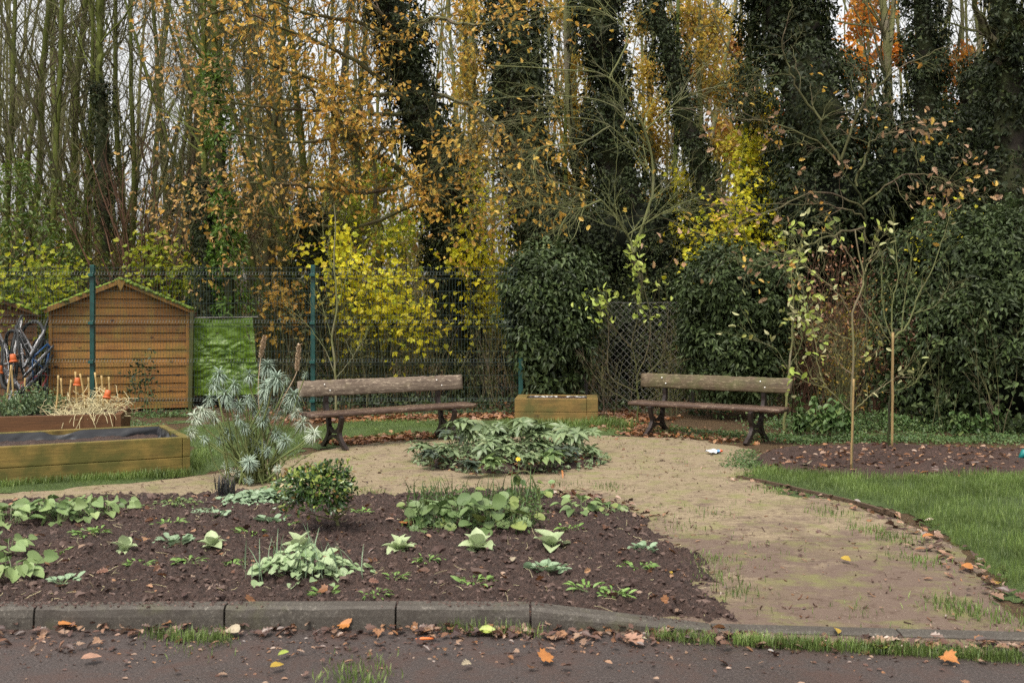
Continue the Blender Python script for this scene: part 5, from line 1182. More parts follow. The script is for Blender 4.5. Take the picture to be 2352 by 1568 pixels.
# ---- single eye-catching fallen leaves
def fallen(px, py, size, T, col, label, z=.02, up=.3, tgt=None, rot=None):
    o = gb(px, py) if tgt == 'bed' else g(px, py, z); o = o + A([0, 0, .012]); a = ru(0, 6.28) if rot is None else rot
    m = MB(); m.addp(leaves(o[None], A([[up * rn(), -.3 + up * rn(), 1]]), A([[math.cos(a), math.sin(a), .12]]), size, T)); 
    solo('fallen_leaf', m, col, label, 'leaf', o, 'single fallen leaves in the foreground', True)
def lm_(name, c): return plain(name, c, .5, 0, .2, 30)
LY, LO, LP, LB, LG, LW_ = lm_('leaf_yellow', (.30, .20, .025)), lm_('leaf_orange', (.32, .125, .03)), lm_('leaf_pink_brown', (.27, .15, .10)), lm_('leaf_brown', (.18, .07, .03)), lm_('leaf_yellow_green', (.24, .29, .05)), lm_('leaf_pale', (.30, .25, .17))
for f in ((1435, 1462, .13, T_OAK, LP, 'large pink-brown oak leaf lying at the foot of the sloping kerb'), (1487, 1472, .075, T_OAK, LW_, 'pale lobed leaf right of the large pink-brown one'), (1240, 1517, .085, T_MAPLE, LO, 'amber maple leaf on the tarmac below the sloping kerb'), (523, 1448, .085, T_ROUND, LW_, 'pale cream round leaf leaning on the kerb foot'), (455, 1432, .09, T_OAK, LP, 'upright tan leaf propped against the kerb'), (133, 1440, .09, T_MAPLE, LO, 'orange maple leaf at the kerb foot on the far left'),
          (805, 1438, .085, T_MAPLE, LO, 'rust maple leaf propped at the kerb foot below the soil'), (620, 1537, .07, T_OVAL, LY, 'small yellow leaf alone on the lower tarmac'), (663, 1500, .06, T_OVAL, LG, 'yellow-green leaf on the tarmac below the kerb'), (2025, 1495, .075, T_MAPLE, LG, 'bright lime maple leaf in the grass strip at the path entrance'), (2165, 1510, .085, T_MAPLE, LO, 'ochre maple leaf on the tarmac at the right'), (1060, 1532, .06, T_OAK, LW_, 'small pale oak leaf on the lower tarmac in the middle'),
          (1100, 1450, .09, T_OVAL, LG, 'curled yellow-green leaf at the foot of the kerb in the middle'), (1545, 1325, .07, T_OVAL, LY, 'yellow leaf standing on the soil near the right end', .02, .5, 'bed'), (1180, 1283, .07, T_OAK, LW_, 'pale oak leaf on the soil above the middle kerb', .02, .3, 'bed'), (1098, 1075, .16, T_OVAL, LY, 'big bright yellow leaf on the front of the circular bed', .09), (985, 1062, .11, T_OVAL, LY, 'yellow-orange leaf at the left rim of the circular bed', .07), (1290, 1082, .16, T_LANCE, LO, 'long amber leaf at the right front rim of the circular bed', .05),
          (1932, 1283, .09, T_OVAL, LY, 'yellow leaf in the middle of the near sandy path'), (1918, 1446, .08, T_OVAL, LY, 'amber leaf on the near sandy path above the flush kerb'), (2145, 1232, .10, T_OVAL, LO, 'large curled orange leaf at the lawn edge'), (2210, 1300, .10, T_OVAL, LO, 'long orange-brown leaf at the edge of the right lawn'), (2290, 1345, .085, T_OAK, LY, 'yellow leaf at the lawn edge near the right border'), (925, 1200, .12, T_MAPLE, LO, 'glowing orange dead leaf beside the middle green group', .02, .3, 'bed'),
          (1855, 1068, .13, T_MAPLE, LW_, 'pale cream leaf on the dark tree bed', .06), (2000, 1045, .10, T_OVAL, LO, 'bright orange leaf near the right-hand tree stake', .06), (185, 1518, .09, T_OVAL, LP, 'narrow pink curled leaf on the tarmac at the left')):
    fallen(*f)
o = g(975, 1470, .01); m = MB(); rod(m, poly([o + A([-.045, 0, .006]), o + A([0, .004, .008]), o + A([.045, .012, .006])], 8), [.003, .006, .007, .007, .007, .007, .006, .003], 7); solo('orange_stick', m, plain('orange_stick', (.62, .15, .03), .5), 'short bright orange stick on the tarmac in front of the kerb', 'stick', o, None, True)
# ================================================================= TREES AND IVY
FL = Field(1.6, seed=2); FL2 = Field(4.5, seed=3)
def ivy_leaves(C, Nn, n, spread, s0, s1, T=T_IVY, hang=.7):
    ix = rng.integers(0, len(C), n); Q = Nn[ix]
    P = C[ix] + rn(n, 3) * spread
    N2 = nz(Q + A([0, 0, .55]) + .45 * rn(n, 3)); D = nz(A([0, 0, -hang]) + .75 * rn(n, 3) + .45 * Q)
    return leaves(P, N2, D, s0 * .6 + (s1 * 1.12 - s0 * .6) * ru(0, 1, n) ** 1.3, T)
def tufts(C, Nn, per, rad, s0, s1, T, droop=.55):
    """leaf tufts: leaves fan outward from the end of each shoot and hang in layers"""
    k = len(C); ax = nz(Nn + A([0, 0, .45]) + .25 * rn(k, 3)); ix = np.repeat(np.arange(k), per); n = len(ix)
    q = rn(n, 3); a_ = ax[ix]; q = nz(q - (q * a_).sum(-1, keepdims=True) * a_); u = ru(0, 1, n)[:, None]; r_ = rad * ru(.6, 1.4, k)[ix][:, None]
    P = C[ix] + a_ * r_ * (1.1 - 1.3 * u) + q * r_ * (.25 + .85 * u)
    D = nz(q * (.35 + u) + a_ * (.9 - .8 * u) + A([0, 0, -droop]) + .3 * rn(n, 3)); N2 = nz(a_ * .8 + q * .35 + A([0, 0, .35]) + .3 * rn(n, 3))
    return leaves(P, N2, D, ru(s0, s1, n), T)
T_ARB = half([(0, 0), (.17, .16), (.22, .42), (.12, .75), (0, 1)], .35, .28)
def pillar(pts, d, n, s0=.06, s1=.11, lump=.3, core=.62, spread=.11, clus=None, d2=None):
    """ivy sleeve round a stem: returns (leaf builder, core builder, centre line)"""
    a = A(pts, float); dd = np.linspace(d, d2 or d, len(a))
    C = poly([at(q[0], q[1], e) for q, e in zip(a, dd)], 48); Rw = np.interp(np.linspace(0, 1, 48), np.linspace(0, 1, len(a)), a[:, 2] * .5 * dd / S)
    k = clus or max(40, n // 26)
    t = ru(0, 46.999, k); i = t.astype(int); f = (t - i)[:, None]
    c = C[i] * (1 - f) + C[i + 1] * f; r = Rw[i]
    an = ru(0, 6.283, k); out = np.stack([np.cos(an), np.sin(an), 0 * an], -1)
    w = .80 + lump * np.clip(FL(c + out * .5), -1.2, 1.2) * .8 + .12 * rn(k)
    cc = c + out * (r * w)[:, None]
    m = MB(); m.addp(ivy_leaves(cc, out, int(n * .6), A([spread, spread, spread * 1.2]), s0, s1))
    kk = int(n * .55 / 16); ii = rng.permutation(k)[:kk]; kk = len(ii); m.addp(tufts(cc[ii] + out[ii] * .06 + .05 * rn(kk, 3), out[ii], 16, .15, s0, s1, T_ARB))
    mc = MB(); mc.addp(tubes(C[None], (Rw * core)[None] * (1 + .12 * rn(48)), 9))
    return m, mc, C, Rw
def blob(ells, n, s0=.06, s1=.10, lump=.22, spread=.10, front=True, T=T_IVY, hang=.6, clus=None):
    """bushy mass: leaf clumps over the union of ellipsoids (centre, radii)"""
    Cs = []; Ns = []
    ar = A([(e[1][0] * e[1][2] + e[1][1] * e[1][2] + e[1][0] * e[1][1]) for e in ells]); k = clus or max(60, n // 24)
    for (c, r), w in zip(ells, ar / ar.sum()):
        q = nz(rn(int(k * w * 1.9) + 8, 3)); q = q[(q[:, 1] < .55)]
        p = A(c) + q * A(r) * (1 + lump * np.clip(FL(A(c) + q * A(r)), -1.3, 1.3) * .7 + .06 * rn(len(q)))[:, None]
        ok = p[:, 2] > .02
        for (c2, r2) in ells:
            if c2 is c: continue
            ok &= (((p - A(c2)) / (A(r2) * .86)) ** 2).sum(1) > 1
        Cs.append(p[ok]); Ns.append(nz(q[ok] / A(r)))
    C = np.concatenate(Cs); Nn = np.concatenate(Ns)
    m = MB(); m.addp(ivy_leaves(C, Nn, int(n * .5), A([spread, spread, spread]), s0, s1, T, hang))
    hi = C[:, 2] > C[:, 2].min() + .33 * np.ptp(C[:, 2]); pk = np.where(hi, 1, .25); ii = np.flatnonzero(ru(0, 1, len(C)) < pk); ii = ii[rng.permutation(len(ii))][:int(n * .6 / 18)]; m.addp(tufts(C[ii] + Nn[ii] * .07 + .06 * rn(len(ii), 3), Nn[ii], 18, .17, s0, s1 * .95, T_ARB))
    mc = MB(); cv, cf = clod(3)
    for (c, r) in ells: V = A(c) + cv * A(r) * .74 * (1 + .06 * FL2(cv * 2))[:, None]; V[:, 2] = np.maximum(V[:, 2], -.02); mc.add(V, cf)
    return m, mc
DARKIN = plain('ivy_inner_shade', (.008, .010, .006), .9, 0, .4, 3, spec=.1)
def E(px, py, d, rx, ry, rz):  # ellipsoid from picture-size (px) radii
    return (at(px, py, d), (rx * d / S, ry, rz * d / S))
def twigs_from(P, Rr, levels, sides=(4, 3, 3)):
    """levels: list of spawn kwargs; returns builder, last level polylines"""
    m = MB(); m.addp(tubes(P, Rr, 7)); allp = []
    for i, kw in enumerate(levels):
        kw = dict(kw); k = kw.pop('k'); P, Rr = spawn(P, Rr, k, **kw); m.addp(tubes(P, Rr, sides[min(i, 2)])); allp.append((P, Rr))
    return m, allp
# ---- ivy-clad big trees
def ivy_tree(label, pts, d, n, group='ivy-clad trees behind the fence', mat=IVY, s=(.06, .115), d2=None, limbs=None, lump=.3, name='ivy_tree', stem=None, **kw):
    b = at(pts[0][0], pts[0][1], d); b[2] = 0
    root = thing(name, label, 'tree', b, group)
    m, mc, C, Rw = pillar(pts, d, n, s[0], s[1], lump, d2=d2, **kw)
    part('ivy', m, mat, root); part('trunk', mc, BARK_DARK, root, True)
    if stem:
        P = poly([at(q[0], q[1], d) for q in stem], 16, .02); mm = MB(); mm.addp(tubes(P, np.linspace(.075, .05, 16), 7)); Pb, Rb = spawn(P[None], np.linspace(.075, .05, 16)[None], 16, (.1, 1), (18, 50), None, 8, .12, .04, .34, .25, absl=(.8, 2.4)); mm.addp(tubes(Pb, Rb, 4)); Pc, Rc = spawn(Pb, Rb, 5, (.15, 1), (20, 50), (.3, .6), 5, .14, .03, .55, .4); mm.addp(tubes(Pc, Rc, 3)); part('bare_stem', mm, BARK_MOSS, root)
    if limbs:
        mm = MB()
        for L in limbs:
            P = poly([at(*q) for q in L[1]], 16, .03); Rr = np.linspace(L[0], L[0] * .35, 16); mm.addp(tubes(P, Rr, 6))
            Pb, Rb = spawn(P[None], Rr[None], 12, (.2, 1), (25, 65), (.2, .5), 7, .16, .02, .5, .3); mm.addp(tubes(Pb, Rb, 4))
            Pc, Rc = spawn(Pb, Rb, 5, (.2, 1), (25, 60), (.3, .6), 5, .18, .0, .6, .4); mm.addp(tubes(Pc, Rc, 3))
        part('limbs', mm, BARK_DULL, root)
    return root
OAKROOT = ivy_tree('leaning ivy-clad oak with orange leaves spreading to the left', [(1050, 960, 85), (1048, 720, 90), (1040, 588, 105), (1030, 480, 130), (1000, 360, 150), (955, 230, 125), (925, 120, 110), (900, 20, 95), (880, -90, 90)], 20.3, 17000)
ivy_tree('thick ivy-clad tree right behind the ivy column, left of the middle', [(1240, 960, 130), (1238, 700, 150), (1240, 560, 180), (1225, 450, 165), (1195, 330, 150), (1180, 230, 150), (1185, 140, 120), (1180, 40, 100), (1175, -90, 95)], 21.0, 19000)
ivy_tree('ivy-clad tree with narrow waist right of the middle', [(1460, 960, 150), (1460, 620, 195), (1440, 520, 170), (1410, 380, 140), (1400, 300, 110), (1400, 200, 70), (1385, 120, 120), (1378, 40, 130), (1375, -90, 130)], 22.0, 17000)
ivy_tree('slim ivy-clad stem leaning to the left beside the huge ivy tree', [(1650, 930, 80), (1640, 620, 75), (1628, 470, 62), (1600, 360, 58), (1570, 260, 60), (1545, 160, 52), (1520, 70, 42), (1490, -60, 40)], 20.0, 9500, s=(.05, .09))
ivy_tree('huge ivy-smothered tree at the right with sky glinting through', [(1910, 960, 230), (1905, 620, 260), (1900, 430, 280), (1875, 310, 250), (1850, 180, 255), (1818, 70, 235), (1795, -30, 215), (1780, -120, 200)], 19.6, 30000, lump=.42, core=.5, spread=.15)
ivy_tree('dark upright ivy-clad trunk between pale birches and the right edge', [(2120, 960, 110), (2120, 500, 110), (2122, 330, 90), (2125, 200, 80), (2122, 80, 66), (2118, -80, 60)], 23.0, 11000)
ivy_tree('bushy-topped ivy-clad stem left of the darkest right-hand trunk', [(2235, 900, 70), (2235, 420, 80), (2240, 330, 95), (2245, 250, 120), (2250, 190, 100), (2255, 140, 40)], 24.0, 6000)
ivy_tree('darkest trunk at the right picture edge with a branch reaching left', [(2330, 960, 120), (2325, 600, 110), (2322, 400, 92), (2318, 220, 78), (2312, 90, 74), (2300, -80, 74)], 17.2, 7000, core=.8, limbs=[(.09, [(2318, 190, 17.2), (2285, 110, 17.0), (2245, 30, 16.8), (2215, -40, 16.6)]), (.05, [(2318, 130, 17.2), (2345, 60, 17), (2400, -20, 17)])])
ivy_tree('thin trunk at the left wrapped in dark ivy from mid height', [(250, 960, 22), (246, 640, 24), (240, 470, 34), (236, 380, 46), (234, 300, 44), (232, 230, 26), (231, 190, 12)], 21.5, 2600, s=(.05, .09), stem=[(231, 200), (228, 60), (224, -80)])
ivy_tree('ivy-clad trunk standing behind the green tarpaulin', [(486, 960, 60), (484, 720, 60), (480, 600, 56), (475, 510, 44), (473, 450, 26), (472, 420, 12)], 19.0, 5600, s=(.05, .09), stem=[(472, 430), (469, 250), (466, -80)])
ivy_tree('trunk with bright light-green creeper beside the dark ivy one', [(530, 960, 26), (526, 640, 44), (520, 560, 34), (514, 460, 26), (506, 340, 44), (500, 250, 40), (497, 180, 22), (496, 150, 10)], 18.6, 2600, stem=[(496, 170), (494, 60), (492, -80)], mat=IVYBRIGHT, s=(.07, .12), core=.5)
ivy_tree('ivy-wrapped trunk just left of the tall green fence post', [(728, 960, 56), (724, 640, 64), (715, 570, 56), (708, 510, 36), (704, 480, 14)], 19.3, 4400, s=(.05, .09), stem=[(704, 490), (690, 300), (660, 60), (645, -80)])
# ---- hedges and ivy masses
def ivy_mass(name, label, ells, n, mat, base, cat='hedge', core=DARKIN, group=None, **kw):
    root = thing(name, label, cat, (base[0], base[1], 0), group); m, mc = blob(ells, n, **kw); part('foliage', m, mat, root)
    if core: part('shade_core', mc, core, root, True); return root  # solid dark core added inside the leaves to block light and read as shade
G2 = 'ivy masses along the fence line'
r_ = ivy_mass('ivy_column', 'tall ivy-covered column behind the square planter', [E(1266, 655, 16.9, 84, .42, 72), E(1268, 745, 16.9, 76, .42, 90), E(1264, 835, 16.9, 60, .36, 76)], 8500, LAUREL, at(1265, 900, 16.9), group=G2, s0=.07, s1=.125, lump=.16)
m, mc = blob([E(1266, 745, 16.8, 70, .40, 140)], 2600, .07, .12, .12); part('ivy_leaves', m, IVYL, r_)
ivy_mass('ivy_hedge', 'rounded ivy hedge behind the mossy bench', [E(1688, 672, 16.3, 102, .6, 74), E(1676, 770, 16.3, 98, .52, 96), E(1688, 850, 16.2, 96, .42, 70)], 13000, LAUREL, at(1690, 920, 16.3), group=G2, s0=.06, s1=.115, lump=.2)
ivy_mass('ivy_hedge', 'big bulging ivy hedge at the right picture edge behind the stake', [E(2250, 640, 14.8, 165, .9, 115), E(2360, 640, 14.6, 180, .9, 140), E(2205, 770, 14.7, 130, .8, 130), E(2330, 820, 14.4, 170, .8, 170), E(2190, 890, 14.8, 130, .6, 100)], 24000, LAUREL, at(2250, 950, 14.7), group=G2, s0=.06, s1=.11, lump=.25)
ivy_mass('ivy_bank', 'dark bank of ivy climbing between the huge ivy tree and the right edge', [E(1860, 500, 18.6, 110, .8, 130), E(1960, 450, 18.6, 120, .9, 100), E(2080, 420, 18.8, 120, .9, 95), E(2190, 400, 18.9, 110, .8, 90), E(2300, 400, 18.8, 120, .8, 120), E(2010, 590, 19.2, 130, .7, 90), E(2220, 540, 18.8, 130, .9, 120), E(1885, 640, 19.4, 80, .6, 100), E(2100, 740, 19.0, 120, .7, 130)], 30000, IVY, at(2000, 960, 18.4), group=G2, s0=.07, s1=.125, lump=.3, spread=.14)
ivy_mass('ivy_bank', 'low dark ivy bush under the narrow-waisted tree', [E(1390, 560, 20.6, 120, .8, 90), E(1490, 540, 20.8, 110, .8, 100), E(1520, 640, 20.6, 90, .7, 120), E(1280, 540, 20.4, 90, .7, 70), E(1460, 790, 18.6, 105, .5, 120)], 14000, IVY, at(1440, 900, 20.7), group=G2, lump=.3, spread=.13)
ivy_mass('leafy_bush', 'olive-green bush with small leaves at the left edge behind the old shed', [E(20, 500, 20.5, 95, .8, 70), E(60, 590, 20.2, 110, .9, 80), E(-60, 560, 20, 90, .9, 120), E(40, 680, 20, 130, .9, 80)], 3600, GREENBUSH, at(40, 900, 20.2), cat='bush', s0=.07, s1=.13, lump=.5, spread=.26, T=T_OVAL, core=None)
m = MB(); m2 = MB()
# ---- orange-leaved oak limbs
LIMBS = [([(1010, 490), (905, 375), (828, 344), (740, 240), (700, 190)], 20.2, 18.3, .075), ([(1000, 330), (880, 300), (700, 330), (520, 300)], 20.2, 17.4, .06), ([(985, 215), (860, 215), (700, 180), (560, 120)], 20.2, 17.6, .06), ([(960, 130), (850, 60), (700, 30), (560, -20)], 20.2, 17.6, .06),
         ([(1000, 400), (860, 440), (720, 430), (560, 420), (450, 440)], 20.2, 17.0, .055), ([(1010, 500), (1040, 460), (1100, 450), (1170, 480)], 20.2, 17.5, .04), ([(930, 80), (1000, 40), (1100, 60), (1170, 20)], 20.2, 17.8, .055), ([(990, 210), (1101, 252), (1180, 330), (1240, 400)], 20.2, 17.5, .05),
         ([(1000, 330), (1080, 350), (1160, 400), (1220, 470)], 20.2, 17.2, .045), ([(945, 100), (800, -30), (650, -80)], 20.2, 17.8, .05), ([(900, -50), (700, -40), (500, 30), (420, 60)], 20.2, 17.4, .06), ([(1000, 450), (820, 520), (660, 500), (480, 470)], 20.2, 17.2, .05), ([(985, 300), (900, 200), (780, 120), (640, 60), (560, 30)], 20.2, 17.8, .06), ([(990, 260), (840, 260), (640, 250), (470, 230)], 20.2, 17.2, .05), ([(1010, 470), (960, 420), (1010, 380), (1050, 330)], 20.2, 17.5, .04)]
tw = MB(); lv = [[], []]
for pts, d0, d1, r0 in LIMBS:
    dd = np.linspace(d0, d1, len(pts)); P = poly([at(q[0], q[1], e) for q, e in zip(pts, dd)], 22, .03); Rr = np.linspace(r0, r0 * .22, 22)
    tw.addp(tubes(P, Rr, 6))
    B, Rb = spawn(P[None], Rr[None], 17, (.2, 1.0), (25, 70), None, 8, .18, -.01, .42, .3, absl=(.5, 1.7)); tw.addp(tubes(B, Rb, 4))
    C, Rc = spawn(B, Rb, 8, (.15, 1.0), (25, 65), None, 6, .22, -.01, .5, .4, absl=(.2, .75)); tw.addp(tubes(C, Rc, 3))
    D_, Rd = spawn(C, Rc, 3, (.3, 1), (25, 60), None, 4, .2, -.03, .7, .5, absl=(.08, .3)); tw.addp(tubes(D_, Rd, 3))
    p, t = along(D_, 1, (.6, 1)); right = p[:, 0] > at(1000, 0, 18)[0]
    py = HY - (p[:, 2] - H) * S / p[:, 1]; px = CX + p[:, 0] * S / p[:, 1]
    prob = np.where(px > 1010, np.where(py < 160, .7, .42), .95) * np.where(py < 160, 1.0, .85) * (1 + .35 * FL(p * 1.2))
    # leaves come in sprays
    for rep in range(3):
        ok = ru(0, 1, len(p)) < prob * .52
        q = p[ok] + rn(ok.sum(), 3) * .055; tt = t[ok]
        lv[0].append((q, tt))
part('branches', tw, TWIG, OAKROOT)
P = np.concatenate([a for a, b in lv[0]]); Tt = np.concatenate([b for a, b in lv[0]]); n = len(P)
px = CX + P[:, 0] * S / P[:, 1]; py = HY - (P[:, 2] - H) * S / P[:, 1]
dull = ru(0, 1, n) < np.clip((700 - px) / 300 + (py - 220) / 500 + .15 * FL(P), 0.05, .85)
for sel, mt, nm, s in ((~dull, OAKLEAF, 'leaves', (.06, .125)), (dull, OAKDULL, 'faded_leaves', (.05, .095))):
    k = sel.sum(); mm = MB(); mm.addp(leaves(P[sel], rn(k, 3) + A([0, -.5, .5]), Tt[sel] + .8 * rn(k, 3) + A([0, 0, -.5]), ru(s[0], s[1], k), T_OAK)); part(nm, mm, mt, OAKROOT)
# ---- lichen-twigged bare tree in the middle
def manual_tree(name, label, trunk, limbs, mats, lv1, lv2, lv3=None, leafspec=None, group=None, rt=.05, wobl=.005):
    """trunk/limbs: lists of (px,py,d)"""
    b = at(*trunk[0]); b[2] = 0; root = thing(name, label, 'tree', b, group)
    P = poly([b] + [at(*q) for q in trunk], 26, .008); m = MB(); m.addp(tubes(P, np.linspace(rt, rt * .45, 26), 8)); part('trunk', m, mats[0], root, True)
    m = MB(); last = []
    for r0, pts in limbs:
        P = poly([at(*q) for q in pts], 24, wobl); Rr = np.linspace(r0, max(r0 * .25, .0025), 24); m.addp(tubes(P, Rr, 6))
        B, Rb = spawn(P[None], Rr[None], **lv1); m.addp(tubes(B, Rb, 4)); cur = B
        C, Rc = spawn(B, Rb, **lv2); m.addp(tubes(C, Rc, 3)); cur = C
        if lv3: C, Rc = spawn(C, Rc, **lv3); m.addp(tubes(C, Rc, 3)); cur = C
        last.append(cur)
    part('branches', m, mats[1], root)
    if leafspec:
        for (nm, mt, frac, s, T, cond) in leafspec:
            p, t = [np.concatenate(x) for x in zip(*[along(c, 1, (.7, 1)) for c in last])]
            ok = (ru(0, 1, len(p)) < frac)
            if cond is not None:
                px = CX + p[:, 0] * S / p[:, 1]; py = HY - (p[:, 2] - H) * S / p[:, 1]; ok &= cond(px, py)
            p, t = p[ok], t[ok]
            if len(p) == 0: continue
            p = np.repeat(p, 2, 0) + .06 * rn(2 * len(p), 3); t = np.repeat(t, 2, 0)
            mm = MB(); mm.addp(leaves(p, rn(len(p), 3) + A([0, -.6, .5]), t + .8 * rn(len(p), 3) + A([0, 0, -.2]), ru(s[0], s[1], len(p)), T)); part(nm, mm, mt, root)
    return root
K = dict
manual_tree('bare_tree', 'bare lichen-grey tree with long arching twigs in the middle', [(1500, 880, 18.8), (1470, 640, 18.7), (1455, 580, 18.6)],
    [(.026, [(1455, 580, 18.6), (1440, 540, 18.6), (1380, 460, 18.3), (1300, 425, 17.8), (1190, 415, 17.2)]), (.028, [(1455, 580, 18.6), (1500, 430, 18.6), (1480, 300, 18.4), (1400, 180, 18), (1280, 160, 17.5), (1120, 150, 17)]), (.015, [(1490, 400, 18.6), (1400, 290, 18.2), (1260, 270, 17.6), (1080, 290, 17)]),
     (.015, [(1485, 330, 18.5), (1400, 240, 18), (1250, 220, 17.4), (1060, 235, 17)]), (.018, [(1400, 180, 18), (1440, 80, 18), (1360, 20, 17.8), (1200, 20, 17.3)]), (.016, [(1440, 540, 18.6), (1540, 480, 18.4), (1640, 440, 18)]), (.02, [(1380, 460, 18.3), (1320, 480, 18), (1230, 470, 17.6), (1110, 500, 17.2)]), (.016, [(1480, 300, 18.4), (1580, 220, 18.2), (1690, 190, 18)]), (.018, [(1400, 290, 18.2), (1330, 330, 18), (1240, 340, 17.5), (1225, 400, 17.2)])],
    (BARK_DULL, TWIG_GREY), K(k=19, t=(.15, 1), ang=(15, 50), absl=(.5, 1.7), n=9, wob=.15, up=-.015, rs=.5, tip=.4), K(k=6, t=(.2, 1), ang=(15, 50), absl=(.2, .7), n=6, wob=.17, up=.0, rs=.6, tip=.5), None,
    [('clinging_leaves', OAKLEAF, .05, (.08, .13), T_OAK, None)], None, .04)
manual_tree('oak_sapling', 'small oak with crooked limbs and drooping pinkish-brown leaves before the dark ivy', [(1990, 960, 15.2), (1988, 700, 15.2), (1985, 560, 15.1), (1983, 470, 15), (1940, 400, 14.9), (1930, 360, 14.9)],
    [(.017, [(1940, 400, 15), (1890, 335, 14.8), (1800, 290, 14.5), (1690, 270, 14.2), (1560, 250, 14.0)]), (.016, [(1985, 480, 15), (1880, 440, 14.7), (1760, 490, 14.3), (1640, 540, 14), (1520, 500, 13.8)]), (.016, [(1983, 470, 15), (2080, 400, 14.7), (2180, 420, 14.4), (2270, 460, 14.2)]), (.013, [(1985, 500, 15), (1900, 470, 14.7), (1740, 470, 14.3), (1580, 470, 14)]), (.016, [(1985, 600, 15), (2060, 540, 14.8), (2150, 500, 14.5), (2240, 430, 14.3)]), (.02, [(1960, 430, 15), (2000, 330, 14.8), (2070, 300, 14.6), (2160, 310, 14.4)]), (.02, [(1984, 520, 15), (1860, 560, 14.7), (1760, 610, 14.4), (1660, 590, 14.2)]), (.02, [(1930, 370, 14.9), (1850, 230, 14.7), (1800, 120, 14.5), (1820, 0, 14.3)]), (.02, [(1930, 370, 14.9), (1990, 230, 14.7), (2080, 150, 14.5), (2200, 100, 14.3)])],
    (BARK_DARK, TWIG), K(k=15, t=(.2, 1), ang=(25, 65), absl=(.3, 1.0), n=8, wob=.24, up=-.01, rs=.5, tip=.4), K(k=5, t=(.2, 1), ang=(25, 60), absl=(.12, .4), n=5, wob=.25, up=-.02, rs=.6, tip=.5), None,
    [('leaves', OAKPINK, .2, (.07, .12), T_OAK, lambda x, y: (y > 220) & (x > 1480)), ('orange_leaves', OAKLEAF, .05, (.07, .11), T_OAK, None)], None, .028, .022)
# ---- young planted trees and saplings
S1 = K(k=7, t=(.2, .95), ang=(20, 45), absl=(.2, .5), n=6, wob=.12, up=.04, rs=.5, tip=.4); S2 = K(k=3, t=(.2, 1), ang=(20, 50), absl=(.08, .2), n=4, wob=.15, up=.02, rs=.6, tip=.5)
manual_tree('sapling', 'slender pale bare sapling standing behind the left bench', [(771, 955, 15.8), (772, 870, 15.8), (764, 770, 15.8), (775, 700, 15.8), (768, 600, 15.8), (770, 470, 15.8)],
    [(.008, [(772, 870, 15.8), (745, 800, 15.8), (700, 740, 15.7), (640, 690, 15.6)]), (.007, [(772, 868, 15.8), (810, 820, 15.7), (830, 780, 15.7)]), (.007, [(766, 790, 15.8), (740, 700, 15.7), (725, 640, 15.7)]), (.007, [(775, 700, 15.8), (800, 620, 15.7), (806, 540, 15.7)]), (.006, [(768, 620, 15.8), (745, 560, 15.7), (740, 480, 15.7)])], (BARK_PALE, TWIG_GREY), S1, S2, None, None, 'young trees planted round the garden', .022)
LIM = [('leaves', LIME, .95, (.07, .12), T_OVAL, lambda x, y: y < 745)]
manual_tree('sapling', 'sapling with lime-green leaves between the planter and the mossy bench', [(1465, 968, 15.3), (1464, 900, 15.3), (1462, 850, 15.3), (1450, 790, 15.3)],
    [(.010, [(1462, 870, 15.3), (1490, 790, 15.2), (1490, 700, 15.2), (1462, 620, 15.2), (1440, 565, 15.2)]), (.009, [(1464, 900, 15.3), (1400, 860, 15.2), (1398, 760, 15.2), (1392, 660, 15.2)]), (.009, [(1450, 800, 15.3), (1470, 690, 15.2), (1478, 600, 15.2)]), (.008, [(1462, 880, 15.3), (1520, 820, 15.2), (1535, 720, 15.2), (1530, 680, 15.2)]), (.008, [(1450, 800, 15.3), (1400, 740, 15.3), (1370, 700, 15.3)]), (.007, [(1464, 930, 15.3), (1380, 880, 15.2), (1330, 800, 15.2)]), (.007, [(1464, 930, 15.3), (1530, 900, 15.2), (1560, 860, 15.2)])], (BARK_DULL, TWIG), S1, S2, None, LIM, 'young trees planted round the garden', .018)
PALL = [('leaves', PALEAF, .34, (.075, .12), T_OVAL, lambda x, y: y < 790), ('green_leaves', LIME, .25, (.07, .11), T_OVAL, lambda x, y: y < 760)]
manual_tree('sapling', 'white-stemmed sapling with cream and green leaves at the right end of the mossy bench', [(1800, 985, 13.9), (1808, 900, 13.9), (1818, 780, 13.9), (1822, 690, 13.9), (1815, 620, 13.9)],
    [(.008, [(1818, 700, 13.9), (1830, 620, 13.8), (1840, 550, 13.8)]), (.008, [(1815, 640, 13.9), (1800, 600, 13.8), (1815, 560, 13.8)]), (.007, [(1814, 840, 13.9), (1840, 790, 13.8), (1838, 740, 13.8)]), (.006, [(1812, 850, 13.9), (1780, 800, 13.8), (1730, 780, 13.8)]), (.007, [(1820, 760, 13.9), (1850, 720, 13.8), (1870, 690, 13.8)])], (BARK_PALE, TWIG_GREY), S1, S2, None, PALL, 'young trees planted round the garden', .022)
TB_ = K(k=9, t=(.25, 1), ang=(20, 45), absl=(.12, .38), n=6, wob=.12, up=.03, rs=.5, tip=.4)
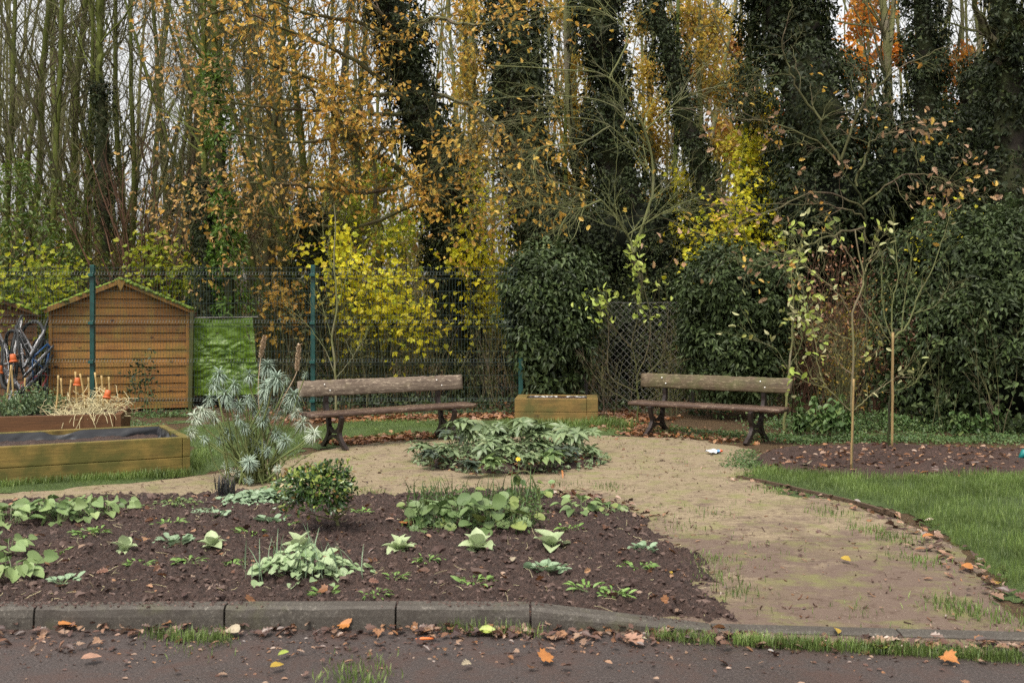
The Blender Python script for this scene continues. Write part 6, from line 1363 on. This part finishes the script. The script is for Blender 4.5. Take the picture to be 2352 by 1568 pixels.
manual_tree('young_tree', 'young tree tied to a bamboo cane in the dark tree bed, with few green leaves', [(1957, 1082, 10.4), (1958, 960, 10.4), (1960, 850, 10.4), (1958, 730, 10.4), (1975, 670, 10.4), (1984, 630, 10.4), (1970, 570, 10.4), (1966, 530, 10.4)],
    [(.008, [(1956, 945, 10.4), (1900, 890, 10.3), (1882, 850, 10.3), (1870, 760, 10.3), (1845, 680, 10.3)]), (.007, [(1956, 945, 10.4), (2010, 900, 10.4), (2070, 860, 10.4)]), (.007, [(1958, 730, 10.4), (1920, 670, 10.3), (1860, 620, 10.3), (1825, 590, 10.3)]), (.006, [(1957, 780, 10.4), (1925, 770, 10.3), (1890, 750, 10.3)]), (.007, [(1984, 630, 10.4), (2000, 590, 10.4), (2015, 550, 10.4)]), (.006, [(1957, 860, 10.4), (1925, 830, 10.4), (1915, 780, 10.4)]), (.006, [(1968, 690, 10.4), (2000, 740, 10.4), (2030, 790, 10.4)]), (.006, [(1982, 640, 10.4), (1935, 560, 10.4), (1905, 530, 10.4)]), (.006, [(1900, 890, 10.3), (1860, 880, 10.3), (1822, 860, 10.3)])],
    (YOUNGB, YOUNGB), TB_, S2 | K(absl=(.05, .14)), None, [('leaves', LIME, .24, (.06, .095), T_OVAL, lambda x, y: ((y < 640) | (x < 1890)) & (y < 900)), ('turning_leaves', PALEAF, .17, (.06, .09), T_OVAL, lambda x, y: (x < 1900) | (y < 600) | (x > 1985))], 'young trees planted round the garden', .015)
manual_tree('young_tree', 'taller young tree with forked greenish branches on a wooden stake, right of the bamboo one', [(2042, 1030, 12.2), (2044, 900, 12.2), (2048, 810, 12.2), (2049, 775, 12.2)],
    [(.013, [(2049, 778, 12.2), (2085, 745, 12.2), (2105, 690, 12.2), (2140, 620, 12.2), (2165, 550, 12.2), (2180, 500, 12.2)]), (.011, [(2049, 775, 12.2), (2048, 700, 12.2), (2062, 640, 12.2), (2058, 570, 12.2), (2050, 500, 12.2)]), (.009, [(2070, 760, 12.2), (2082, 660, 12.2), (2095, 590, 12.2)]), (.009, [(2049, 780, 12.2), (2030, 720, 12.2), (2025, 640, 12.2), (2030, 580, 12.2)]), (.007, [(2100, 720, 12.2), (2150, 700, 12.2), (2190, 640, 12.2)]), (.006, [(2046, 790, 12.2), (1990, 690, 12.2), (1960, 640, 12.2)]), (.006, [(2045, 900, 12.2), (2100, 880, 12.2), (2120, 840, 12.2)])],
    (BARK_DARK, OLIVE), TB_, S2, None, [('leaves', SCRUB, .06, (.04, .07), T_OVAL, None)], 'young trees planted round the garden', .02)
def stake(a, b, d, r, label, mt):
    p0 = at(*a, d); p0[2] = 0; p1 = at(*b, d); m = MB(); P = poly([p0, (p0 + p1) / 2, p1], 12, .002); rr = np.full(12, r); rr[2::3] *= 1.12; rod(m, P, rr, 7); return solo('stake', m, mt, label, 'stake', p0, 'canes and stakes tied to the young trees', True)
stake((1954, 1084), (1961, 870), 10.36, .0105, 'tan bamboo cane tied to the young tree in the tree bed', BAMBOO2); stake((2049, 1030), (2051, 763), 12.15, .015, 'taller pale stake beside the forked young tree', BAMBOO2)
# ---- straggly shrubs and twiggy thickets
def fan_shrub(name, label, px, py, d, h, n, spread, r, mt, leaf=None, cat='shrub', group=None, wob=.06, k=6, up=.03, dirx=0.0):
    b = at(px, py, d); b[2] = 0; root = thing(name, label, cat, b, group)
    a = ru(0, 6.28, n); tl = spread * ru(.05, 1, n); D = np.stack([np.cos(a) * tl + dirx, np.sin(a) * tl * .7, np.ones(n)], -1)
    P = grow(np.repeat(b[None], n, 0) + rn(n, 3) * A([.12, .12, 0]), D, ru(h * .6, h, n), 12, wob, up * .3); Rr = np.linspace(r, r * .25, 13)[None] * ru(.6, 1.1, n)[:, None]
    m = MB(); m.addp(tubes(P, Rr, 5)); B, Rb = spawn(P, Rr, k, (.15, 1), (18, 45), (.12, .35), 7, .13, up, .5, .35); m.addp(tubes(B, Rb, 4)); C, Rc = spawn(B, Rb, 3, (.2, 1), (20, 50), (.3, .6), 5, .16, .02, .6, .5); m.addp(tubes(C, Rc, 3))
    part('stems', m, mt, root)
    if leaf:
        mt2, cnt, s0, s1, T = leaf; p, t = along(C, cnt, (.3, 1)); kk = len(p); p = p + .05 * rn(kk, 3); m = MB(); m.addp(leaves(p, rn(kk, 3) + A([0, -.5, .7]), t + .7 * rn(kk, 3) - A([0, 0, .3]), ru(s0, s1, kk), T)); part('leaves', m, mt2, root)
    return root
fan_shrub('hazel_shrub', 'many-stemmed reddish-brown hazel fanning up behind the orange shed', 335, 940, 20.5, 5.6, 30, .55, .035, TWIG_RED, None, k=9)
fan_shrub('hazel_shrub', 'greenish many-stemmed shrub left of the fan of reddish stems', 200, 940, 21.5, 5.5, 18, .5, .03, BARK_MOSS, (GREENBUSH, 1, .06, .1, T_OVAL), k=7)
fan_shrub('bare_shrub', 'pale thin bare shrub in front of the big right-hand hedge', 2290, 1010, 13.6, 2.5, 7, .5, .006, TWIG, None, k=7); fan_shrub('bare_shrub', 'thin bare whips at the left of the big right-hand hedge', 2180, 1005, 14.0, 2.2, 4, .5, .005, TWIG, None, k=6)
fan_shrub('bare_shrub', 'tangle of ochre whips between the white-stemmed sapling and the bamboo-caned tree', 1935, 985, 14.6, 2.0, 40, .5, .006, TWIG, (FARLEAF, 1, .03, .06, T_OVAL), k=5)
fan_shrub('bare_shrub', 'yellowish arching twigs in front of the chain-link fence', 1420, 965, 16.2, 1.5, 10, .8, .006, TWIG, None, k=4); fan_shrub('bare_shrub', 'thin twigs growing against the chain-link fence beside the ivy hedge', 1540, 965, 16.6, 1.6, 16, .5, .006, TWIG, (SCRUB, 1, .03, .05, T_OVAL), k=5)
for (px, d, h, n_, lb) in ((1850, 16.4, 2.6, 30, 'brown bramble tangle just right of the rounded ivy hedge'), (1930, 16.8, 3.0, 34, 'tall brown bramble tangle behind the bamboo-caned young tree'), (2020, 16.5, 2.8, 32, 'brown bramble tangle behind the forked young tree'), (2085, 16.0, 2.2, 24, 'brown bramble tangle at the left foot of the big right-hand hedge')):
    fan_shrub('bramble', lb, px, 960, d, h, n_, .55, .009, TWIG_RED, (LITTER, 1, .04, .09, T_OVAL), group='brown brambles between the hedges', k=6)
fan_shrub('rose_bush', 'small dark climbing rose leaning on the orange shed wall', 318, 950, 17.0, 1.15, 6, .35, .008, STEM_BROWN, (IVYL, 2, .05, .09, T_OVAL), k=5)
# ---- yellow maples
def maple(label, px, d, h, blobs, n, mt=MAPLE, s=(.09, .14), name='yellow_maple', T=T_MAPLE, bark=BARK_DARK, group='yellow-leaved shrubs in the wood', stems=5):
    b = at(px, 900, d); b[2] = 0; root = thing(name, label, 'tree', b, group)
    cen = [(at(x, y, d + ru(-.5, .5)), rx * d / S, ry * d / S) for (x, y, rx, ry) in blobs]
    m = MB(); lp = []
    for i, (c, rx, ry) in enumerate(cen):
        P = poly([b + A([.12 * rn(), .1 * rn(), 0]), b * .55 + c * .45 + A([.15 * rn(), 0, .15]), c + A([0, 0, -ry * .3]), c + A([.1 * rn(), 0, ry * .7])], 16, .01); Rr = np.linspace(.028, .006, 16); m.addp(tubes(P, Rr, 5))
        B, Rb = spawn(P[None], Rr[None], 18, (.4, 1), (35, 85), None, 6, .18, .0, .5, .4, absl=(rx * .4, rx * 1.45)); m.addp(tubes(B, Rb, 3)); C, Rc = spawn(B, Rb, 4, (.2, 1), (25, 60), None, 4, .2, 0, .6, .5, absl=(.1, .35)); m.addp(tubes(C, Rc, 3)); lp.append(C)
    part('stems', m, bark, root)
    C = np.concatenate(lp); p, t = along(C, max(1, int(math.ceil(n / len(C)))), (.2, 1)); k = len(p); p = p + rn(k, 3) * .16
    layer = A([0, -.35, .9]); m = MB(); keep = ru(0, 1, k) < .75 + .4 * FL(p * 1.6); p, t = p[keep], t[keep]; k = len(p); m.addp(leaves(p, layer + .55 * rn(k, 3), t + .8 * rn(k, 3) + A([0, 0, -.45]), ru(s[0] * .75, s[1] * .95, k), T)); part('leaves', m, mt, root); return root
maple('bright yellow maple behind the left bench, right of the tall fence post', 850, 18.4, 3, [(850, 690, 90, 55), (800, 640, 60, 40), (905, 610, 60, 45), (770, 600, 50, 50), (860, 755, 70, 30), (960, 740, 50, 50), (910, 690, 50, 40)], 1900)
maple('yellow-green maple glowing right of the leaning oak', 1100, 19.6, 4, [(1090, 470, 42, 45), (1115, 540, 48, 45), (1080, 600, 40, 40), (1120, 650, 45, 50), (1100, 720, 45, 50)], 1300)
maple('yellow bush behind the old mossy-roofed shed', 80, 19.4, 3, [(60, 640, 50, 35), (120, 670, 50, 35), (20, 690, 50, 40), (160, 640, 35, 30)], 900, MAPLEG)
maple('small yellow bush above the ridge of the orange shed', 375, 19.8, 3, [(375, 585, 38, 35), (345, 630, 40, 28), (410, 640, 35, 35)], 520, MAPLEG)
maple('orange-tinged yellow bush just left of the tall green fence post', 660, 19.0, 3, [(665, 640, 40, 28), (690, 690, 35, 28), (640, 700, 30, 30)], 380, OAKLEAF)
maple('yellow maple between the slim leaning stem and the huge ivy tree', 1720, 20.4, 4, [(1735, 520, 45, 50), (1700, 570, 40, 40), (1760, 450, 36, 50), (1690, 470, 34, 50), (1730, 370, 30, 45)], 1500)
maple('yellow maple glowing over the top of the rounded ivy hedge', 1700, 18.4, 3, [(1700, 545, 46, 36), (1745, 520, 40, 40), (1655, 555, 36, 34), (1690, 490, 40, 40), (1740, 450, 34, 40), (1650, 500, 26, 34), (1780, 560, 34, 30), (1620, 580, 30, 28)], 1000, s=(.08, .12))
maple('yellow maple between the narrow-waisted tree and the slim leaning stem', 1570, 20.6, 4, [(1570, 520, 36, 45), (1545, 590, 34, 36), (1600, 570, 34, 40), (1570, 440, 26, 36)], 650)
maple('small yellow bush in the dark gap above the big right-hand hedge', 2190, 16.2, 3, [(2180, 540, 34, 26), (2150, 570, 26, 22)], 190, MAPLE, (.05, .08))
def far_tree(label, px, d, top, blobs, n, mt, s, bark, lean=0, r=.1):
    b = at(px, 900, d); b[2] = 0; root = thing('autumn_tree', label, 'tree', b, 'orange and yellow trees deep in the wood')
    t_ = at(px + lean, top, d); P = poly([b, b * .5 + t_ * .5 + A([.1, 0, 0]), t_], 14, .05); m = MB(); m.addp(tubes(P, np.linspace(r, r * .4, 14), 7)); part('trunk', m, bark, root, True)
    lp = []; m = MB()
    for (x, y, rx, ry) in blobs:
        c = at(x, y, d + ru(-1, 1)); j = int(np.argmin(np.abs(P[:, 2] - (c[2] - .6)))); Q = poly([P[j], (P[j] + c) / 2 + A([0, 0, .2]), c], 10, .03); Rr = np.linspace(.035, .012, 10); m.addp(tubes(Q, Rr, 4))
        B, Rb = spawn(Q[None], Rr[None], 14, (.4, 1), (30, 90), None, 6, .2, .02, .5, .4, absl=(rx * d / S * .5, rx * d / S * 1.2)); B[:, :, 2] = c[2] + (B[:, :, 2] - c[2]) * max(.5, ry / rx); m.addp(tubes(B, Rb, 3)); lp.append(B)
    part('branches', m, FARTWIG, root); C = np.concatenate(lp); p, t = along(C, int(math.ceil(n / len(C))), (.1, 1)); k = len(p); p = p + .2 * rn(k, 3)
    m = MB(); m.addp(leaves(p, rn(k, 3) + A([0, -.5, .5]), rn(k, 3) - A([0, 0, .4]), ru(s[0], s[1], k), T_DIA)); part('crown', m, mt, root)
far_tree('orange-leaved tree seen behind the pale birch trunks', 1985, 30, -60, [(1985, 60, 60, 50), (1950, 140, 40, 40), (2060, 120, 50, 40), (2010, 20, 60, 40), (1760, 260, 40, 50), (1965, 320, 50, 40), (1900, 380, 40, 20)], 2000, FARORANGE, (.14, .24), FARBARK)
far_tree('orange-leaved tree glowing at the right above the ivy bank', 2200, 28, 60, [(2200, 260, 60, 30), (2170, 300, 50, 25), (2240, 290, 45, 30), (2190, 340, 60, 20), (2215, 130, 40, 25), (2170, 180, 30, 25)], 1500, FARORANGE, (.12, .2), BARK_DARK)
far_tree('rusty-orange tree high behind the slim leaning stem', 1640, 34, -60, [(1600, 60, 60, 60), (1680, 110, 60, 60), (1640, 200, 60, 60), (1560, 160, 50, 50), (1720, 200, 40, 60), (1660, 300, 60, 60), (1740, 300, 40, 60)], 2600, leafmat('far_leaf_rust', [(.38, .17, .03), (.45, .2, .03), (.33, .13, .03), (.42, .27, .04)], rough=.6, trans=.4), (.14, .24), FARBARK)
far_tree('yellow-orange tree behind the right end of the yellow maple', 1745, 26, 150, [(1760, 340, 40, 60), (1720, 400, 40, 50), (1770, 430, 36, 50), (1700, 340, 40, 50), (1750, 250, 36, 50)], 1500, FARYEL, (.12, .2), FARBARK)
far_tree('pale yellow tree behind the orange oak leaves', 800, 27, 60, [(800, 300, 60, 60), (850, 400, 60, 60), (770, 430, 60, 60), (830, 500, 60, 50), (740, 520, 50, 60)], 2000, leafmat('far_leaf_lemon', [(.36, .36, .05), (.42, .40, .06), (.30, .30, .05)], rough=.6, trans=.45), (.12, .2), FARBARK)
far_tree('yellow-green tree glowing low between the tall fence post and the leaning oak', 860, 24, 300, [(720, 560, 50, 45), (800, 520, 55, 45), (860, 450, 50, 50), (910, 560, 50, 45), (770, 470, 50, 45), (960, 500, 45, 45), (640, 520, 45, 40), (900, 400, 40, 40)], 3600, MAPLEG, (.07, .12), BARK_DULL)
far_tree('ochre tree behind the creeper-clad trunk', 600, 30, 200, [(600, 430, 60, 60), (560, 500, 60, 50), (640, 540, 60, 50), (420, 540, 60, 50), (350, 560, 60, 40)], 1300, FARLEAF, (.10, .16), FARBARK)
OCH = leafmat('far_leaf_ochre', [(.46, .31, .05), (.38, .25, .04), (.52, .40, .05), (.42, .22, .035), (.36, .34, .05)], rough=.6, trans=.45, var=.3, vs=.8)
far_tree('ochre tree filling the gap right of the leaning oak', 1085, 25, -60, [(1080, 40, 50, 50), (1090, 130, 45, 50), (1075, 220, 45, 50), (1095, 310, 40, 50), (1070, 380, 40, 40)], 3000, OCH, (.07, .13), FARBARK)
far_tree('ochre tree filling the gap left of the narrow-waisted ivy tree', 1310, 25, -60, [(1300, 40, 50, 50), (1310, 140, 50, 50), (1300, 240, 50, 50), (1320, 330, 50, 50), (1310, 420, 45, 40)], 3000, OCH, (.07, .13), FARBARK)
far_tree('ochre tree filling the gap right of the narrow-waisted ivy tree', 1490, 26, -60, [(1470, 60, 40, 50), (1490, 160, 45, 50), (1500, 260, 45, 50), (1520, 350, 45, 50), (1540, 430, 45, 50), (1480, 320, 40, 40)], 3400, OCH, (.07, .13), FARBARK)
far_tree('ochre tree behind the top of the slim leaning stem', 1600, 25, -60, [(1570, 30, 40, 50), (1620, 120, 45, 50), (1660, 60, 45, 50), (1650, 220, 45, 60), (1680, 330, 45, 60), (1700, 180, 40, 50)], 3400, OCH, (.07, .13), FARBARK)
far_tree('thin ochre tree between the creeper trunk and the oak leaves', 640, 25.5, -40, [(560, 80, 50, 50), (640, 160, 60, 60), (620, 300, 60, 60), (700, 380, 60, 60), (420, 420, 50, 50), (760, 200, 60, 60)], 2000, OCH, (.06, .11), FARBARK)
# ---- bare trees
def bare_tree(label, px, d, r, lean, mt, group, nb=26, name='bare_tree', tw=TWIG, top=None, k2=6, ln=(.10, .27), bl=.18):
    b = at(px, 900, d); b[2] = 0; root = thing(name, label, 'tree', b, group)
    h = (top or (HY + 120) * d / S + 1.5) * ru(1.0, 1.15)
    P = grow(b, A([lean, 0, 1.0]), h, 18, .028, .01); Rr = np.linspace(r * 1.15, r * .45, 19)[None]; m = MB(); m.addp(tubes(P, Rr, 8)); part('trunk', m, mt, root, True)
    B, Rb = spawn(P, Rr, int(nb * 1.5), (bl, 1), (15, 60), None, 9, .13, .04, .34, .25, absl=(h * ln[0], h * ln[1])); m = MB(); m.addp(tubes(B, Rb, 4)); C, Rc = spawn(B, Rb, k2, (.15, 1), (18, 50), (.25, .55), 6, .13, .03, .55, .35); m.addp(tubes(C, Rc, 3))
    D, Rd = spawn(C, Rc, 3, (.2, 1), (20, 55), (.35, .75), 4, .17, .02, .6, .5); m.addp(tubes(D, Rd, 3)); part('branches', m, tw, root); return root
GD = 'leaning bare stems left of the oak'; DLAB = 'one of the bare dark stems leaning steeply left behind the orange oak leaves'
for (px, d, r, ln) in ((800, 20.8, .05, -.42), (870, 22, .06, -.5), (760, 21.5, .05, -.34), (690, 20.6, .05, -.28), (910, 23.5, .06, -.45), (640, 22, .05, -.22), (720, 23, .07, -.4), (580, 21.8, .05, -.3)):
    bare_tree(DLAB, px, d, r, ln, BARK_MOSS if d < 22 else BARK_DULL, GD, 20, tw=TWIG)
for (px, d, r, ln) in ((300, 21.2, .045, -.35), (330, 21.6, .05, .22), (210, 20.9, .045, .3), (150, 21.2, .04, -.2), (380, 22.4, .05, .18)):
    bare_tree('one of the thin brown stems crossing at a slant above the orange shed', px, d, r, ln, BARK_DULL, 'slanting stems above the orange shed', 22, tw=TWIG)
GL = 'bare trees crowding behind the sheds'; LLAB = 'one of the thin bare mossy trunks crowding behind the sheds'
for (px, d, r, ln) in ((-25, 22, .07, .0), (12, 23, .08, .01), (35, 27, .09, -.01), (60, 24, .10, .0), (88, 29, .08, .02), (108, 21.5, .08, -.01), (150, 26, .12, .01), (172, 22.5, .06, .05), (198, 25, .10, .0), (262, 27, .08, -.02), (285, 22.5, .07, .06), (306, 24, .08, .0), (330, 29, .09, -.02), (352, 23, .06, .04)):
    bare_tree(LLAB, px, d, r, ln + .03 * rn(), BARK_MOSS, GL, 26, tw=TWIG_RED if d > 27 else TWIG)
GM = 'bare trees between the shed and the leaning oak'; MLAB = 'one of the thin greenish bare trunks behind the tarpaulin and the orange oak leaves'
for (px, d, r, ln) in ((385, 26, .08, .03), (405, 30, .09, -.01), (425, 23, .07, .01), (445, 27, .08, .0), (560, 22.5, .08, -.10), (590, 26, .09, .02), (625, 21.5, .09, -.09), (655, 28, .1, .0), (690, 24, .07, -.05), (760, 23, .08, -.06), (820, 27, .09, -.03)):
    bare_tree(MLAB, px, d, r, ln, BARK_MOSS if px < 600 else BARK_DULL, GM, 22)
GR = 'bare trees between the ivy-clad trunks'; RLAB = 'one of the slender bare trunks in the gaps between the ivy-clad trees'
for (px, d, r, ln, mt) in ((1075, 26, .09, -.02, BARK_DULL), (1098, 30, .09, .02, BARK_PALE), (1290, 27, .08, .01, BARK_GREEN), (1310, 24, .06, -.03, BARK_GREEN), (1350, 31, .1, .0, BARK_DULL), (1495, 27, .08, .02, BARK_GREEN), (1515, 24, .07, .06, BARK_GREEN), (1560, 30, .1, .0, BARK_PALE), (1585, 26, .07, -.03, BARK_PALE), (1618, 28, .09, .01, BARK_PALE), (1720, 27, .1, .01, BARK_PALE), (2065, 28, .08, .0, BARK_DULL), (2180, 27, .07, .01, BARK_PALE), (2215, 31, .09, .0, BARK_DULL), (2260, 26, .07, -.02, BARK_DULL)):
    bare_tree(RLAB, px, d, r, ln, mt, GR, 16)
bare_tree('smooth green mossy trunk standing clear left of the huge ivy tree', 1690, 21.0, .085, -.015, BARK_GREEN, GR, 12, bl=.5)
bare_tree('pale birch trunk, thickest of the pair right of the huge ivy tree', 2045, 24.5, .14, -.005, BARK_PALE, GR, 12, bl=.6, name='birch_tree'); bare_tree('thinner pale birch trunk, left one of the pair right of the huge ivy tree', 2012, 25.5, .10, .0, BARK_PALE, GR, 10, bl=.6, name='birch_tree')
bare_tree('pale straight birch-like trunk showing low behind the ivy column', 1330, 23.5, .10, .0, BARK_PALE, GR, 10, bl=.5, name='birch_tree')
# ---- far wood, one uncountable mass
n = 230; X = ru(-34, 34, n); Y = 32 + 34 * ru(0, 1, n) ** 1.1; b = np.stack([X, Y, 0 * X - .1], -1); hh = Y * .36 + ru(1, 4, n)
P = grow(b, np.stack([.06 * rn(n), .03 * rn(n), np.ones(n)], -1), hh, 12, .03, .01); Rr = np.linspace(1.1, .4, 13)[None] * ru(.05, .13, n)[:, None]
m = MB(); m.addp(tubes(P, Rr, 6)); B, Rb = spawn(P, Rr, 18, (.2, 1), (18, 55), None, 7, .11, .04, .34, .25, absl=(1.5, 4.0)); m.addp(tubes(B, Rb, 3)); C, Rc = spawn(B, Rb, 4, (.2, 1), (20, 50), (.3, .6), 4, .14, .03, .6, .4); m.addp(tubes(C, Rc, 3))
solo('far_wood', m, FARBARK, None, None, kind='stuff')
p, t = along(C, 1, (.3, 1)); ok = ru(0, 1, len(p)) < .35 * (1 + FL(p * .15)) * np.where(CX + p[:, 0] * S / p[:, 1] < 430, .2, np.where(CX + p[:, 0] * S / p[:, 1] < 1900, 1.9, .8)); p = p[ok]; k = len(p)
m = MB(); m.addp(leaves(p + .2 * rn(k, 3), rn(k, 3) + A([0, -.5, .4]), rn(k, 3), ru(.14, .26, k), T_DIA)); n = 26000; Y = ru(40, 68, n); px = ru(-120, 2500, n); z = np.where(px < 430, 9, 17) * ru(0, 1, n) ** 1.3 * (.6 + .5 * vnoise(px / 70, Y / 9, 5)); q = np.stack([(px - CX) * Y / S, Y, np.abs(z)], -1); q = q[FL(q * .22) > -.35]; k = len(q)
m.addp(leaves(q, rn(k, 3) + A([0, -.6, .4]), rn(k, 3), ru(.22, .48, k), T_DIA)); solo('far_leaves', m, FARLEAF, None, None, kind='stuff')
# thicket of whips and leaves between and behind the trunks
n = 3600; X = ru(-24, 20, n); Y = 21.5 + 24 * ru(0, 1, n); b = np.stack([X, Y, 0 * X - .1], -1)
P = grow(b, np.stack([.18 * rn(n), .12 * rn(n), np.ones(n)], -1), ru(1.5, 5.5, n) * (.8 + .012 * Y), 8, .07, .01); Rr = np.linspace(1, .3, 9)[None] * ru(.008, .028, n)[:, None]
m = MB(); m.addp(tubes(P, Rr, 3)); B, Rb = spawn(P, Rr, 4, (.2, 1), (18, 50), (.2, .45), 5, .13, .02, .6, .4); m.addp(tubes(B, Rb, 3)); solo('thicket', m, FARTWIG, None, None, kind='stuff')
p, t = along(B, 3, (.2, 1)); ok = ru(0, 1, len(p)) < .40 * (1 + .8 * FL(p * .5)); p = p[ok]; k = len(p); sel = ru(0, 1, k) < np.clip(.5 + .5 * FL(p * .35), .1, .9)
for s_, mt, nm in ((sel, FARLEAF, 'thicket_leaves'), (~sel, SCRUB, 'thicket_undergrowth')):
    q = p[s_]; kk = len(q); m = MB(); m.addp(leaves(q + .15 * rn(kk, 3), rn(kk, 3) + A([0, -.5, .6]), rn(kk, 3) - A([0, 0, .4]), ru(.08, .16, kk), T_DIA)); solo(nm, m, mt, None, None, kind='stuff')
# undergrowth right behind the fence
n = 900; X = ru(-10, 6.5, n); Y = ru(17.6, 21, n); ok = ~((X < fx(610, 18)) & (Y < 20.3)); X, Y = X[ok], Y[ok]; n = len(X); b = np.stack([X, Y, 0 * X], -1)
P = grow(b, np.stack([.25 * rn(n), .15 * rn(n), np.ones(n)], -1), ru(.6, 2.5, n), 8, .08, 0); Rr = np.linspace(1, .35, 9)[None] * ru(.004, .012, n)[:, None]
m = MB(); m.addp(tubes(P, Rr, 4)); B, Rb = spawn(P, Rr, 4, (.2, 1), (20, 55), (.2, .5), 5, .15, .01, .6, .4); m.addp(tubes(B, Rb, 3)); solo('undergrowth_stems', m, TWIG, None, None, kind='stuff')
p, t = along(B, 4, (.1, 1)); k = len(p); m = MB(); m.addp(leaves(p + .06 * rn(k, 3), rn(k, 3) + A([0, -.5, .7]), rn(k, 3) - A([0, 0, .3]), ru(.04, .08, k), T_OVAL)); solo('undergrowth_leaves', m, SCRUB, None, None, kind='stuff')
n = 9000; X = ru(-12, 12, n); Y = ru(16.75, 21, n); Z = ru(.02, .32, n) * np.clip(.6 + .5 * fbm(X, Y, 1.2, 3, 5), .1, 1.3); ok = ~((X < fx(610, 18)) & (Y < 20)); X, Y, Z = X[ok], Y[ok], Z[ok]; n = len(X)
m = MB(); m.addp(leaves(np.stack([X, Y, Z], -1), A([0, -.5, .8]) + .4 * rn(n, 3), rn(n, 3), ru(.05, .10, n), T_IVY)); solo('ivy_ground_cover', m, IVYL, None, None, kind='stuff')
# ================================================================= LABELS OF THE SETTING
SETL = {'ground': ('brown leafy soil under the wood', 'ground'), 'road': ('dark wet tarmac strip in the foreground', 'road'), 'path': ('sandy beige path circling the round bed', 'path'), 'flower_bed': ('dug dark brown soil bed behind the kerb', 'soil'), 'soil_crumbs': ('crumbs of dark soil over the dug bed', 'soil'), 'round_bed_soil': ('low soil mound of the circular bed', 'soil'), 'tree_bed_soil': ('dark leafy mulch around the young trees', 'soil'),
        'grass': ('short green grass of the lawns', 'grass'), 'rough_grass': ('longer grass tufts along box feet and kerb', 'grass'), 'leaf_litter': ('brown fallen leaves scattered under benches and beds', 'leaf litter'), 'wet_leaf_litter': ('dark wet leaves along the kerb and soil', 'leaf litter'), 'dead_stalks': ('bits of pale dead stalk on the soil', 'debris'), 'path_debris': ('dark twig bits trodden into the sandy path', 'debris'), 'low_leaves': ('small low leaves covering the circular bed', 'ground cover'), 'clump_weeds': ('fine weeds within the middle green clumps', 'weeds'), 'ground_cover': ('green weeds along the back of the garden', 'ground cover'),
        'far_wood': ('mass of bare trunks deep in the wood', 'wood'), 'far_leaves': ('ochre leaves left high in the far wood', 'leaves'), 'thicket': ('ochre whips filling the wood between trunks', 'thicket'), 'thicket_leaves': ('ochre leaves of the thicket', 'leaves'), 'thicket_undergrowth': ('olive leaves of the thicket', 'leaves'), 'undergrowth_stems': ('thin stems just behind the green fence', 'undergrowth'), 'undergrowth_leaves': ('small olive leaves just behind the green fence', 'undergrowth'), 'ivy_ground_cover': ('ivy creeping over the woodland floor', 'ground cover')}
lawnlab = ['bright green lawn at the right beside the sandy path', 'grass around the big raised bed at the left', 'grass strip behind the circular path']
i_ = 0
for o in COL.objects:
    if o.parent is None and o.get('kind'):
        nm = o.name.split('.')[0]
        if nm == 'lawn': o['label'] = lawnlab[i_]; o['category'] = 'lawn'; i_ += 1
        elif nm in SETL: o['label'], o['category'] = SETL[nm]
# ================================================================= CAMERA, LIGHT, SKY
cam = bpy.data.objects.new('camera', bpy.data.cameras.new('camera')); COL.objects.link(cam); sc.camera = cam
cam.location = (0, 0, H); cam.rotation_euler = (R(90), 0, 0)
cd = cam.data; cd.sensor_width = 36; cd.lens = 36 * S / 2352; cd.shift_y = -(784 - HY) / 2352; cd.clip_end = 500; cd.clip_start = .05
cd.dof.use_dof = True; cd.dof.focus_distance = 12.5; cd.dof.aperture_fstop = 4.5
w = bpy.data.worlds.new('World'); sc.world = w; w.use_nodes = True; nt = w.node_tree
bg = nt.nodes['Background']; sky = nt.nodes.new('ShaderNodeTexSky'); sky.sky_type = 'NISHITA'; sky.sun_disc = False
SUN_EL, SUN_AZ = 64, 205     # behind the photographer, to the left
sky.sun_elevation = R(SUN_EL); sky.sun_rotation = R(SUN_AZ); sky.dust_density = 4; sky.air_density = 1.2
hs = nt.nodes.new('ShaderNodeHueSaturation'); hs.inputs['Saturation'].default_value = .06; nt.links.new(sky.outputs[0], hs.inputs['Color']); nt.links.new(hs.outputs[0], bg.inputs[0]); bg.inputs[1].default_value = .14
sun = bpy.data.objects.new('sun', bpy.data.lights.new('sun', 'SUN')); COL.objects.link(sun)
sun.data.energy = 1.5; sun.data.angle = R(24); sun.data.color = (1, .90, .74)
az, el = R(SUN_AZ), R(SUN_EL); dirv = Vector((math.sin(az) * math.cos(el), math.cos(az) * math.cos(el), math.sin(el)))
sun.rotation_euler = dirv.to_track_quat('Z', 'Y').to_euler(); sun.location = (0, 0, 20)
vs = sc.view_settings; vs.view_transform = 'Standard'; vs.look = 'None'; vs.exposure = EXPO; vs.gamma = 1; vs.use_curve_mapping = False
cy = sc.cycles; cy.max_bounces = 6; cy.diffuse_bounces = 3; cy.glossy_bounces = 2; cy.transmission_bounces = 3; cy.use_denoising = DENOISE
